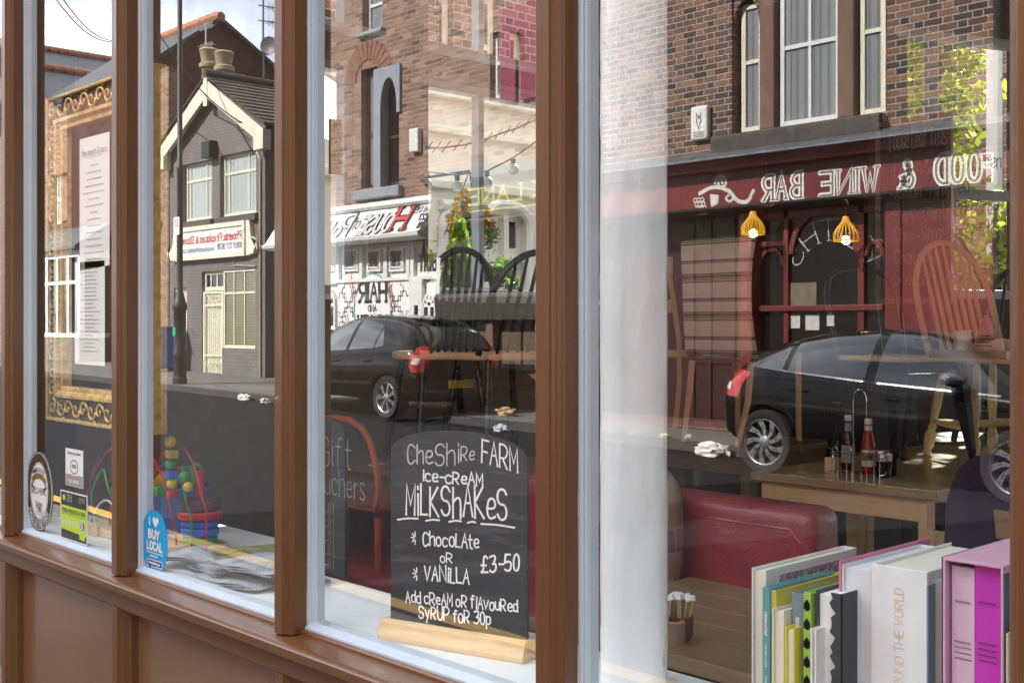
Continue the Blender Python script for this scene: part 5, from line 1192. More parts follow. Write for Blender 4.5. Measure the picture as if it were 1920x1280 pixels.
m = MB().prism_x([(-.16, 3.16), (-.18, 3.10), (-.10, 3.04), (-.02, 3.04), (-.02, 3.16)], -.05, xe+.05); m.prism_x([(-.10, Z(920, 548, -.1)), (-.14, Z(920, 556, -.1)), (-.10, yb), (-.02, yb), (-.02, Z(920, 548, -.1))], -.05, xe+.05); la.part(m, 'grey_band', pm('stone grey paint', (.040, .037, .032), .6, var=.1), bevel=.008)
m = MB().box(X(872), xe, -.02, .2, -.1, yb).box(0, X(1004), -.02, .2, -.1, yb).box(X(925), X(912), -.02, .2, -.1, yb); la.part(m, 'pilaster', stone_br, bevel=.01)
m = MB().box(X(912), X(872), .12, .17, .2, yb); la.part(m, 'door', pm('brown door', (.13, .085, .06), .4), bevel=.01)
window(la, X(1010), X(832), Z(920, 545)+.002, 3.035, blackp, bardark, rec=.1, fw=.05, vb=(.3, .66), hb=())
window(la, X(1004), X(925), Z(960, 690), yb-.002, blackp, pm('pane over brown blind', (.13, .095, .07), .12, var=.3, scale=2), rec=.1, fw=.05, vb=(.45,), hb=())
m = MB().box(X(1004), X(925), -.0, .2, -.1, Z(960, 693)); la.part(m, 'base', br_base); m = MB().box(X(1006), X(923), -.06, .2, Z(960, 693)+.002, Z(960, 690)-.002); la.part(m, 'window_sill', blackp, bevel=.004)
la.part(MB().box(0, xe, .4, 7, -.2, 9.1).box(0, xe, .2, .4, yb+.01, 3.84), 'core', darkroom)
# ---------------------------------------------------------------- hair and beauty shop
hp = Bd('hair_salon', 'white fronted hair and beauty salon under brown brick with grey arched windows', 'salon', 12.4, 829); X, Z = hp.X, hp.Z
xe = hp.X(531); zf = Z(730, 386)
hh_ = [(X(748), X(716), Z(732, 348), Z(732, 140)), (X(707), X(677), Z(692, 352), Z(692, 128)), (X(717), X(679), Z(700, 58), Z(700, -60))]
hp.part(holes_wall(0, xe, zf-.2, 9.0, hh_), 'wall', br_hop)
for i, h in enumerate(hh_): window(hp, h[0], h[1], h[2], h[3], pm('brown sash %d' % i, (.07, .035, .02), .4) if i < 2 else offwhite, glassdark if i == 0 else curtain, rec=.13, fw=.07, hb=(.45,), vb=())
m = MB(); a, b, z0, z1, zs2 = X(753), X(704), Z(728, 352), Z(728, 126), Z(728, 205)
xi0, xi1 = X(747), X(717); n = 16; ins = [(xi0+(xi1-xi0)*(.5-.5*math.cos(math.pi*i/n)), zs2+(Z(728, 147)-zs2)*math.sin(math.pi*i/n)) for i in range(n+1)]
for k in range(n): m.prism([ins[k], ins[k+1], (ins[k+1][0], z1), (ins[k][0], z1)], -.05, .1)
m.box(xi1, b, -.05, .14, z0, z1).box(a, xi0, -.05, .1, zs2-.1, z1); hp.part(m, 'stone_surround', stone_gy, bevel=.015)
m = MB(); c_, r0, r1 = X(690), (X(672)-X(708))/2+.08, (X(672)-X(708))/2+.42
zc = Z(690, 150)
for k in range(14):
    t0_, t1_ = math.pi*k/14, math.pi*(k+1)/14-.03
    m.prism([(c_+r*math.cos(t), zc+r*math.sin(t)) for r, t in ((r0, t0_), (r1, t0_), (r1, t1_), (r0, t1_))], -.012, .05)
hp.part(m, 'brick_arch', pm('red rubber brick', (.22, .10, .07), .8, var=.3, scale=8))
m = MB().box(X(756), X(668), -.12, .12, Z(715, 372), Z(715, 353)); m.box(X(722), X(674), -.10, .12, Z(700, 66), Z(700, 58)-.002); hp.part(m, 'window_sill', stone_gy, bevel=.02)
q = (X(783), Z(783, 264)); hp.part(MB().box(q[0]-.12, q[0]+.12, -.1, 0, q[1]-.2, q[1]+.2), 'alarm_box', offwhite, bevel=.02)
# sloping fascia
z1f, z0f = Z(790, 383, -.1), Z(790, 431, -.4)
x0_, x1_ = X(822), xe
m = MB().prism_x([(-.10, z1f), (-.42, z0f), (-.02, z0f), (-.02, z1f)], x0_, x1_); fs_ = hp.part(m, 'fascia', pm('pale sign board', (.72, .72, .72), .5, var=.05, scale=3), bevel=.006)
m = MB().prism_x([(-.16, z1f+.10), (-.18, z1f+.05), (-.14, z1f+.003), (-.02, z1f+.003), (-.02, z1f+.16)], x0_-.05, x1_); m.prism_x([(-.50, z0f-.02), (-.48, z0f-.09), (-.38, z0f-.12), (-.02, z0f-.12), (-.02, z0f-.004), (-.45, z0f-.004)], x0_-.05, x1_); hp.part(m, 'fascia_moulding', offwhite, bevel=.008)
fh = z1f-z0f
def fput(a, b, k): f = b/fh; return (a, -.42+.32*f-.002-.0008*(k % 20), z0f+b)
def ft_(s, pa, pb, f0, f1, m, w_, **kw): x0, x1 = X(pa, -.3), X(pb, -.3); text(m, s, x0, fh*f0, fh*(f1-f0), w_, put=fput, fit=x1-x0, **kw)
mk, mr, mg = MB(), MB(), MB()
ft_('Tel 0151', 798, 763, .68, .90, mk, .022); ft_('727', 801, 783, .40, .60, mk, .028); ft_('5011', 807, 790, .10, .30, mk, .028)
ft_('H', 763, 738, .10, .95, mk, .13, serif=.16); ft_('H', 762, 739, .12, .93, mr, .065)
ft_('OUSE', 736, 678, .08, .72, mk, .085); ft_('OUSE', 735.5, 678.5, .10, .70, mr, .012); ft_('OUSE', 736, 678, .08, .72, mg, .060)
ft_('of', 672, 660, .30, .75, mk, .03); ft_('P', 657, 640, .06, .9, mk, .08); ft_('P', 657, 640, .06, .9, mg, .05); ft_('olAnd', 643, 575, .06, .62, mk, .08); ft_('olAnd', 643, 575, .06, .62, mg, .055)
for mm, nm, off in ((mk, ink, 0), (mr, inkred, -.022), (mg, palegrey, -.020)):
    mm.v = [(x, y+off+.0, z) for x, y, z in mm.v]; mm.build('lettering', nm, fs_)
# front below
y_top = z0f-.13; zp = Z(700, 524, 0); zbt = pave_z(-16)-.1
hp.part(MB().box(0, xe, .02, .2, zbt, y_top), 'shopfront', offwhite)
m = MB().box(0, xe, -.05, .018, zp-.04, zp+.02)
for px in (826, 776, 768, 726, 680, 636): m.box(X(px)-.05, X(px)+.05, -.05, .018, zp+.02, Z(px, 462))
m.box(X(796), X(771), -.06, .018, zbt, zp-.04); m.box(0, X(822), -.06, .018, zbt, zp-.04); hp.part(m, 'panel_frame', offwhite, bevel=.006)
for i, (a, b) in enumerate(((758, 731), (715, 690), (672, 644), (628, 602))):
    xa, xb = X(a), X(b); za, zb2 = Z((a+b)/2, 509), Z((a+b)/2, 466 if i == 0 else 468); mm = MB().box(xa, xb, -.03, .019, za, zb2); po = hp.part(mm, 'price_board', white_s, bevel=.004)
    mm = MB(); pts = [(xa+.05, za+.05), (xb-.05, za+.05), (xb-.05, zb2-.05), (xa+.05, zb2-.05), (xa+.05, za+.05)]; ribbon(mm, pts, .016, lambda p, q, k: (p, -.031, q), 1)
    for j, s in enumerate((('MANICURES', '-PEDICURES-', '-NAIL TECHNO-'), ('WAXING', '-THREADING-', '-MAKEUP & TINTS-'), ('FACIALS', 'SPRAY TAN &', '-EYE TREATMENTS'), ('SPRAY TAN', 'NAIL ART &', '- NAIL BAR'))[i]): text(mm, s, (xa+xb)/2, zb2-(zb2-za)*(.32+.22*j), .075, .018, y=-.031, al='c', fit=(xb-xa)*.66)
    mm.build('lettering', ink, po)
mm = MB(); text(mm, 'HAIR &', X(824), Z(806, 480), .26, .05, y=-.06, fit=X(790)-X(824)); text(mm, 'BEAUTY', X(824), Z(806, 506), .26, .05, y=-.06, fit=X(786)-X(824)); mm.v = [(x, y+.075, z) for x, y, z in mm.v]; hp.part(mm, 'lettering', ink)
# jigsaw painted shutter
xa, xb, za, zb2 = X(768), X(634), zbt, zp-.042; sh_ = hp.part(MB().box(xa, xb, -.015, .019, za, zb2), 'shutter', white_s)
mm, mrr = MB(), MB(); nx, nz = 9, 4; zj = Z(700, 640)
pf2 = lambda p, q, k: (p, -.016-.0006*(k % 12), q)
for i in range(1, nx):
    x = xa+(xb-xa)*i/nx
    for j in range(nz):
        z0, z1 = zj+(zb2-zj)*j/nz, zj+(zb2-zj)*(j+1)/nz; zc = (z0+z1)/2; sg = 1 if (i*3+j) % 2 else -1; pts = [(x, z0), (x, zc-.045)]+[(x+sg*(.02+.07*math.sin(math.pi*k/8)), zc-.06*math.cos(math.pi*k/8)) for k in range(9)]+[(x, zc+.045), (x, z1)]; ribbon(mm, pts, .014, pf2, i+j)
for j in range(1, nz):
    z = zj+(zb2-zj)*j/nz
    for i in range(nx):
        x0, x1 = xa+(xb-xa)*i/nx, xa+(xb-xa)*(i+1)/nx; xc = (x0+x1)/2; sg = 1 if (i+j) % 2 else -1; pts = [(x0, z), (xc-.05, z)]+[(xc-.06*math.cos(math.pi*k/8), z+sg*(.02+.07*math.sin(math.pi*k/8))) for k in range(9)]+[(xc+.05, z), (x1, z)]; ribbon(mm, pts, .014, pf2, i+j+5)
for px, py in ((728, 532), (735, 560), (653, 612), (745, 615), (660, 540)):
    x, z = X(px), Z(px, py); ribbon(mrr, [(x, z+.22), (x-.10, z-.22)], .022, pf2, 11); ribbon(mrr, [(x+.07, z+.2), (x-.03, z-.2)], .02, pf2, 12)
mm.build('jigsaw_lines', ink, sh_); mrr.build('red_stripes', inkred, sh_)
mm = MB(); cx_, cz_ = X(700), Z(700, 580); oval(mm, cx_, cz_, .52, .62, -.026); lo = mm.build('badge', white_s, sh_); mm = MB()
text(mm, 'HAIR', cx_, cz_+.14, .34, .07, y=-.028, al='c', fit=.82, serif=.12); text(mm, 'AND', cx_, cz_-.03, .10, .025, y=-.028, al='c'); text(mm, 'BEAUTY', cx_, cz_-.46, .34, .065, y=-.028, al='c', fit=.86, serif=.12); mm.build('lettering', ink, lo)
mm = MB(); pts = [(cx_+(.56+.03*math.sin(i*3))*math.cos(2*math.pi*i/60), cz_+(.64+.03*math.sin(i*3))*math.sin(2*math.pi*i/60)) for i in range(61)]; ribbon(mm, pts, .02, lambda p, q, k: (p, -.027, q), 0); mm.build('wreath', pm('teal paint', (.08, .30, .28), .6), lo)
# fan headed doors either side
for a, b, lab in ((820, 796, 0), (632, 602, 1)):
    xa, xb = X(a), X(b); w2 = (xb-xa)/2; cx_ = (xa+xb)/2; zs3, z0 = Z((a+b)/2, 572), zbt+.1; m = MB(); n = 14
    for k in range(n):
        t0_, t1_ = math.pi*k/n, math.pi*(k+1)/n; m.prism([(cx_+r*math.cos(t), zs3+r*1.2*math.sin(t)) for r, t in ((w2*.80, t0_), (w2, t0_), (w2, t1_), (w2*.80, t1_))], -.05, .015)
    m.box(xa, xa+w2*.2, -.05, .015, z0, zs3).box(xb-w2*.2, xb, -.05, .015, z0, zs3)
    for k in (1, 2, 3): t = math.pi*k/4; d = .03; m.prism([(cx_+d*math.sin(t), zs3-d*math.cos(t)), (cx_+w2*.85*math.cos(t)+d*math.sin(t), zs3+w2*1.0*math.sin(t)), (cx_+w2*.85*math.cos(t)-d*math.sin(t), zs3+w2*1.0*math.sin(t)), (cx_-d*math.sin(t), zs3+d*math.cos(t))], -.045, .01)
    for z in (zs3, zs3-.42, zs3-.84, zs3-1.26): m.box(xa+w2*.2, xb-w2*.2, -.045, .012, z-.035, z+.035)
    m.box(cx_-.03, cx_+.03, -.044, .011, zs3-1.26, zs3); m.box(xa+w2*.2, xb-w2*.2, -.043, .012, z0, zs3-1.3); d_ = hp.part(m, 'door', white_s, bevel=.004)
    m = MB(); m.prism([(xa+.02, zs3-1.26), (xb-.02, zs3-1.26), (xb-.02, zs3)]+[(cx_+(w2-.02)*math.cos(math.pi*k/12), zs3+(w2-.02)*1.18*math.sin(math.pi*k/12)) for k in range(1, 12)]+[(xa+.02, zs3)], -.012, .014); m.build('pane', glossdark('door glass', (.05, .02, .02)), d_)
hp.part(MB().box(X(788), X(784), -.09, -.06, Z(786, 590), Z(786, 572)), 'letter_box', blackp)
hp.part(MB().prism_x([(-.2, 9), (3, 11), (3, 11.2), (-.3, 9.15)], 0, xe), 'roof', slate)
hp.part(MB().box(0, xe, .4, 7, -.2, 8.9), 'core', darkroom)
# ---------------------------------------------------------------- fireplace shop with gable
ph = Bd('fireplace_shop', 'grey brown painted brick shop with cream bargeboards and cream barred door', 'shop', 13.5, 497); X, Z = ph.X, ph.Z
xe = X(318); zb_ = pave_z(-24)-.15; ze = Z(497, 236); xa_ = X(401); za_ = Z(401, 152)
hs = [(X(480), X(412), Z(446, 404), Z(446, 286)), (X(397), X(342), Z(370, 414), Z(370, 304)), (X(478), X(378), Z(440, 653), Z(440, 505)), (X(416), X(378), zb_, Z(440, 653)), (X(350), X(326), zb_+.1, Z(338, 540))]
ph.part(holes_wall(0, xe, zb_, ze, hs), 'wall', br_grey)
ph.part(MB().prism([(0, ze), (xe, ze), (xa_, za_-.1)], .003, .25), 'gable', br_grey)
ph.part(MB().box(0, .25, .253, 9, zb_, ze-.02).box(.25, xe, 8.8, 9, zb_, ze-.02), 'side_wall', br_gable)
for i, h in enumerate(hs[:2]): window(ph, h[0], h[1], h[2], h[3], cream, netc, rec=.1, fw=.075, vb=(.30, .84) if i == 0 else (.3, .85), hb=(.70,))
m = MB()
for h in hs[:2]: m.box(h[0]-.1, h[1]+.1, -.1, .09, h[2]-.16, h[2]-.003)
ph.part(m, 'window_sill', pm('grey sill', (.075, .066, .064), .6), bevel=.01)
m = MB()
for (x0, z0, x1, z1) in ((xa_, za_, -.25, ze-.12), (xa_, za_, xe+.30, ze-.12)):
    d = Vector((x1-x0, z1-z0)).normalized(); dn = .30
    m.prism([(x0, z0), (x1, z1), (x1, z1-dn*1.2), (x0, z0-dn*1.35)], -.22, -.17)
m.box(-.28, .12, -.23, -.02, ze-.55, ze-.12).box(xe-.12, xe+.35, -.23, -.02, ze-.55, ze-.12).box(xa_-.09, xa_+.09, -.235, -.17, za_-.62, za_+.06); ph.part(m, 'bargeboard', cream, bevel=.01)
m = MB(); nr = 12
for sg, xend in ((1, -.35), (-1, xe+.35)):
    for k in range(nr):
        f0, f1 = k/nr, (k+1)/nr; xa2, xb2 = xa_+(xend-xa_)*f0, xa_+(xend-xa_)*f1; z0, z1 = za_+.07+(ze-.10-za_)*f0, za_+.07+(ze-.10-za_)*f1
        m.prism([(xa2, z0), (xb2, z1), (xb2, z1+.05), (xa2, z0+.02)], -.24, 9)
ph.part(m, 'roof', tile_br); m = MB(); m.tube([(xa_, -.25+.30*i, za_+.14+.01*(i % 2)) for i in range(31)], .10, 8); ph.part(m, 'ridge', tile_br)
m = MB(); ph.part(m.box(X(408), X(392), -.22, -.002, Z(400, 298), Z(400, 266)), 'alarm_box', blackp, bevel=.02)
m = MB(); m.tube([(.16, -.03, zb_), (.16, -.03, ze-.7), (.30, -.03, ze-.55)], .03, 6); m.tube([(X(505, 0)+.55, -.02, Z(470, 500)), (X(440), -.02, Z(440, 497)), (X(440), -.02, Z(440, 488))], .018, 5); ph.part(m, 'service_pipe', pm('buff pipe', (.42, .36, .26), .6))
for k, pts in enumerate((((352, 236), (390, 262), (428, 300)), ((402, 215), (436, 232), (468, 262)), ((440, 222), (452, 246), (478, 290)), ((455, 245), (470, 238), (486, 262)))):
    ph.part(MB().tube([(X(a), -.03, Z(a, b)) for a, b in pts], .012, 5), 'cable', blackp)
# sign
x0, x1 = X(466), X(340); z0, z1 = Z(403, 484), Z(403, 423); sg_ = ph.part(MB().box(x0, x1, -.10, -.005, z0, z1).box(x0-.04, x1+.04, -.14, -.101, z1-.09, z1+.02).box(x0-.04, x1+.04, -.14, -.101, z0-.02, z0+.09).box(x0-.04, x0+.06, -.14, -.101, z0+.09, z1-.09).box(x1-.06, x1+.04, -.14, -.101, z0+.09, z1-.09), 'sign_board', cream, bevel=.008)
m = MB().prism([(x0-.05, z0-.02), (x0-.05, z1+.02), (x0-.20, z1+.0), (x0-.26, z1-.35), (x0-.40, z1-.42), (x0-.52, z1-.62), (x0-.50, z0+.25), (x0-.36, z0+.02)], -.11, -.005); m.prism([(x1+.05, z0-.02), (x1+.36, z0+.02), (x1+.50, z0+.25), (x1+.52, z1-.62), (x1+.40, z1-.42), (x1+.26, z1-.35), (x1+.20, z1), (x1+.05, z1+.02)], -.11, -.005); m.build('scroll_end', cream, sg_, bevel=.02)
MB().box(x0+.06, x1-.06, -.106, -.102, z0+.09, z1-.09).build('sign_face', white_s, sg_); hz = z1-z0
m = MB(); text(m, 'Phoenix Fireplaces & Stoves', x0+.12, z0+hz*.50, hz*.23, hz*.032, y=-.107, fit=x1-x0-.28, serif=.12, eps=.0004); m.build('lettering', inkred, sg_)
m = MB(); text(m, '(0151) 727 3578', x0+.12, z0+hz*.24, hz*.16, hz*.024, y=-.107, fit=(x1-x0)*.34, eps=.0004); text(m, 'www.phoenixfireplace.co.uk', x1-.14, z0+hz*.22, hz*.15, hz*.018, y=-.107, al='r', fit=(x1-x0)*.53, eps=.0004); m.build('lettering', pm('navy lettering', (.015, .02, .08), .5), sg_)
# door with grille, shop window with blinds, side door
h = hs[2]; xd0, xd1 = X(416), X(378)
window(ph, h[0], xd0-.02, h[2], h[3], cream, blindm, rec=.03, fw=.06, vb=(.36, .68), hb=(.70,), name='shop_window')
window(ph, xd0, xd1, Z(398, 545), h[3], cream, glassdark, rec=.08, fw=.08, vb=(.4, .7), hb=(), name='fanlight')
m = MB().box(xd0, xd1, .10, .15, zb_+.05, Z(398, 546)).box(xd0, xd0+.08, .03, .11, zb_+.05, Z(398, 546)).box(xd1-.08, xd1, .03, .11, zb_+.05, Z(398, 546)); d_ = ph.part(m, 'door', cream, bevel=.008)
m = MB(); z0, z1 = zb_+.12, Z(398, 548)
for i in range(9): x = xd0+.1+(xd1-xd0-.2)*i/8; m.tube([(x, .05, z0), (x, .05, z1)], .013, 5)
for z in (z0, z0+.45, z1-.3, z1): m.box(xd0+.06, xd1-.06, .035, .065, z-.02, z+.02)
for i in range(4):
    for zc in (z0+.22, z1-.15): c_ = xd0+.22+(xd1-xd0-.44)*i/3; m.tube([(c_+.10*math.cos(a*.6)*(1-a/14), .045, zc+.10*math.sin(a*.6)*(1-a/14)) for a in range(11)], .012, 5)
m.build('grille', cream, d_)
h = hs[4]; m = MB().box(h[0], h[1], .1, .15, h[2], h[3]).box(h[0], h[0]+.06, .04, .1, h[2], h[3]).box(h[1]-.06, h[1], .04, .1, h[2], h[3])
for i in range(4): x = h[0]+.1+(h[1]-h[0]-.2)*i/3; m.tube([(x, .06, h[2]), (x, .06, h[3])], .012, 5)
ph.part(m, 'side_door', cream, bevel=.004)
for i, px in enumerate((392, 420)):
    m = MB(); c_, z0 = X(px, 1.6), za_-.55+(.15 if i else .0); z1 = Z(px, 92 if i == 0 else 97, 1.6); m.lathe([(.22, z0), (.20, z0+.25), (.19, z1-.55), (.26, z1-.5), (.26, z1-.40), (.20, z1-.36), (.24, z1-.1), (.27, z1-.05), (.22, z1)], (c_, 1.6, 0), 14); ph.part(m, 'chimney_pot', pm('buff chimney pot %d' % i, (.36, .29, .18), .8, var=.25), smooth=True)
# ---------------------------------------------------------------- tall gabled house behind it: its gable end faces along the street
def onside(px, py, s): u = (px-HX)/F; t = s/(.7284-.6851*u); return t*(.6851+.7284*u), CZ+t*(HY-py)/F
GS = 29.0
gh = Bd('gabled_house', 'tall dark red brick gable house with terracotta ridge rising behind the fireplace shop', 'house', 14.3, 500); gh.s0 = GS; gh.t.location.x = -GS; X, Z = gh.X, gh.Z
da, za_ = onside(410, 40, GS); df, zf_ = onside(301, 112, GS); dr, zr_ = onside(560, 170, GS); da, df, dr = da-14.3, df-14.3, dr-14.3; df = min(df, .0)
gh.part(MB().prism_x([(df, -.2), (dr, -.2), (dr, zr_), (da, za_), (df, zf_)], 0, .25), 'gable_wall', br_gable)
gh.part(holes_wall(.25, 6.3, -.2, zf_, [], df, df+.2), 'front_wall', br_red)
gh.part(MB().prism_x([(df-.35, zf_-.28), (da, za_+.0), (da, za_+.12), (df-.35, zf_-.16)], -.12, 6.3).prism_x([(dr+.2, zr_-.15), (da+.001, za_), (da+.001, za_+.12), (dr+.2, zr_-.03)], -.12, 6.3), 'roof', slate)
m = MB()
for i in range(18): m.tube([(-.14+.36*i, da, za_+.10), (-.14+.36*i+.33, da, za_+.13)], [.13, .17], 8)
gh.part(m, 'ridge_tiles', terra)
gh.part(MB().tube([(0, df-.36, zf_-.24), (6.3, df-.36, zf_-.24)], .07, 8), 'gutter', blackp)
xg = 0
m = MB(); x_ = -.15; dm, zm = onside(493, 160, GS-.15); dm -= 14.3; ZZ = lambda py: onside(493, py, GS-.15)[1]; m.tube([(x_, dm, ZZ(165)), (x_, dm, ZZ(-60))], .035, 8)
for py in (12, 40, -20):
    z = ZZ(py); m.tube([(x_, dm-.15, z), (x_, dm+.9, z+.05)], .018, 5)
    for k in range(6): m.tube([(x_-.2, dm+.2+.12*k, z), (x_+.2, dm+.2+.12*k, z)], .012, 4); m.tube([(x_, dm+.2+.12*k, z-.12), (x_, dm+.2+.12*k, z+.14)], .010, 4)
an = gh.part(m, 'aerial_mast', pm('grey aerial', (.24, .26, .28), .4, m=.5)); m = MB()
m.lathe([(.01, .10), (.15, .075), (.26, .02), (.27, 0), (.25, .012), (.14, .06), (.005, .085)], (0, 0, 0), 24, 'y'); m.xf(Matrix.Translation((x_-.3, dm, ZZ(90))) @ Matrix.Rotation(-.5, 4, 'Z')); m.build('satellite_dish', pm('dish grey', (.16, .17, .19), .5), an, smooth=True)
m = MB(); x_ = X(383, -1)
ax_t = thing('tv_aerial', 'small horizontal television aerials on a pole beside the chimney pots', 'aerial', (-sx(386, 15.2), ry(15.2), zz(386, 150, 15.2)), math.pi); m.tube([(0, 0, -.6), (0, 0, 1.5)], .025, 6)
for z in (.45, .9, 1.4):
    m.tube([(-.35, 0, z), (.35, 0, z-.03)], .02, 5)
    for k in range(5): m.tube([(-.3+.13*k, -.12, z), (-.3+.13*k, .12, z)], .012, 4); m.tube([(-.3+.13*k, 0, z-.09), (-.3+.13*k, 0, z+.09)], .012, 4)
m.build('aerial', pm('weathered aluminium', (.42, .42, .40), .5, m=.3), ax_t)
# ---------------------------------------------------------------- terrace at the far left
te = Bd('brick_terrace', 'orange brick terrace with slate roofs and a white bay window at the far left', 'house', 14.2, 316); X, Z = te.X, te.Z
zb_ = pave_z(-34)-.3; ze = 8.2; xe = X(40)
hs = [(X(128), X(100), Z(114, 420), Z(114, 325)), (X(300), X(288), Z(294, 415), Z(294, 300)), (X(301), X(287), Z(294, 625), Z(294, 505))]
te.part(holes_wall(0, xe, zb_, ze, hs), 'wall', br_hop)
for h in hs: window(te, h[0], h[1], h[2], h[3], white_s, netc, rec=.1, fw=.09, hb=(.5,))
m = MB()
for h in hs: m.box(h[0]-.12, h[1]+.12, -.08, .09, h[2]-.18, h[2]-.003)
te.part(m, 'window_sill', stone_dk, bevel=.01)
te.part(MB().box(X(283), X(132), -.10, -.002, Z(205, 446), ze+.0), 'shaded_gable_panel', br_gable)  # dark brick slab over the wall, standing for a gable side in shade
x0, x1 = X(206), X(106); zt, z1, z0 = Z(160, 470), Z(160, 488), Z(160, 624)
m = MB().box(x0, x1, -.9, -.01, z1, z1+.22).box(x0, x1, -.9, -.01, z0-.12, z0)
for i in range(6): x = x0+(x1-x0)*i/5; m.box(x-.07, x+.07, -.9, -.75, z0, z1)
m.box(x0, x1, -.88, -.78, z1-.75, z1-.65); by = te.part(m, 'bay_window', white_s, bevel=.01); MB().box(x0+.05, x1-.05, -.8, -.78, z0, z1).build('pane', glassdark, by)
te.part(MB().box(x0, x1, -.88, -.01, zb_, z0-.12), 'bay_base', br_grey)
te.part(MB().prism_x([(-1.1, z1+.22), (-1.1, z1+.30), (-.01, zt+.75), (-.01, z1+.22)], x0-.2, x1+.2), 'bay_roof', leadm)
# two slate cross roofs, ridges running away from the street
for sr, n0, n1, sl, sh, zr_, zl_ in ((38.0, .1, 6.5, 35.2, 41.2, 9.81, 8.25), (44.0, 1.6, 12, 39.6, 49, 11.84, 9.4)):
    a, l, h = sr-te.s0, sl-te.s0, sh-te.s0
    te.part(MB().prism([(l-.3, zl_-.15), (a, zr_), (h+.3, zl_-.15), (h+.3, zl_-.30), (a, zr_-.15), (l-.3, zl_-.30)], n0-.25, n1), 'roof', slate)
    te.part(MB().prism([(l, zl_-.35), (a, zr_-.2), (h, zl_-.35), (h, zb_), (l, zb_)], n0+.15, n1-.2), 'cross_wing', br_red)
    m = MB()
    for k in range(int((n1-n0)/.36)): m.tube([(a, n0-.25+.36*k, zr_+.02), (a, n0+.08+.36*k, zr_+.05)], [.17, .13], 8)
    te.part(m, 'ridge_tiles', terra)
# ---------------------------------------------------------------- lamp post, bin, wires, litter
sL, zL = S(337, 716, 11.0); zg = pave_z(-sL); lp_ = thing('lamp_post', 'black iron lamp post on the far pavement in front of the fireplace shop', 'lamp post', (-sL, ry(11.0), zg), 0)
m = MB(); m.lathe([(.145, 0), (.145, .12), (.125, .14), (.125, .55), (.135, .58), (.12, .62), (.12, 1.45), (.14, 1.48), (.145, 1.56), (.11, 1.64), (.075, 1.80), (.06, 1.85), (.057, 4.2), (.068, 4.22), (.068, 4.3), (.052, 4.33), (.045, 9.2)], n=18); m.build('post', pm('dark grey post paint', (.035, .033, .035), .45, var=.2), lp_, smooth=True)
m = MB(); m.tube([(0, 0, 9.1), (0, .5, 9.5), (0, 1.1, 9.55)], .04, 8); m.box(-.12, .12, 1.0, 1.7, 9.46, 9.6); m.build('lamp_head', palegrey, lp_, bevel=.01)
m = MB().box(-.12, .12, .07, .074, 2.95, 3.3); sgn = m.build('parking_sign', white_s, lp_, bevel=.001); m = MB(); m.v = []; 
pts = [(.07*math.cos(2*math.pi*i/24), 3.18+.07*math.sin(2*math.pi*i/24)) for i in range(25)]; ribbon(m, pts, .018, lambda a, b, k: (a, .0755, b), 0); ribbon(m, [(-.05, 3.23), (.05, 3.13)], .016, lambda a, b, k: (a, .0757, b), 0); m.build('sign_mark', inkred, sgn)
m = MB().box(-.06, .06, .112, .126, .95, 1.12); m.build('sticker', pm('green sticker', (.03, .40, .10), .5), lp_)
sB, zB = S(311, 690, 13.1); bn = thing('wheelie_bin', 'blue wheelie bin standing beside the fireplace shop', 'bin', (-sB, ry(13.1), pave_z(-sB)), 0); blu = pm('blue bin plastic', (.02, .10, .42), .45)
m = MB(); m.add([(x*a, y*a, z) for z, a in ((.06, .8), (1.0, 1)) for x, y in ((-.28, -.3), (.28, -.3), (.28, .3), (-.28, .3))], [(0, 1, 2, 3), (7, 6, 5, 4), (0, 4, 5, 1), (1, 5, 6, 2), (2, 6, 7, 3), (3, 7, 4, 0)]); m.build('body', blu, bn, bevel=.03); MB().box(-.31, .31, -.34, .36, 1.0, 1.07).build('lid', blu, bn, bevel=.025)
for x in (-.24, .24): m = MB(); m.lathe([(.09, -.03), (.1, -.02), (.1, .02), (.09, .03)], (x, -.26, .1), 16, 'x'); m.build('wheel', blackp, bn)
def wirep(name, label, pts, r): tag(MB().tube(pts, r, 6).build(name, blackp), label, 'cable')
def q3(px, py, D): s, z = S(px, py, D); return (-s, ry(D), z)
for i, (a, b) in enumerate((((90, -20), (215, 80)), ((104, -20), (222, 78)))):
    p0, p1 = Vector(q3(*a, 11)), Vector(q3(*b, 16)); wirep('telephone_wire', ['upper of the two telephone wires crossing the sky at the far left', 'lower of the two telephone wires crossing the sky at the far left'][i], [p0.lerp(p1, k/16)-Vector((0, 0, .35*math.sin(math.pi*k/16))) for k in range(17)], .016)
p0, p1 = Vector(q3(283, 40, 12)), Vector(q3(470, 240, 13.4)); wirep('telephone_wire', 'telephone wire running from the sky down to the fireplace shop gable', [p0.lerp(p1, k/16)-Vector((0, 0, .35*math.sin(math.pi*k/16))) for k in range(17)], .014)
def litter(px, py, D, r, col, label, seed):
    s, z = S(px, py, D); x, y = -s, ry(D); zg = (pave_z if y < KF-.16 else road_z)(x); m = MB(); r *= .8; m.ball((0, 0, 0), r, 3); rn = random.Random(seed)
    m.v = [tuple(Vector(v)*(1+.5*noise.noise(Vector(v)*(2/r)+Vector((seed, 0, 0)))+rn.uniform(-.16, .16))) for v in m.v]; m.v = [(a*1.5, b, max(0, c*.75+r*.42)) for a, b, c in m.v]; o = m.build('litter', pm('litter %d' % seed, col, .8), None); o.location = (x, y, zg+.002); tag(o, label, 'litter', 'litter along the far kerb')
litter(1335, 838, 10.45, .16, (.72, .70, .67), 'crumpled white paper lying at the kerb behind the hatchback', 1)
litter(1292, 822, 11.0, .04, (.6, .6, .62), 'tiny pale scrap on the pavement behind the crumpled paper', 2)
litter(948, 771, 11.3, .13, (.50, .36, .20), 'brown paper bag lying on the pavement beside the rear of the left car', 3)
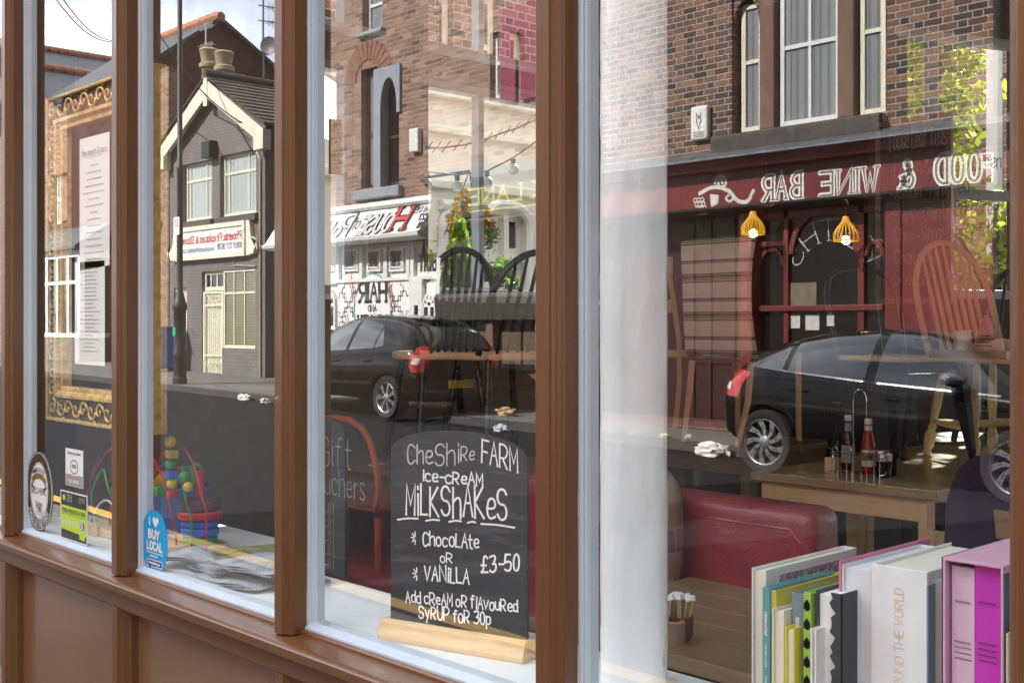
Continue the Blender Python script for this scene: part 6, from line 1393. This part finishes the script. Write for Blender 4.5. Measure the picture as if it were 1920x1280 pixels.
litter(940, 807, 10.4, .10, (.45, .48, .55), 'crumpled blue grey wrapper in the gutter', 4)
litter(458, 746, 10.5, .11, (.66, .66, .66), 'white litter at the kerb in front of the fireplace shop', 5)
litter(497, 754, 10.45, .09, (.5, .49, .45), 'pale scrap in the gutter near the fireplace shop', 6)
litter(1246, 827, 10.8, .05, (.55, .45, .1), 'yellow scrap on the kerb near the crumpled paper', 7)

# ================================================================ patio and garden behind the cafe
def leaves(mb, c, r, n, size, seed, flat=0, sq=(1, 1, 1), clump=7):
    rn = random.Random(seed); cl = [Vector((rn.gauss(0, .5), rn.gauss(0, .5), rn.gauss(0, .5))) for _ in range(clump)]
    for i in range(n):
        o = rn.choice(cl); v = o+Vector((rn.gauss(0, .24), rn.gauss(0, .24), rn.gauss(0, .24)))
        p = Vector(c)+Vector((v.x*r*sq[0], v.y*r*sq[1], v.z*r*sq[2])); a = Vector((rn.uniform(-1, 1), rn.uniform(-1, 1), rn.uniform(-.7, .7))).normalized(); b = a.cross(Vector((rn.uniform(-1, 1), rn.uniform(-1, 1), rn.uniform(-1, 1)))).normalized(); s = size*rn.uniform(.6, 1.3)
        mb.add([p-a*s, p+b*s*.5, p+a*s, p-b*s*.5], [(0, 1, 2, 3)])
def leafmat(name, c):
    ma, t, b = newmat(name); n = nd(t, 'ShaderNodeNewGeometry'); r = nd(t, 'ShaderNodeValToRGB'); r.color_ramp.elements[0].color = tuple(x*.55 for x in c)+(1,); r.color_ramp.elements[1].color = tuple(min(1, x*1.5) for x in c)+(1,)
    t.links.new(n.outputs['Random Per Island'], r.inputs[0]); t.links.new(r.outputs[0], b.inputs['Base Color']); b.inputs['Roughness'].default_value = .5
    tr = nd(t, 'ShaderNodeBsdfTranslucent'); t.links.new(r.outputs[0], tr.inputs[0]); ad = nd(t, 'ShaderNodeMixShader'); ad.inputs[0].default_value = .45; t.links.new(b.outputs[0], ad.inputs[1]); t.links.new(tr.outputs[0], ad.inputs[2]); t.links.new(ad.outputs[0], t.nodes['Material Output'].inputs['Surface']); return ma
lf_y, lf_g, lf_c = leafmat('maple leaf', (.36, .42, .04)), leafmat('laurel leaf', (.13, .24, .04)), leafmat('conifer leaf', (.30, .44, .05))
struct(MB().box(-16, -4.74, .3, 16, -.1, .05).build('patio_deck', wood('decking', (.42, .38, .32), (.52, .48, .42), .7, scale=2, stretch=(12, 1, 1))))
struct(MB().box(-4.6, 8, 9.4, 24, -.1, .04).build('garden_lawn', pm('lawn', (.06, .10, .025), .9, var=.4, scale=30)))
XC = -8.4
cbld = thing('cream_building', 'cream rendered building across the patio with brick upper storey', 'building', (XC, 3.0, 0))
def cy_(px): return PX(px, 0, XC).y-3.0
def czz(px, py): return PX(px, py, XC).z
def wall_x(y0, y1, z0, z1, holes, m, nm):
    ys = sorted({y0, y1, *[h[0] for h in holes], *[h[1] for h in holes]}); zs = sorted({z0, z1, *[h[2] for h in holes], *[h[3] for h in holes]}); mb = MB()
    for a, b in zip(ys, ys[1:]):
        for c, d in zip(zs, zs[1:]):
            if not any(h[0] <= a and h[1] >= b and h[2] <= c and h[3] >= d for h in holes): mb.box(-.25, 0, a, b, c, d)
    return mb.build(nm, m, cbld)
zstr = czz(900, 186)
lo = [(cy_(905), cy_(945), czz(925, 478), czz(925, 402)), (cy_(954), cy_(988), czz(970, 478), czz(970, 402)), (cy_(905), cy_(945), czz(925, 545), czz(925, 490)), (cy_(954), cy_(988), czz(970, 545), czz(970, 490)), (cy_(832), cy_(852), czz(842, 470), czz(842, 402))]
up = [(cy_(823), cy_(850), czz(836, 182), czz(836, -10)), (cy_(900), cy_(935), czz(918, 182), czz(918, -10)), (cy_(955), cy_(984), czz(970, 186), czz(970, 60))]
rend = pm('cream render', (.84, .82, .72), .8, var=.06, scale=3, bump=.2)
wall_x(-4, 12, -.1, zstr, lo, rend, 'wall'); wall_x(-4, 12, zstr, 6.2, up, br_wine, 'upper_wall')
for i, h in enumerate(lo+up):
    m = MB(); e = .07; m.box(-.14, -.08, h[0], h[0]+e, h[2], h[3]).box(-.14, -.08, h[1]-e, h[1], h[2], h[3]).box(-.14, -.08, h[0]+e, h[1]-e, h[2], h[2]+e).box(-.14, -.08, h[0]+e, h[1]-e, h[3]-e, h[3])
    if i >= 5: m.box(-.135, -.085, h[0]+e, h[1]-e, (h[2]+h[3])/2-.03, (h[2]+h[3])/2+.03)
    f = m.build('window', cream if i >= 5 else white_s, cbld, bevel=.004); MB().box(-.115, -.105, h[0]+.03, h[1]-.03, h[2]+.03, h[3]-.03).build('pane', glassdark, f)
m = MB().box(.0, .10, -4, 12, zstr-.06, zstr+.04).box(.0, .07, -4, 12, czz(900, 352)-.05, czz(900, 352)+.03).box(.0, .05, -4, 12, czz(900, 255)-.03, czz(900, 255)+.03); m.build('string_course', rend, cbld, bevel=.01)
m = MB()
for (pa, pb, pt_) in ((903, 988, 385), (826, 854, 385)):
    a, b, z = cy_(pa), cy_(pb), czz((pa+pb)/2, pt_); zb3 = czz((pa+pb)/2, 545); r = .22; pts = [(.04, a, zb3), (.04, a, z-r)]+[(.04, a+r-r*math.cos(rad(10*i)), z-r+r*math.sin(rad(10*i))) for i in range(10)]+[(.04, b-r+r*math.sin(rad(10*i)), z-r+r*math.cos(rad(10*i))) for i in range(10)]+[(.04, b, zb3)]; m.tube(pts, .05, 8)
m.build('rope_moulding', offwhite, cbld)
MB().box(-.3, .3, -4, 12, 6.202, 6.32).build('roof_edge', slate, cbld)
# canopy sail over the patio
aw = thing('canopy', 'white fabric canopy stretched over the patio outside the left hand window', 'canopy', (-6.4, 2.2, 0)); a, b, c, d = PX(560, 110, -6.4), PX(700, 205, -6.4), PX(700, 300, -5.6), PX(560, 240, -5.6)
o3 = Vector((-6.4, 2.2, 0)); m = MB(); n = 10; vs = []
for j in range(n+1):
    for i in range(n+1):
        f, g = i/n, j/n; p = a.lerp(b, f).lerp(d.lerp(c, f), g)-o3; p.z -= .10*math.sin(math.pi*f)*math.sin(math.pi*g); vs.append(p)
vs += [v+Vector((0, 0, .004)) for v in vs]; k_ = (n+1)**2
m.add(vs, [(o+j*(n+1)+i, o+j*(n+1)+i+1, o+(j+1)*(n+1)+i+1, o+(j+1)*(n+1)+i) for o in (0, k_) for j in range(n) for i in range(n)]); m.build('fabric', pm('white canvas', (.78, .78, .76), .8, var=.03), aw, smooth='all')
m = MB(); 
for v in (a, b): m.tube([(v.x-o3.x, v.y-o3.y, .05), (v.x-o3.x, v.y-o3.y, v.z+.1)], .03, 8)
m.build('pole', palegrey, aw)
# planter, conifer, laurel, hanging basket
XPt = -6.3
pb0, pb1 = PX(835, 548, XPt), PX(955, 548, XPt); zp0 = PX(895, 556, XPt).z; zp1 = PX(895, 541, XPt).z
pl = thing('window_box', 'long terracotta trough outside the patio window holding the conifer and laurels', 'planter', (XPt, (pb0.y+pb1.y)/2, 0)); hw = (pb1.y-pb0.y)/2
MB().box(-.16, .16, -hw, hw, zp0-.16, zp1).build('trough', pm('terracotta', (.30, .12, .07), .8), pl, bevel=.01); MB().box(-.14, .14, -hw*.9, -hw*.9+.1, .05, zp0-.16).box(-.14, .14, hw*.9-.1, hw*.9, .05, zp0-.16).build('bracket', darkwood, pl)
def plant(name, label, px, pyt, mat_, sq, n, size, seed, group=None, sp=1.0):
    base = PX(px, 541, XPt); top = PX(px, pyt, XPt); h = top.z-base.z; t = thing(name, label, 'plant', (XPt, base.y, zp1)); MB().tube([(0, 0, -.02), (.01, .01, h*.5), (0, 0, h*.9)], [.012, .009, .004], 6).build('stem', darkwood, t)
    m = MB(); rn = random.Random(seed)
    if sp == 0:
        for i in range(n):
            z = h*rn.random()**1.2; r = (1-z/h)*h*.24+.012; th = rn.uniform(0, 6.3); f = rn.random()**.5; p = Vector((r*f*math.cos(th), r*f*math.sin(th), z)); up_ = Vector((math.cos(th)*.45, math.sin(th)*.45, 1)).normalized(); b = up_.cross(Vector((rn.uniform(-1, 1), rn.uniform(-1, 1), .1))).normalized(); s = size*rn.uniform(.6, 1.3); m.add([p, p+up_*s+b*s*.22, p+up_*s*1.9, p+up_*s-b*s*.22], [(0, 1, 2, 3)])
    else: leaves(m, (0, 0, h*.5), h*.55, n, size, seed, sq=sq)
    m.build('foliage', mat_, t); return t, h
plant('conifer', 'bright green conifer in the window box seen behind the black hoop chair', 862, 425, lf_c, (1, 1, 1), 5200, .030, 3, sp=0)
plant('laurel', 'dark green laurel at the right end of the window box', 930, 478, lf_g, (.8, 1.1, .9), 420, .035, 4)
plant('laurel', 'yellowish laurel at the left end of the window box', 842, 462, lf_y, (.8, .9, .9), 420, .032, 5)
plant('laurel', 'low laurel in the middle of the window box', 893, 490, lf_g, (.8, 1.2, .9), 420, .035, 6)
hb_ = PX(880, 430, -6.8); t = thing('hanging_basket', 'hanging basket of yellow and orange flowers on the cream building', 'hanging basket', (-6.8, hb_.y, hb_.z)); m = MB(); leaves(m, (0, 0, -.05), .20, 1500, .022, 9, sq=(.8, .8, 1.3)); m.build('foliage', lf_g, t)
for nm, c, sd2 in (('flower', (.72, .45, .01), 1), ('flower', (.66, .22, .005), 2)):
    m = MB(); rn = random.Random(sd2)
    for i in range(150):
        p = Vector((rn.gauss(0, .5), rn.gauss(0, .5), rn.gauss(.05, .45))).normalized()*.17*rn.uniform(.7, 1.1); p.z = p.z*1.5+.03
        if sd2 == 2 and p.y < -.05: continue
        for k in range(3): leaves(m, p, .014, 2, .024, i*5+k, clump=2)
    m.build(nm, pm('petals %d' % sd2, c, .6, var=.2, scale=40), t)
m = MB(); m.tube([(-1.6, 0, .45), (0, 0, .45)], .012, 6)
for k in range(3): m.tube([(0, 0, .45), (.2*math.cos(k*2.1), .2*math.sin(k*2.1), -.05)], .004, 5)
m.build('bracket', blackmet, t)
# festoon lights
XF = -5.0
fl = thing('festoon_light', 'black festoon cable of round white bulbs hanging outside the patio window', 'string lights', PX(800, 322, XF)); o3 = fl.location
ctl = [(700, 300), (760, 318), (800, 322), (857, 328), (913, 321), (962, 296), (1010, 262)]; m = MB(); m.tube([PX(a, b, XF)-Vector(o3) for a, b in ctl], .005, 6); m.build('cable', blackp, fl)
for a, b in ((800, 324), (857, 329), (913, 322), (962, 298), (740, 314)):
    p = PX(a, b, XF)-Vector(o3); m = MB(); m.lathe([(.014, -.03), (.015, 0)], p, 10); s_ = m.build('socket', blackp, fl); m = MB(); m.ball((p.x, p.y, p.z-.060), .034, 2); m.build('bulb', pm('opal bulb', (.8, .79, .76), .25, var=.02), s_, smooth='all')
tw = thing('barbed_garland', 'twisted dark wire garland strung across the patio window above the bulbs', 'garland', PX(797, 278, XF+.2)); o3 = Vector(tw.location); m = MB(); pts = [PX(a, b, XF+.2)-o3 for a, b in ((780, 279), (800, 278), (830, 277), (870, 272), (905, 263), (940, 250), (970, 240), (1010, 222))]; m.tube(pts, .006, 6)
for i in range(14):
    f = i/13*6.99; k = int(f); p = pts[k].lerp(pts[k+1], f-k); m.tube([p+Vector((0, -.03, -.03)), p+Vector((0, .03, .035))], .0035, 5)
m.build('wire', darkwood, tw)
# garden beyond the angled window
def tree(name, label, loc, h, r, n, mat_, seed, size=.07):
    t = thing(name, label, 'tree', loc); rn = random.Random(seed); m = MB(); m.tube([(0, 0, -.1), (.05, .03, h*.3), (-.03, .06, h*.6), (0, 0, h*.9)], [.10, .08, .05, .02], 8)
    for i in range(9): a = rn.uniform(0, 6.3); z = h*rn.uniform(.3, .75); m.tube([(0, 0, z), (r*.4*math.cos(a), r*.4*math.sin(a), z+.35), (r*.8*math.cos(a), r*.8*math.sin(a), z+.6)], [.035, .02, .008], 6)
    m.build('trunk', pm('bark %d' % seed, (.12, .09, .06), .9), t); m = MB()
    leaves(m, (0, 0, h*.62), r, n, size, seed, sq=(1, 1, h*.34/r), clump=26); m.build('crown', mat_, t); return t
gp = P(1762, 300, 9.6); tree('maple_tree', 'yellow green maple tree in the garden seen through the rear window', (gp.x-.1, gp.y, .04), 6.4, .42, 6000, lf_y, 11, .06)
gp = P(1820, 430, 8.8); tree('shrub', 'small golden shrub at the foot of the garden window', (gp.x+.2, gp.y, .04), 2.6, .45, 2600, lf_y, 12, .05)
gp = P(1700, 400, 13.0); gw = thing('garden_wall', 'brick garden wall behind the maple tree', 'wall', (gp.x, gp.y, 0), math.atan2(.95, 2.47)*-1+rad(0)); MB().box(-5, 6, 0, .25, -.1, 5.0).build('wall', br_hop, gw); MB().box(-5.03, 6.03, -.03, .28, 5.0, 5.08).build('coping', stone_gy, gw)
gp = P(1870, 300, 9.5); pa = thing('pergola', 'white painted timber posts in the garden at the right', 'pergola', (gp.x, gp.y, .04), 0); m = MB()
for x in (-.75, -.1, .5, 1.1): m.box(x, x+.10, 0, .1, 0, 4.2)
m.box(-.9, 1.4, -.02, .12, 4.2, 4.35); m.build('post', white_s, pa, bevel=.008)
# ================================================================ the two parked cars
carp = pm('black car paint', (.004, .004, .005), .10, m=.0, var=.1, coat=.35, spec=.3)
carpu = carp
tyre = pm('tyre rubber', (.016, .016, .016), .75, var=.2, bump=.2, bscale=90); alloy = pm('alloy', (.50, .51, .53), .28, m=.85, var=.06); hubdk = pm('wheel well', (.006, .006, .006), .8)
trim = pm('car trim', (.010, .010, .011), .5); chr_ = pm('bright trim', (.22, .22, .23), .25, m=1, var=.02)
redl = pm('red tail lamp', (.42, .010, .010), .12, var=.35, scale=12, coat=1); clearl = pm('clear tail lamp', (.62, .60, .62), .12, coat=1, var=.2, scale=30)
carg = glossdark('car window glass', (.012, .016, .02), .015, 2.2); carg2 = glossdark('tinted car glass', (.05, .06, .055), .02, 2.6)
def evaluated(o):
    dg = bpy.context.evaluated_depsgraph_get(); dg.update(); return bpy.data.meshes.new_from_object(o.evaluated_get(dg))
def car(name, label, loc, rz, stn, rw, wr, spokes, style):
    t = thing(name, label, 'car', loc, rz)
    n = len(stn); m = MB(); ring_n = None
    for (x, zb, zt, top, w_, wt) in stn:
        h = zt-zb
        half = [(0, zb), (w_*.62, zb), (w_*.93, zb+.06*h+.02), (w_, zb+.42*h), (w_*.985, zb+.86*h), (w_*.955, zt), (wt+(w_*.955-wt)*.10, zt+(top-zt)*.82), (wt-.10*(1 if wt > .5 else .5), top-.012), (wt*.45, top+.008), (0, top+.012)]
        full = [(x, -y, z) for y, z in half]+[(x, y, z) for y, z in half[-2:0:-1]]; ring_n = len(full); m.v += full
    for i in range(n-1):
        for k in range(ring_n): m.f.append((i*ring_n+k, i*ring_n+(k+1) % ring_n, (i+1)*ring_n+(k+1) % ring_n, (i+1)*ring_n+k)); m.mi.append(0)
    for base in (0, (n-1)*ring_n):
        h = ring_n//2
        for k in range(h): 
            a, b, c, d = base+k, base+k+1, base+(ring_n-k-1) % ring_n, base+(ring_n-k) % ring_n
            fc = [a, b, c, d]; fc = [q for i, q in enumerate(fc) if q not in fc[:i]]
            if len(fc) >= 3: m.f.append(tuple(fc)); m.mi.append(0)
    body = m.build('body', carp, None, smooth='all', sub=2)
    me = evaluated(body); body.modifiers.clear(); body.data = me
    bm = bmesh.new(); bm.from_mesh(me); bvh = BVHTree.FromBMesh(bm); bm.free()
    cut = MB()
    for x in wr[:2]:
        for sg in (-1, 1):
            c = MB(); c.lathe([(rw+.055, -.16), (rw+.055, .4)] if sg > 0 else [(rw+.055, -.4), (rw+.055, .16)], (x, sg*.80, rw), 40, 'y'); cut.add(c.v, c.f)
    co = cut.build('cutter', trim); md = body.modifiers.new('b', 'BOOLEAN'); md.object = co; md.operation = 'DIFFERENCE'; md.solver = 'EXACT'; md.use_self = True
    me2 = evaluated(body)
    if len(me2.polygons) > 200: body.modifiers.clear(); body.data = me2
    else: body.modifiers.clear()
    for p in body.data.polygons: p.use_smooth = True
    body.data.set_sharp_from_angle(angle=rad(38))
    bpy.data.objects.remove(co); body.parent = t; body.data.materials.clear(); body.data.materials.append(carp)
    def cast(o, d, off):
        h, nn, i, ds = bvh.ray_cast(Vector(o), Vector(d).normalized())
        return None if h is None else h+nn*(off if nn.dot(Vector(d)) < 0 else -off)
    def grid(name, m_, rows, off, frm, parent=None, thick=0):
        """rows of (a, b); frm maps to (origin, direction)"""
        vs = [[cast(*frm(a, b), off) for a, b in r] for r in rows]
        mm = MB(); nx = len(rows[0])
        ok = [[v for v in r] for r in vs]
        flat = []; idx = {}
        for j, r in enumerate(ok):
            for i, v in enumerate(r):
                if v is not None: idx[(j, i)] = len(flat); flat.append(v)
        fs = [(idx[(j, i)], idx[(j, i+1)], idx[(j+1, i+1)], idx[(j+1, i)]) for j in range(len(rows)-1) for i in range(nx-1) if all(q in idx for q in ((j, i), (j, i+1), (j+1, i), (j+1, i+1)))]
        if not fs: return None
        mm.add(flat, fs); return mm.build(name, m_, parent or body, smooth='all')
    def side(sg): return lambda x, z: ((x, sg*2.0, z), (0, -sg, 0))
    def band(bot, top, nx=14, nz=6):       # area between two polylines in x
        def at(pl, x):
            for (x0, z0), (x1, z1) in zip(pl, pl[1:]):
                if x0 <= x <= x1: return z0+(z1-z0)*(x-x0)/(x1-x0)
            return pl[-1][1] if x > pl[-1][0] else pl[0][1]
        x0, x1 = bot[0][0], bot[-1][0]
        return [[(x0+(x1-x0)*i/nx, at(bot, x0+(x1-x0)*i/nx)+(at(top, x0+(x1-x0)*i/nx)-at(bot, x0+(x1-x0)*i/nx))*j/nz) for i in range(nx+1)] for j in range(nz+1)]
    def line(pts, wd, nx=10):
        out = [[], []]
        for (x0, z0), (x1, z1) in zip(pts, pts[1:]):
            d = Vector((x1-x0, z1-z0)).normalized(); nn = Vector((-d.y, d.x))*wd/2
            for i in range(nx+1): x, z = x0+(x1-x0)*i/nx, z0+(z1-z0)*i/nx; out[0].append((x-nn.x, z-nn.y)); out[1].append((x+nn.x, z+nn.y))
        return out
    rear = lambda y, z: ((-2, y, z), (1, 0, 0))
    style(dict(t=t, body=body, grid=grid, side=side, band=band, line=line, rear=rear, cast=cast))
    # wheels
    for x in wr[:2]:
        for sg in (-1, 1):
            yo = sg*(stn[len(stn)//2][4]-.03)
            wt_ = MB(); wd = .20; prof = [(rw*.66, 0), (rw*.70, .012), (rw*.93, .02), (rw*.985, -.01), (rw, -.04), (rw, -wd+.04), (rw*.93, -wd), (rw*.6, -wd)]
            wt_.lathe([(r, y*sg) for r, y in prof], (x, yo, rw), 48, 'y'); wt_.f = [f for f in wt_.f if len(f) == 4]; wt_.mi = wt_.mi[:len(wt_.f)]; wo = wt_.build('wheel', tyre, t, smooth=True)
            mm = MB(); mm.lathe([(rw*.60, -.10*sg), (rw*.665, .006*sg), (rw*.70, .014*sg), (rw*.725, .008*sg), (rw*.70, -.03*sg), (rw*.62, -.10*sg)], (x, yo, rw), 48, 'y'); mm.f = [f for f in mm.f if len(f) == 4]; mm.mi = mm.mi[:len(mm.f)]
            ns, w0, w1, tw, dbl = spokes
            for k in range(ns):
                a = 2*math.pi*k/ns
                for dd in dbl:
                    pts = []
                    for r, ww, ta in ((rw*.10, w0, 0), (rw*.38, (w0+w1)/2, tw*.4), (rw*.68, w1, tw)):
                        aa = a+(ta+dd*(r/rw))*sg; c = Vector((math.cos(aa), 0, math.sin(aa))); q = Vector((-math.sin(aa), 0, math.cos(aa)))
                        for s2 in (-1, 1): pts.append((c*r+q*ww/2*s2)+Vector((x, yo-.006*sg+.004*sg*(r < rw*.2), rw)))
                    base = [Vector(p) for p in pts]; bk = [p-Vector((0, .025*sg, 0)) for p in base]; mm.add(base+bk, [(0, 1, 3, 2), (2, 3, 5, 4), (0, 2, 8, 6), (2, 4, 10, 8), (1, 7, 9, 3), (3, 9, 11, 5)])
            mm.lathe([(rw*.19, -.03*sg), (rw*.19, .000), (rw*.12, .008*sg), (.002, .010*sg)], (x, yo, rw), 24, 'y'); mm.build('rim', alloy, wo, smooth=True)
            mm = MB(); mm.lathe([(rw*.665, -.085*sg), (rw*.66, -.09*sg)], (x, yo, rw), 32, 'y'); mm.build('rim_backing', hubdk, wo)  # dark disc closing the rim behind the spokes
    return t, body
# --- right hand car: five door hatchback, side on, nose to the right of the photograph
def style_c4(k):
    g, sd, bd_, ln, rear, body = k['grid'], k['side'], k['band'], k['line'], k['rear'], k['body']
    for sg in (1, -1):
        s = sd(sg)
        g('side_window', carg, bd_([(.42, 1.085), (.80, 1.045)], [(.42, 1.10), (.60, 1.19), (.80, 1.285)]), .005, s)
        g('side_window', carg, bd_([(.86, 1.04), (1.70, .985)], [(.86, 1.305), (1.2, 1.37), (1.70, 1.415)]), .005, s)
        g('side_window', carg, bd_([(1.80, .98), (2.92, .925)], [(1.80, 1.418), (2.2, 1.405), (2.6, 1.27), (2.92, .97)]), .005, s)
        g('bright_strip', chr_, ln([(.38, 1.075), (.9, 1.03), (1.75, .972), (2.98, .912)], .016), .009, s)
        g('door_gap', hubdk, ln([(1.745, .97), (1.74, .60), (1.70, .33)], .010), .003, s); g('door_gap', hubdk, ln([(.84, 1.03), (.82, .75), (.98, .55), (1.02, .33)], .010), .003, s); g('door_gap', hubdk, ln([(2.80, .92), (2.86, .6), (2.82, .33)], .010), .003, s)
        g('sill_trim', trim, ln([(.98, .275), (2.75, .265)], .05), .004, s)
        for x, z in ((1.02, .865), (1.98, .835)):
            h = MB(); p = k['cast'](*s(x, z), .0); h.tube([(x-.10, p.y+sg*.004, z), (x-.08, p.y+sg*.035, z+.004), (x+.08, p.y+sg*.035, z-.002), (x+.10, p.y+sg*.004, z-.006)], .014, 8); h.build('door_handle', carp, body, smooth=True)
        p = k['cast'](*s(2.62, .98), 0); m = MB(); m.ball((2.62, p.y+sg*.15, 1.05), .125, 3, (.95, 1.05, .62)); m.tube([(2.66, p.y-.02*sg, .95), (2.65, p.y+.08*sg, .99)], .03, 8); m.build('wing_mirror', pm('mirror shell %d' % sg, (.20, .22, .27), .08, m=.8, coat=1), body, smooth='all')
        d = Vector((1, -sg*1.05, 0)).normalized(); u = Vector((sg*0+d.y*-1, d.x, 0)) 
        corner = lambda a, b, d=d: (Vector((.18, sg*.74, b))-d*2+Vector((d.y, -d.x, 0))*a*(-sg), d)
        g('tail_lamp', redl, [[(-.20+.40*i/12+.08*(j/8-.5), .80+.26*j/8-.05*(i/12)) for i in range(13)] for j in range(9)], .006, corner)
        g('tail_lamp_insert', clearl, [[(-.10+.16*i/6, .855+.07*j/4-.03*i/6) for i in range(7)] for j in range(5)], .010, corner)
    g('rear_window', carg, [[(-.52+1.04*i/14, 1.06+.28*j/6) for i in range(15)] for j in range(7)], .005, rear)
    g('rear_bumper_trim', trim, [[(-.72+1.44*i/14, .33+.10*j/2) for i in range(15)] for j in range(3)], .006, rear)
    g('number_plate', pm('rear plate yellow', (.85, .58, .01), .4, var=.02), [[(-.26+.52*i/4, .62+.11*j/2) for i in range(5)] for j in range(3)], .008, rear)
sC, zC = S(1430, 885, 9.74); xr = -sC
stn = [(0, .42, .72, .80, .60, .46), (.03, .30, .80, .96, .74, .56), (.14, .26, .92, 1.08, .835, .60), (.36, .25, 1.02, 1.235, .875, .60), (.62, .24, 1.035, 1.325, .885, .59), (1.0, .23, 1.02, 1.41, .89, .58), (1.5, .23, .99, 1.465, .893, .575), (2.0, .23, .962, 1.475, .893, .575), (2.4, .23, .945, 1.435, .89, .575), (2.8, .23, .93, 1.27, .885, .60), (3.15, .23, .915, 1.03, .88, .66), (3.5, .23, .88, .955, .872, .62), (3.9, .24, .80, .885, .845, .58), (4.15, .26, .68, .78, .77, .52), (4.29, .32, .56, .66, .62, .42), (4.33, .40, .52, .57, .45, .30)]
zg = road_z(xr+1.3); zroad = zg
car('parked_car', 'glossy black five door hatchback seen side on in front of the wine bar', (xr-.62, ry(9.74+.893-.02), zg+.003), 0, stn, .325, (.62, 3.13), (9, .026, .030, .42, (-.10, .16)), style_c4)[0].rotation_euler = (0, math.atan(.0142), 0)
# --- left hand car: small hatchback seen from its rear corner, nose to the left
def style_corsa(k):
    g, sd, bd_, ln, rear, body = k['grid'], k['side'], k['band'], k['line'], k['rear'], k['body']
    for sg in (1, -1):
        s = sd(sg)
        g('side_window', carg2, bd_([(.80, 1.04), (1.0, 1.01)], [(.80, 1.06), (1.0, 1.32)]), .005, s)
        g('side_window', carg2, bd_([(1.03, 1.005), (1.62, .965)], [(1.03, 1.335), (1.3, 1.39), (1.62, 1.405)]), .005, s)
        g('side_window', carg2, bd_([(1.70, .96), (2.72, .90)], [(1.70, 1.405), (2.0, 1.39), (2.4, 1.23), (2.72, .93)]), .005, s)
        g('door_gap', hubdk, ln([(1.66, 1.40), (1.66, .60), (1.62, .30)], .010), .003, s); g('door_gap', hubdk, ln([(1.02, 1.0), (.98, .7), (1.04, .52)], .010), .003, s); g('door_gap', hubdk, ln([(2.62, .90), (2.66, .5), (2.62, .30)], .010), .003, s)
        g('rubbing_strip', trim, ln([(1.0, .50), (2.6, .48)], .045), .008, s)
        for x, z in ((1.10, .82), (1.90, .80)):
            h = MB(); p = k['cast'](*s(x, z), .0); h.tube([(x-.09, p.y+sg*.004, z), (x-.07, p.y+sg*.033, z+.004), (x+.07, p.y+sg*.033, z-.002), (x+.09, p.y+sg*.004, z-.006)], .014, 8); h.build('door_handle', carp, body, smooth=True)
        p = k['cast'](*s(2.45, .95), 0); m = MB(); m.ball((2.48, p.y+sg*.12, .99), .09, 3, (.75, 1.1, .72)); m.build('wing_mirror', carp, body, smooth='all')
        d = Vector((1, -sg*.85, 0)).normalized()
        corner = lambda a, b, d=d, sg=sg: (Vector((.16, sg*.70, b))-d*2+Vector((d.y, -d.x, 0))*a*(-sg), d)
        g('tail_lamp', redl, [[(-.055+.10*(.5-j/14)+(.155*math.sin(math.pi*(.16+.70*j/14)))*(2*i/16-1), .69+.36*j/14) for i in range(17)] for j in range(15)], .006, corner)
        g('tail_lamp_insert', clearl, [[(-.02+.10*i/6-.03*j/4, .80+.085*j/4) for i in range(7)] for j in range(5)], .011, corner)
    g('rear_window', carg2, [[(-.50-.06*(1-j/6)+(1.0+.12*(1-j/6))*i/14, 1.0+.32*j/6) for i in range(15)] for j in range(7)], .006, rear)
    g('bright_strip', chr_, [[(-.66+1.32*i/14, .415+.016*j) for i in range(15)] for j in range(2)], .008, rear)
    g('bumper_gap', hubdk, [[(-.62+1.24*i/14, .585+.010*j) for i in range(15)] for j in range(2)], .003, rear)
    npx = g('number_plate', pm('rear plate yellow', (.85, .58, .01), .4, var=.02), [[(-.26+.52*i/4, .455+.112*j/2) for i in range(5)] for j in range(3)], .014, rear)
    x0 = min(v.co.x for v in npx.data.vertices)-.004; m = MB()
    text(m, 'DU59 TUA', .21, .475, .075, .012, put=lambda a, b, kk: (x0-.00005*(kk % 30), .21-(a-.21), b), fit=.42); m.build('lettering', ink, npx)
    m = MB().box(x0-.001, x0+.002, .225, .262, .458, .564); m.build('blue_band', pm('plate blue', (.02, .06, .40), .4), npx)
    c = k['cast']((-2, 0, .80), (1, 0, 0), .0); m = MB(); m.lathe([(.055, -.004), (.055, -.014), (.046, -.018), (.046, -.010)], (c.x, 0, .80), 28, 'x'); m.box(c.x-.016, c.x-.008, -.05, .05, .794, .806); m.build('badge', chr_, body, smooth=True)
    m = MB(); m.tube([(.78, .0, 1.47), (.42, .0, 1.66)], .004, 5); m.build('aerial', trim, body)
    g('exhaust_trim', trim, [[(-.68+1.36*i/10, .30+.08*j) for i in range(11)] for j in range(2)], .006, rear)
sC, zC = S(722, 790, 10.05); xr = -sC
stn = [(0, .40, .70, .78, .62, .50), (.03, .28, .80, .98, .74, .60), (.10, .25, .92, 1.10, .82, .62), (.28, .24, 1.01, 1.30, .855, .60), (.55, .23, 1.03, 1.43, .868, .58), (1.0, .22, 1.01, 1.475, .87, .56), (1.5, .22, .97, 1.49, .87, .56), (2.0, .22, .945, 1.455, .87, .56), (2.4, .22, .925, 1.31, .868, .57), (2.75, .22, .91, 1.08, .862, .62), (3.05, .22, .89, .98, .855, .62), (3.45, .23, .80, .90, .83, .58), (3.80, .25, .68, .78, .76, .52), (3.96, .32, .56, .66, .60, .42), (4.0, .40, .52, .57, .45, .30)]
zg = road_z(xr-1.2)
car('parked_car', 'small black hatchback with a yellow rear plate parked in front of the hair salon', (xr+.68, ry(10.05+.87-.02), zg+.003), math.pi, stn, .31, (.68, 3.19), (7, .024, .034, .0, (-.14, .14)), style_corsa)[0].rotation_euler = (0, -math.atan(.0142), math.pi)
